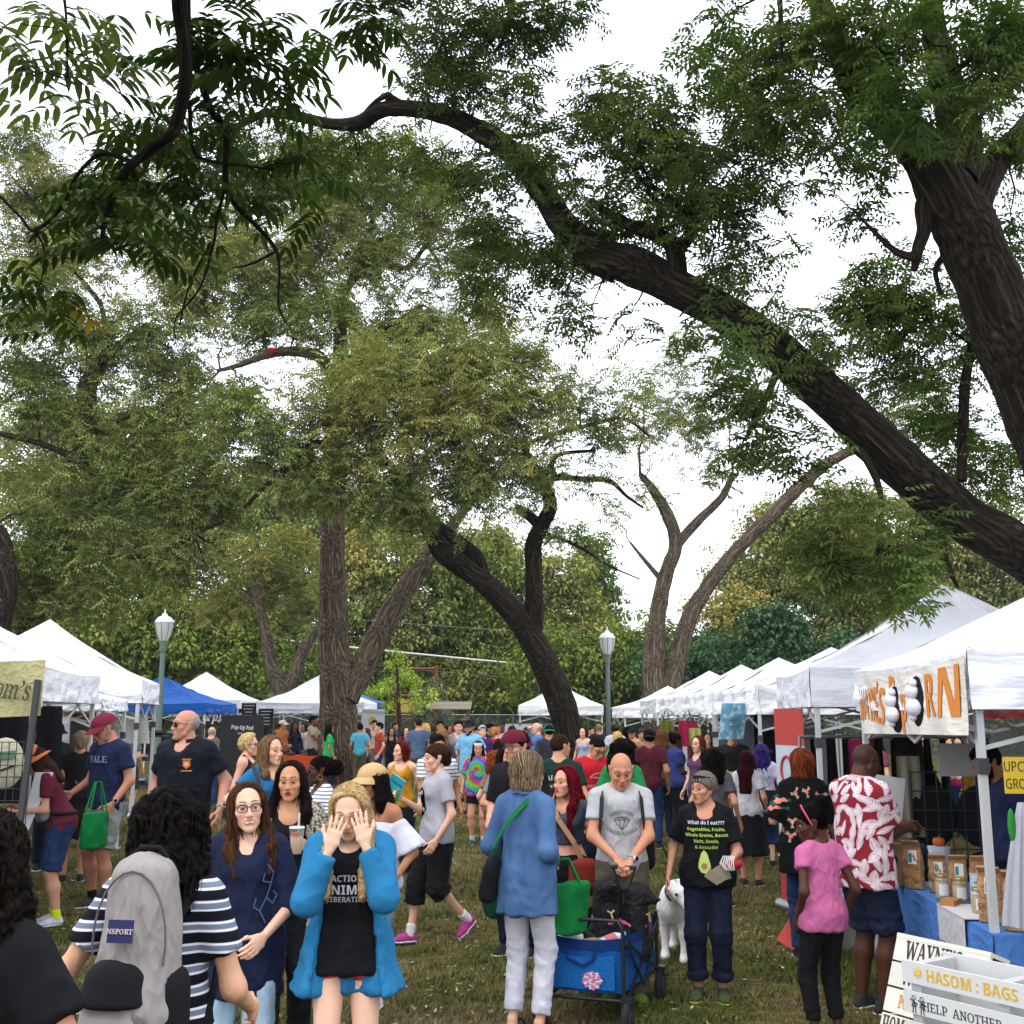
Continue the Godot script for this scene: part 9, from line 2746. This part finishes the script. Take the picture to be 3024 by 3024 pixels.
	strap("strap",sb,.92,[Vector3(.2,.93,.14),Vector3(.12,1.12,.165),Vector3(-.01,1.3,.175),Vector3(-.08,1.42,.12),Vector3(-.1,1.5,.0),Vector3(-.08,1.4,-.12),Vector3(.1,1.2,-.15)],.04,cloth("9a7a58"))

	var hb:=thing("backpack","black backpack on the back of the bald man in grey","backpack",who.herb.position,-2)
	part("body",net([el(Vector3(.03,1.35,-.2),Vector3(.03,1.0,-.22),.15,.08,.19,.1)],.016,.015).mesh(),cloth("131417"),hb)
	part("side_pocket",net([el(Vector3(.2,1.15,-.16),Vector3(.21,.92,-.17),.04,.06,.045,.07)],.016,.012).mesh(),cloth("1c1d21"),hb)

	var hv: Vector3=hands[who.avocado][0]
	var mo:=thing("banknotes","fanned dollar bills in the hand of the woman in black","money",hv+Vector3(-.05,-.03,.04),-14)
	for i in 3: part("note",MB.new().box(Vector3(-.035*i+.02,-.015*i,.004*i),Vector3(.07,.11,.0015),Basis.from_euler(Vector3(.3,.2,.35+.3*i))).mesh(),paint(["8f8a70","a39c80","9a9478"][i],.9),mo)
	var stn:=thing("string_bundle","bundle of white strings and a red purse in the same hand","purse",hv+Vector3(.0,.03,.05),-14)
	part("purse",net([el(Vector3(.02,-.02,0),Vector3(.05,-.01,0),.03,.045,.03,.045,Vector3.UP)],.01,.008).mesh(),cloth("a8242c"),stn)
	for i in 7: part("string",MB.new().tube([Vector4(-.03+i*.012,.05,.02,.004),Vector4(-.05+i*.014,.01-.01*(i % 3),.05,.004),Vector4(-.02+i*.01,-.04,.04,.004)],5).mesh(),paint("cfcfcf"),stn)

	var fb:=thing("waist_bag","rainbow sequinned waist bag on the woman in the orange hat","bag",who.hat.position,-62)
	part("pouch",net([el(Vector3(.1,.98,.16),Vector3(-.08,.96,.18),.075,.05,.075,.05,Vector3.UP)],.014,.012).mesh(),cloth("ffffff","rainbow"),fb)
	for q in fb.get_children(): q.material_override.uv1_triplanar=true
	fb.get_child(0).material_override.uv1_scale=Vector3(4,4,4)
	part("belt",net([el(Vector3(0,.96,.01),Vector3(0,.985,.01),.2,.15,.2,.15,Vector3.RIGHT,3)],.016,.008).mesh(),cloth("131316"),fb)
	tote("green cloth tote bag with a white state outline behind the woman in the orange hat",who.hat.position+Vector3(.2,1.0,-.3),Vector3(.34,.38,.1),"0f7a3c",60,.3)
	var pr:=thing("paper_roll","long white paper sheet held by the woman in the orange hat","paper",who.hat.position+Vector3(-.30,.62,.22),0)
	part("sheet",MB.new().sheet(4,10,func(u,v): return Vector3((u-.5)*(.04+.13*v)+v*.2,v*.72,.03*sin(v*3)*(u-.5))).mesh(),paint("c9cad0",.8),pr)

	tag(part("papers",MB.new().box(Vector3.ZERO,Vector3(.2,.01,.16),Basis.from_euler(Vector3(.5,.3,.2))).mesh(),paint("c9c9ce"),self,Transform3D(Basis.IDENTITY,hands[who.redtee][0]+Vector3(.03,.03,.03))),"white papers in the hands of the man in red","paper")
	tag(part("phone",MB.new().box(Vector3.ZERO,Vector3(.07,.14,.01),Basis.from_euler(Vector3(.2,-.6,.1))).mesh(),paint("22262c",.3),self,Transform3D(Basis.IDENTITY,hands[who.dye][1]+Vector3(.01,-.04,.02))),"dark phone in the hand of the girl in tie dye","phone")

	var cm:=thing("camera","black camera slung at the side of the purple haired woman","camera",who.purple.position+Vector3(-.25,1.0,.1),30)
	part("housing",MB.new().box(Vector3.ZERO,Vector3(.13,.09,.06)).mesh(),paint("141416",.5),cm)
	part("lens",MB.new().rod(Vector3(0,-.01,.03),Vector3(0,-.03,.13),.036,16).mesh(),paint("101012",.4),cm)
	part("strap",MB.new().tube([Vector4(.0,.04,0,.012),Vector4(.12,.22,.06,.012),Vector4(.28,.45,-.02,.012)],5).mesh(),cloth("17171b"),cm)

func animals() -> void:

	var d:=thing("dog","white dog with a dark collar walking beside the woman in the avocado shirt","dog",on(Vector3(1.348,.913,-9.645).x,-9.5),-16)
	var bones:=[
		el(Vector3(0,.5,.12),Vector3(0,.52,-.3),.125,.16,.105,.115),el(Vector3(0,.46,.16),Vector3(0,.5,.05),.12,.15,.12,.16),
		bo(Vector3(0,.54,.2),Vector3(.07,.61,.34),.088,.07),
		el(Vector3(.09,.63,.4),Vector3(.11,.61,.46),.078,.072,.066,.062),bo(Vector3(.13,.58,.49),Vector3(.17,.53,.56),.042,.03),bo(Vector3(.13,.55,.48),Vector3(.165,.505,.53),.024,.018),
		bo(Vector3(0,.53,-.36),Vector3(.03,.45,-.56),.03,.014),
	]
	for e in [1,-1]:
		var f: float=.06 if e>0 else -.03
		bones.append(bo(Vector3(.09*e,.44,.16),Vector3(.09*e,.24,.15+f),.062,.038))
		bones.append(bo(Vector3(.09*e,.24,.15+f),Vector3(.09*e,.05,.17+f),.036,.028))
		bones.append(bo(Vector3(.09*e,.03,.18+f),Vector3(.09*e,.025,.22+f),.034,.028))
		bones.append(bo(Vector3(.085*e,.46,-.28),Vector3(.09*e,.3,-.24+f),.085,.05))
		bones.append(bo(Vector3(.09*e,.3,-.24+f),Vector3(.09*e,.19,-.36+f),.045,.03))
		bones.append(bo(Vector3(.09*e,.19,-.36+f),Vector3(.09*e,.05,-.34+f),.03,.026))
		bones.append(bo(Vector3(.09*e,.03,-.33+f),Vector3(.09*e,.025,-.28+f),.033,.027))
		bones.append(el(Vector3(.09+.065*e,.69,.38),Vector3(.09+.1*e,.61,.4),.035,.018,.025,.012,Vector3(0,0,1)))
	var m:=net(bones,.014,.018)
	for i in m.v.size(): m.c[i]=Color(.7,.69,.68).lerp(Color(.55,.5,.48),clampf(nz.get_noise_3dv(m.v[i]*8.0),0,1))
	d.scale=Vector3.ONE*.9
	part("body",rough_up(m,.006,Vector3(40,40,40)).mesh(),vcol("fur",.9,.2),d)
	part("nose",MB.new().ball(Vector3(.182,.527,.588),Vector3(.024,.02,.018)).mesh(),paint("1c1516",.4),d)
	for e in [1,-1]: part("eye",MB.new().ball(Vector3(.118+.042*e,.62,.515-.016*e),Vector3.ONE*.014).mesh(),paint("120c0a",.15),d)
	part("tongue",MB.new().ball(Vector3(.16,.505,.545),Vector3(.024,.014,.035)).mesh(),paint("a8505c",.5),d)
	part("collar",net([el(Vector3(.03,.6,.27),Vector3(.04,.615,.295),.1,.1,.098,.098,Vector3.RIGHT,3)],.014,.006).mesh(),paint("22282c"),d)
	var h: Vector3=hands[who.avocado][1]
	var c: Vector3=d.position+Vector3(.0,.66,.3)
	tag(part("leash",MB.new().tube([Vector4(c.x,c.y,c.z,.009),Vector4(lerpf(c.x,1.15,.5),.78,c.z+.2,.009),Vector4(1.12,.98,-8.5,.009)],6).mesh(),paint("1c1a18")),"dark leash running from the white dog's collar to the left","leash")

	for q in [["black curly dog in a pink harness sitting at the left in the wagon, looking up",Vector3(-.02,.36,-.55),15.0,1.0],["black curly dog sitting at the right in the wagon, turned away",Vector3(.16,.34,-.56),65.0,.88]]:
		var t:=thing("dog",q[0],"dog",wagon_at*q[1],q[2],"black dogs in the wagon")
		var up: float=.06 if q[3]==1.0 else -.02
		var bb:=[
			el(Vector3(0,.1,-.05),Vector3(0,.28,.03),.095,.105,.07,.08),bo(Vector3(0,.3,.03),Vector3(0,.39,.05),.055,.052),
			bo(Vector3(0,.42,.05),Vector3(0,.42,.07),.062),bo(Vector3(0,.41+up*.3,.11),Vector3(0,.4+up,.18),.03,.024),
		]
		for e in [1,-1]:
			bb.append(bo(Vector3(.05*e,.24,.06),Vector3(.05*e,.03,.1),.034,.026))
			bb.append(bo(Vector3(.07*e,.09,-.04),Vector3(.085*e,.04,.07),.055,.032))
			bb.append(el(Vector3(.062*e,.435,.045),Vector3(.074*e,.34,.05),.018,.036,.014,.032))
		var bm:=net(bb,.013,.018)
		for i in bm.v.size(): bm.c[i]=Color(.012,.011,.012)*(1.0+nz.get_noise_3dv(bm.v[i]*40.0))
		part("body",rough_up(bm,.016,Vector3(48,48,48)).mesh(),vcol("fur_dark",.75,.35),t)
		part("nose",MB.new().ball(Vector3(0,.405+up,.205),Vector3(.013,.011,.01)).mesh(),paint("080808",.3),t)
		for e in [1,-1]: part("eye",MB.new().ball(Vector3(.027*e,.435,.127),Vector3.ONE*.008).mesh(),paint("0c0807",.1),t)
		part("harness",net([el(Vector3(0,.215,.01),Vector3(0,.235,.015),.095,.105,.092,.1,Vector3.RIGHT,3)],.013,.006).mesh(),paint("b8488a",.7),t)
		part("bow",MB.new().tube([Vector4(-.025,.29,.125,.007),Vector4(0,.275,.13,.007),Vector4(.025,.292,.125,.007)],5).rod(Vector3(0,.275,.13),Vector3(.01,.24,.135),.007).mesh(),paint("b5a878",.5),t)

func wagon() -> void:
	var fl:=on(Vector3(.257,.035,-7.467).x,Vector3(.257,.035,-7.467).z)
	var fr:=on(Vector3(.672,.02,-7.318).x,Vector3(.672,.02,-7.318).z)
	var mid:=(fl+fr)/2
	var across:=(fr-fl).normalized()
	var turn:=rad_to_deg(atan2(-across.z,across.x))
	var w:=thing("folding_wagon","blue folding wagon with black wheels carrying two black dogs","wagon",Vector3(mid.x,gy(mid.x,mid.z),mid.z),turn)
	wagon_at=w.transform

	var hw:=.235
	var lg:=.92
	var steel:=paint("26282b",.4,.5)
	var blue:=cloth("0f4a86","",.9)
	var dark:=cloth("0c2d62","",.8)
	var y0:=.24
	var y1:=.56
	for q in [[Vector3(-hw,0,0),Vector3(hw,0,0)],[Vector3(hw,0,0),Vector3(hw,0,-lg)],[Vector3(hw,0,-lg),Vector3(-hw,0,-lg)],[Vector3(-hw,0,-lg),Vector3(-hw,0,0)]]:
		var a: Vector3=q[0]
		var b: Vector3=q[1]
		var nn:=(b-a).cross(Vector3.UP).normalized()*-1.0
		nn=Vector3((a.x+b.x)/2,0,(a.z+b.z)/2+lg/2).normalized()
		part("side",MB.new().sheet(20,6,func(u,v): return a.lerp(b,u)+nn*(sin(u*PI)*.03*(1-v*.6)+.004*sin(u*20+v*5))+Vector3(0,lerpf(y0,y1,v)-.02*sin(u*PI)*v,0)).mesh(),blue,w)
		part("trim",MB.new().sheet(20,2,func(u,v): return a.lerp(b,u)+nn*(sin(u*PI)*.012+.008)+Vector3(0,lerpf(y1-.06,y1+.006,v)-.02*sin(u*PI),0)).mesh(),dark,w)
	part("floor",MB.new().box(Vector3(0,y0,-lg/2),Vector3(hw*2,.012,lg)).mesh(),dark,w)
	part("pocket",MB.new().sheet(16,4,func(u,v): return Vector3((u-.5)*.4,y0+.02+v*.21-.02*sin(u*PI)*v,.04+.012*sin(u*PI))).mesh(),cloth("13589a","",.9),w)
	part("front_handle",MB.new().tube([Vector4(-.11,y1-.05,.05,.01),Vector4(-.1,y1-.12,.06,.01),Vector4(.0,y1-.16,.065,.01),Vector4(.07,y1-.12,.06,.01),Vector4(.08,y1-.06,.05,.01)],6).mesh(),dark,w)
	var badge:=MB.new()
	for i in 60:
		var a:=i*2.4
		var r:=.062*sqrt(i/60.0)
		badge.col=[Color(.62,.2,.34),Color(.62,.6,.66),Color(.45,.16,.3)][i % 3]
		badge.ball(Vector3(.06+cos(a)*r,y0+.075+sin(a)*r*.85,.062),Vector3(.009,.008,.004),6,4)
	part("flower_patch",badge.mesh(),vcol("patch",.6),w)

	for e in [1,-1]:
		part("frame_tube",MB.new().tube([Vector4(e*(hw+.02),.16,.035,.012),Vector4(e*(hw+.02),y1+.1,.04,.012)],8).mesh(),steel,w)
		part("frame_tube",MB.new().tube([Vector4(e*(hw+.02),.16,-lg,.012),Vector4(e*(hw+.02),y1+.03,-lg,.012)],8).mesh(),steel,w)
		for s in [[.2,.0,y1-.02,-lg],[y1-.02,.0,.2,-lg],[.2,-lg*.5,y1-.02,.0],[.2,-lg*.5,y1-.02,-lg]]:
			part("cross_bar",MB.new().bar(Vector3(e*(hw+.035),s[0],s[1]),Vector3(e*(hw+.035),s[2],s[3]),.008,.02).mesh(),steel,w)
		part("base_rail",MB.new().rod(Vector3(e*hw,.2,.02),Vector3(e*hw,.2,-lg),.011).mesh(),steel,w)
	part("front_bow",MB.new().tube([Vector4(-hw-.02,y1+.06,.04,.012),Vector4(-hw+.01,y1+.115,.045,.012),Vector4(hw-.01,y1+.115,.045,.012),Vector4(hw+.02,y1+.06,.04,.012)],8).mesh(),steel,w)
	for z in [.03,-lg]: part("axle",MB.new().rod(Vector3(-hw-.03,.2,z),Vector3(hw+.03,.2,z),.012).mesh(),steel,w)
	for e in [1,-1]:
		for z in [.05,-lg+.02]:
			var wh:=part("wheel",MB.new().add(wheel_tyre(),Transform3D(Basis.IDENTITY,Vector3(e*(hw+.045),.105,z))).mesh(),paint("121213",.85),w)
			part("hub",MB.new().rod(Vector3(e*(hw+.045)-.028,.105,z),Vector3(e*(hw+.045)+.028,.105,z),.055,16).mesh(),paint("2a2b2d",.5),wh)
			part("fork",MB.new().box(Vector3(e*(hw+.045),.215,z),Vector3(.075,.03,.07)).mesh(),steel,wh)

	var inv:=w.transform.affine_inverse()
	var hl: Vector3=inv*hands[who.herb][0]
	var hr: Vector3=inv*hands[who.herb][1]
	var mh:=(hl+hr)/2
	var foot:=Vector3(.02,.3,-lg-.02)
	var knee:=foot.lerp(mh,.72)
	for e in [1,-1]:
		part("pull_rod",MB.new().tube([Vector4(foot.x+.02*e,foot.y,foot.z,.008),Vector4(knee.x+.025*e,knee.y,knee.z,.008),Vector4(lerpf(knee.x,mh.x,.5)+.055*e,lerpf(knee.y,mh.y,.55),lerpf(knee.z,mh.z,.5),.008),Vector4(mh.x+.075*e,mh.y-.005,mh.z,.008)],8).mesh(),paint("85888c",.3,.8),w)
	part("grip",MB.new().rod(mh-Vector3(.085,0,0),mh+Vector3(.085,0,0),.014).mesh(),paint("151517",.7),w)
	part("pull_clip",MB.new().box(knee,Vector3(.08,.02,.025)).box(foot+Vector3(0,.06,0),Vector3(.2,.03,.03)).mesh(),steel,w)

	for q in [["white paper bag lying in the wagon's front left corner",Vector3(-.14,.5,-.12),Vector3(.15,.1,.1),"c4c6d0"],["brown paper bag lying in the wagon",Vector3(-.02,.49,-.1),Vector3(.16,.06,.11),"8f744f"],["teal printed paper in the wagon",Vector3(.07,.5,-.16),Vector3(.14,.05,.1),"2f6a72"]]:
		tag(part("paper_bag",rough_up(net([el(q[1]-Vector3(q[2].x*.3,0,0),q[1]+Vector3(q[2].x*.3,.02,0),q[2].z*.5,q[2].y*.5,q[2].z*.5,q[2].y*.5,Vector3(0,0,1))],.012,.006),.01,Vector3(16,16,16)).mesh(),cloth(q[3],"",1.3),self,w.transform),q[0],"paper bag")
	var bt:=thing("water_bottle","clear and pink water bottle lying in the wagon's front right corner","bottle",w.transform*Vector3(.14,.52,-.1),turn+60)
	part("bottle",MB.new().tube([Vector4(-.09,0,0,.03),Vector4(-.08,0,0,.035),Vector4(.05,.02,0,.035),Vector4(.09,.03,0,.014),Vector4(.11,.033,0,.014)],14).mesh(),paint("b9c4cf",.15),bt)
	part("pink_wrap",MB.new().rod(Vector3(-.06,.003,0),Vector3(.03,.017,0),.037,14).mesh(),paint("b8606e",.5),bt)
	part("bottle_cap",MB.new().rod(Vector3(.11,.033,0),Vector3(.128,.036,0),.016,12).mesh(),paint("5aa0c4",.4),bt)

func wheel_tyre() -> MB:
	var m:=MB.new()
	var prof:=[]
	for i in 11:
		var a:=lerpf(-PI/2,PI/2,i/10.0)
		prof.append(Vector2(.083+cos(a)*.022,sin(a)*.024))
	prof.push_front(Vector2(.05,-.02))
	prof.append(Vector2(.05,.02))
	m.lathe(Vector3.ZERO,prof,26)
	var out:=MB.new()
	out.add(m,Transform3D(Basis.from_euler(Vector3(0,0,PI/2)),Vector3.ZERO))
	return out
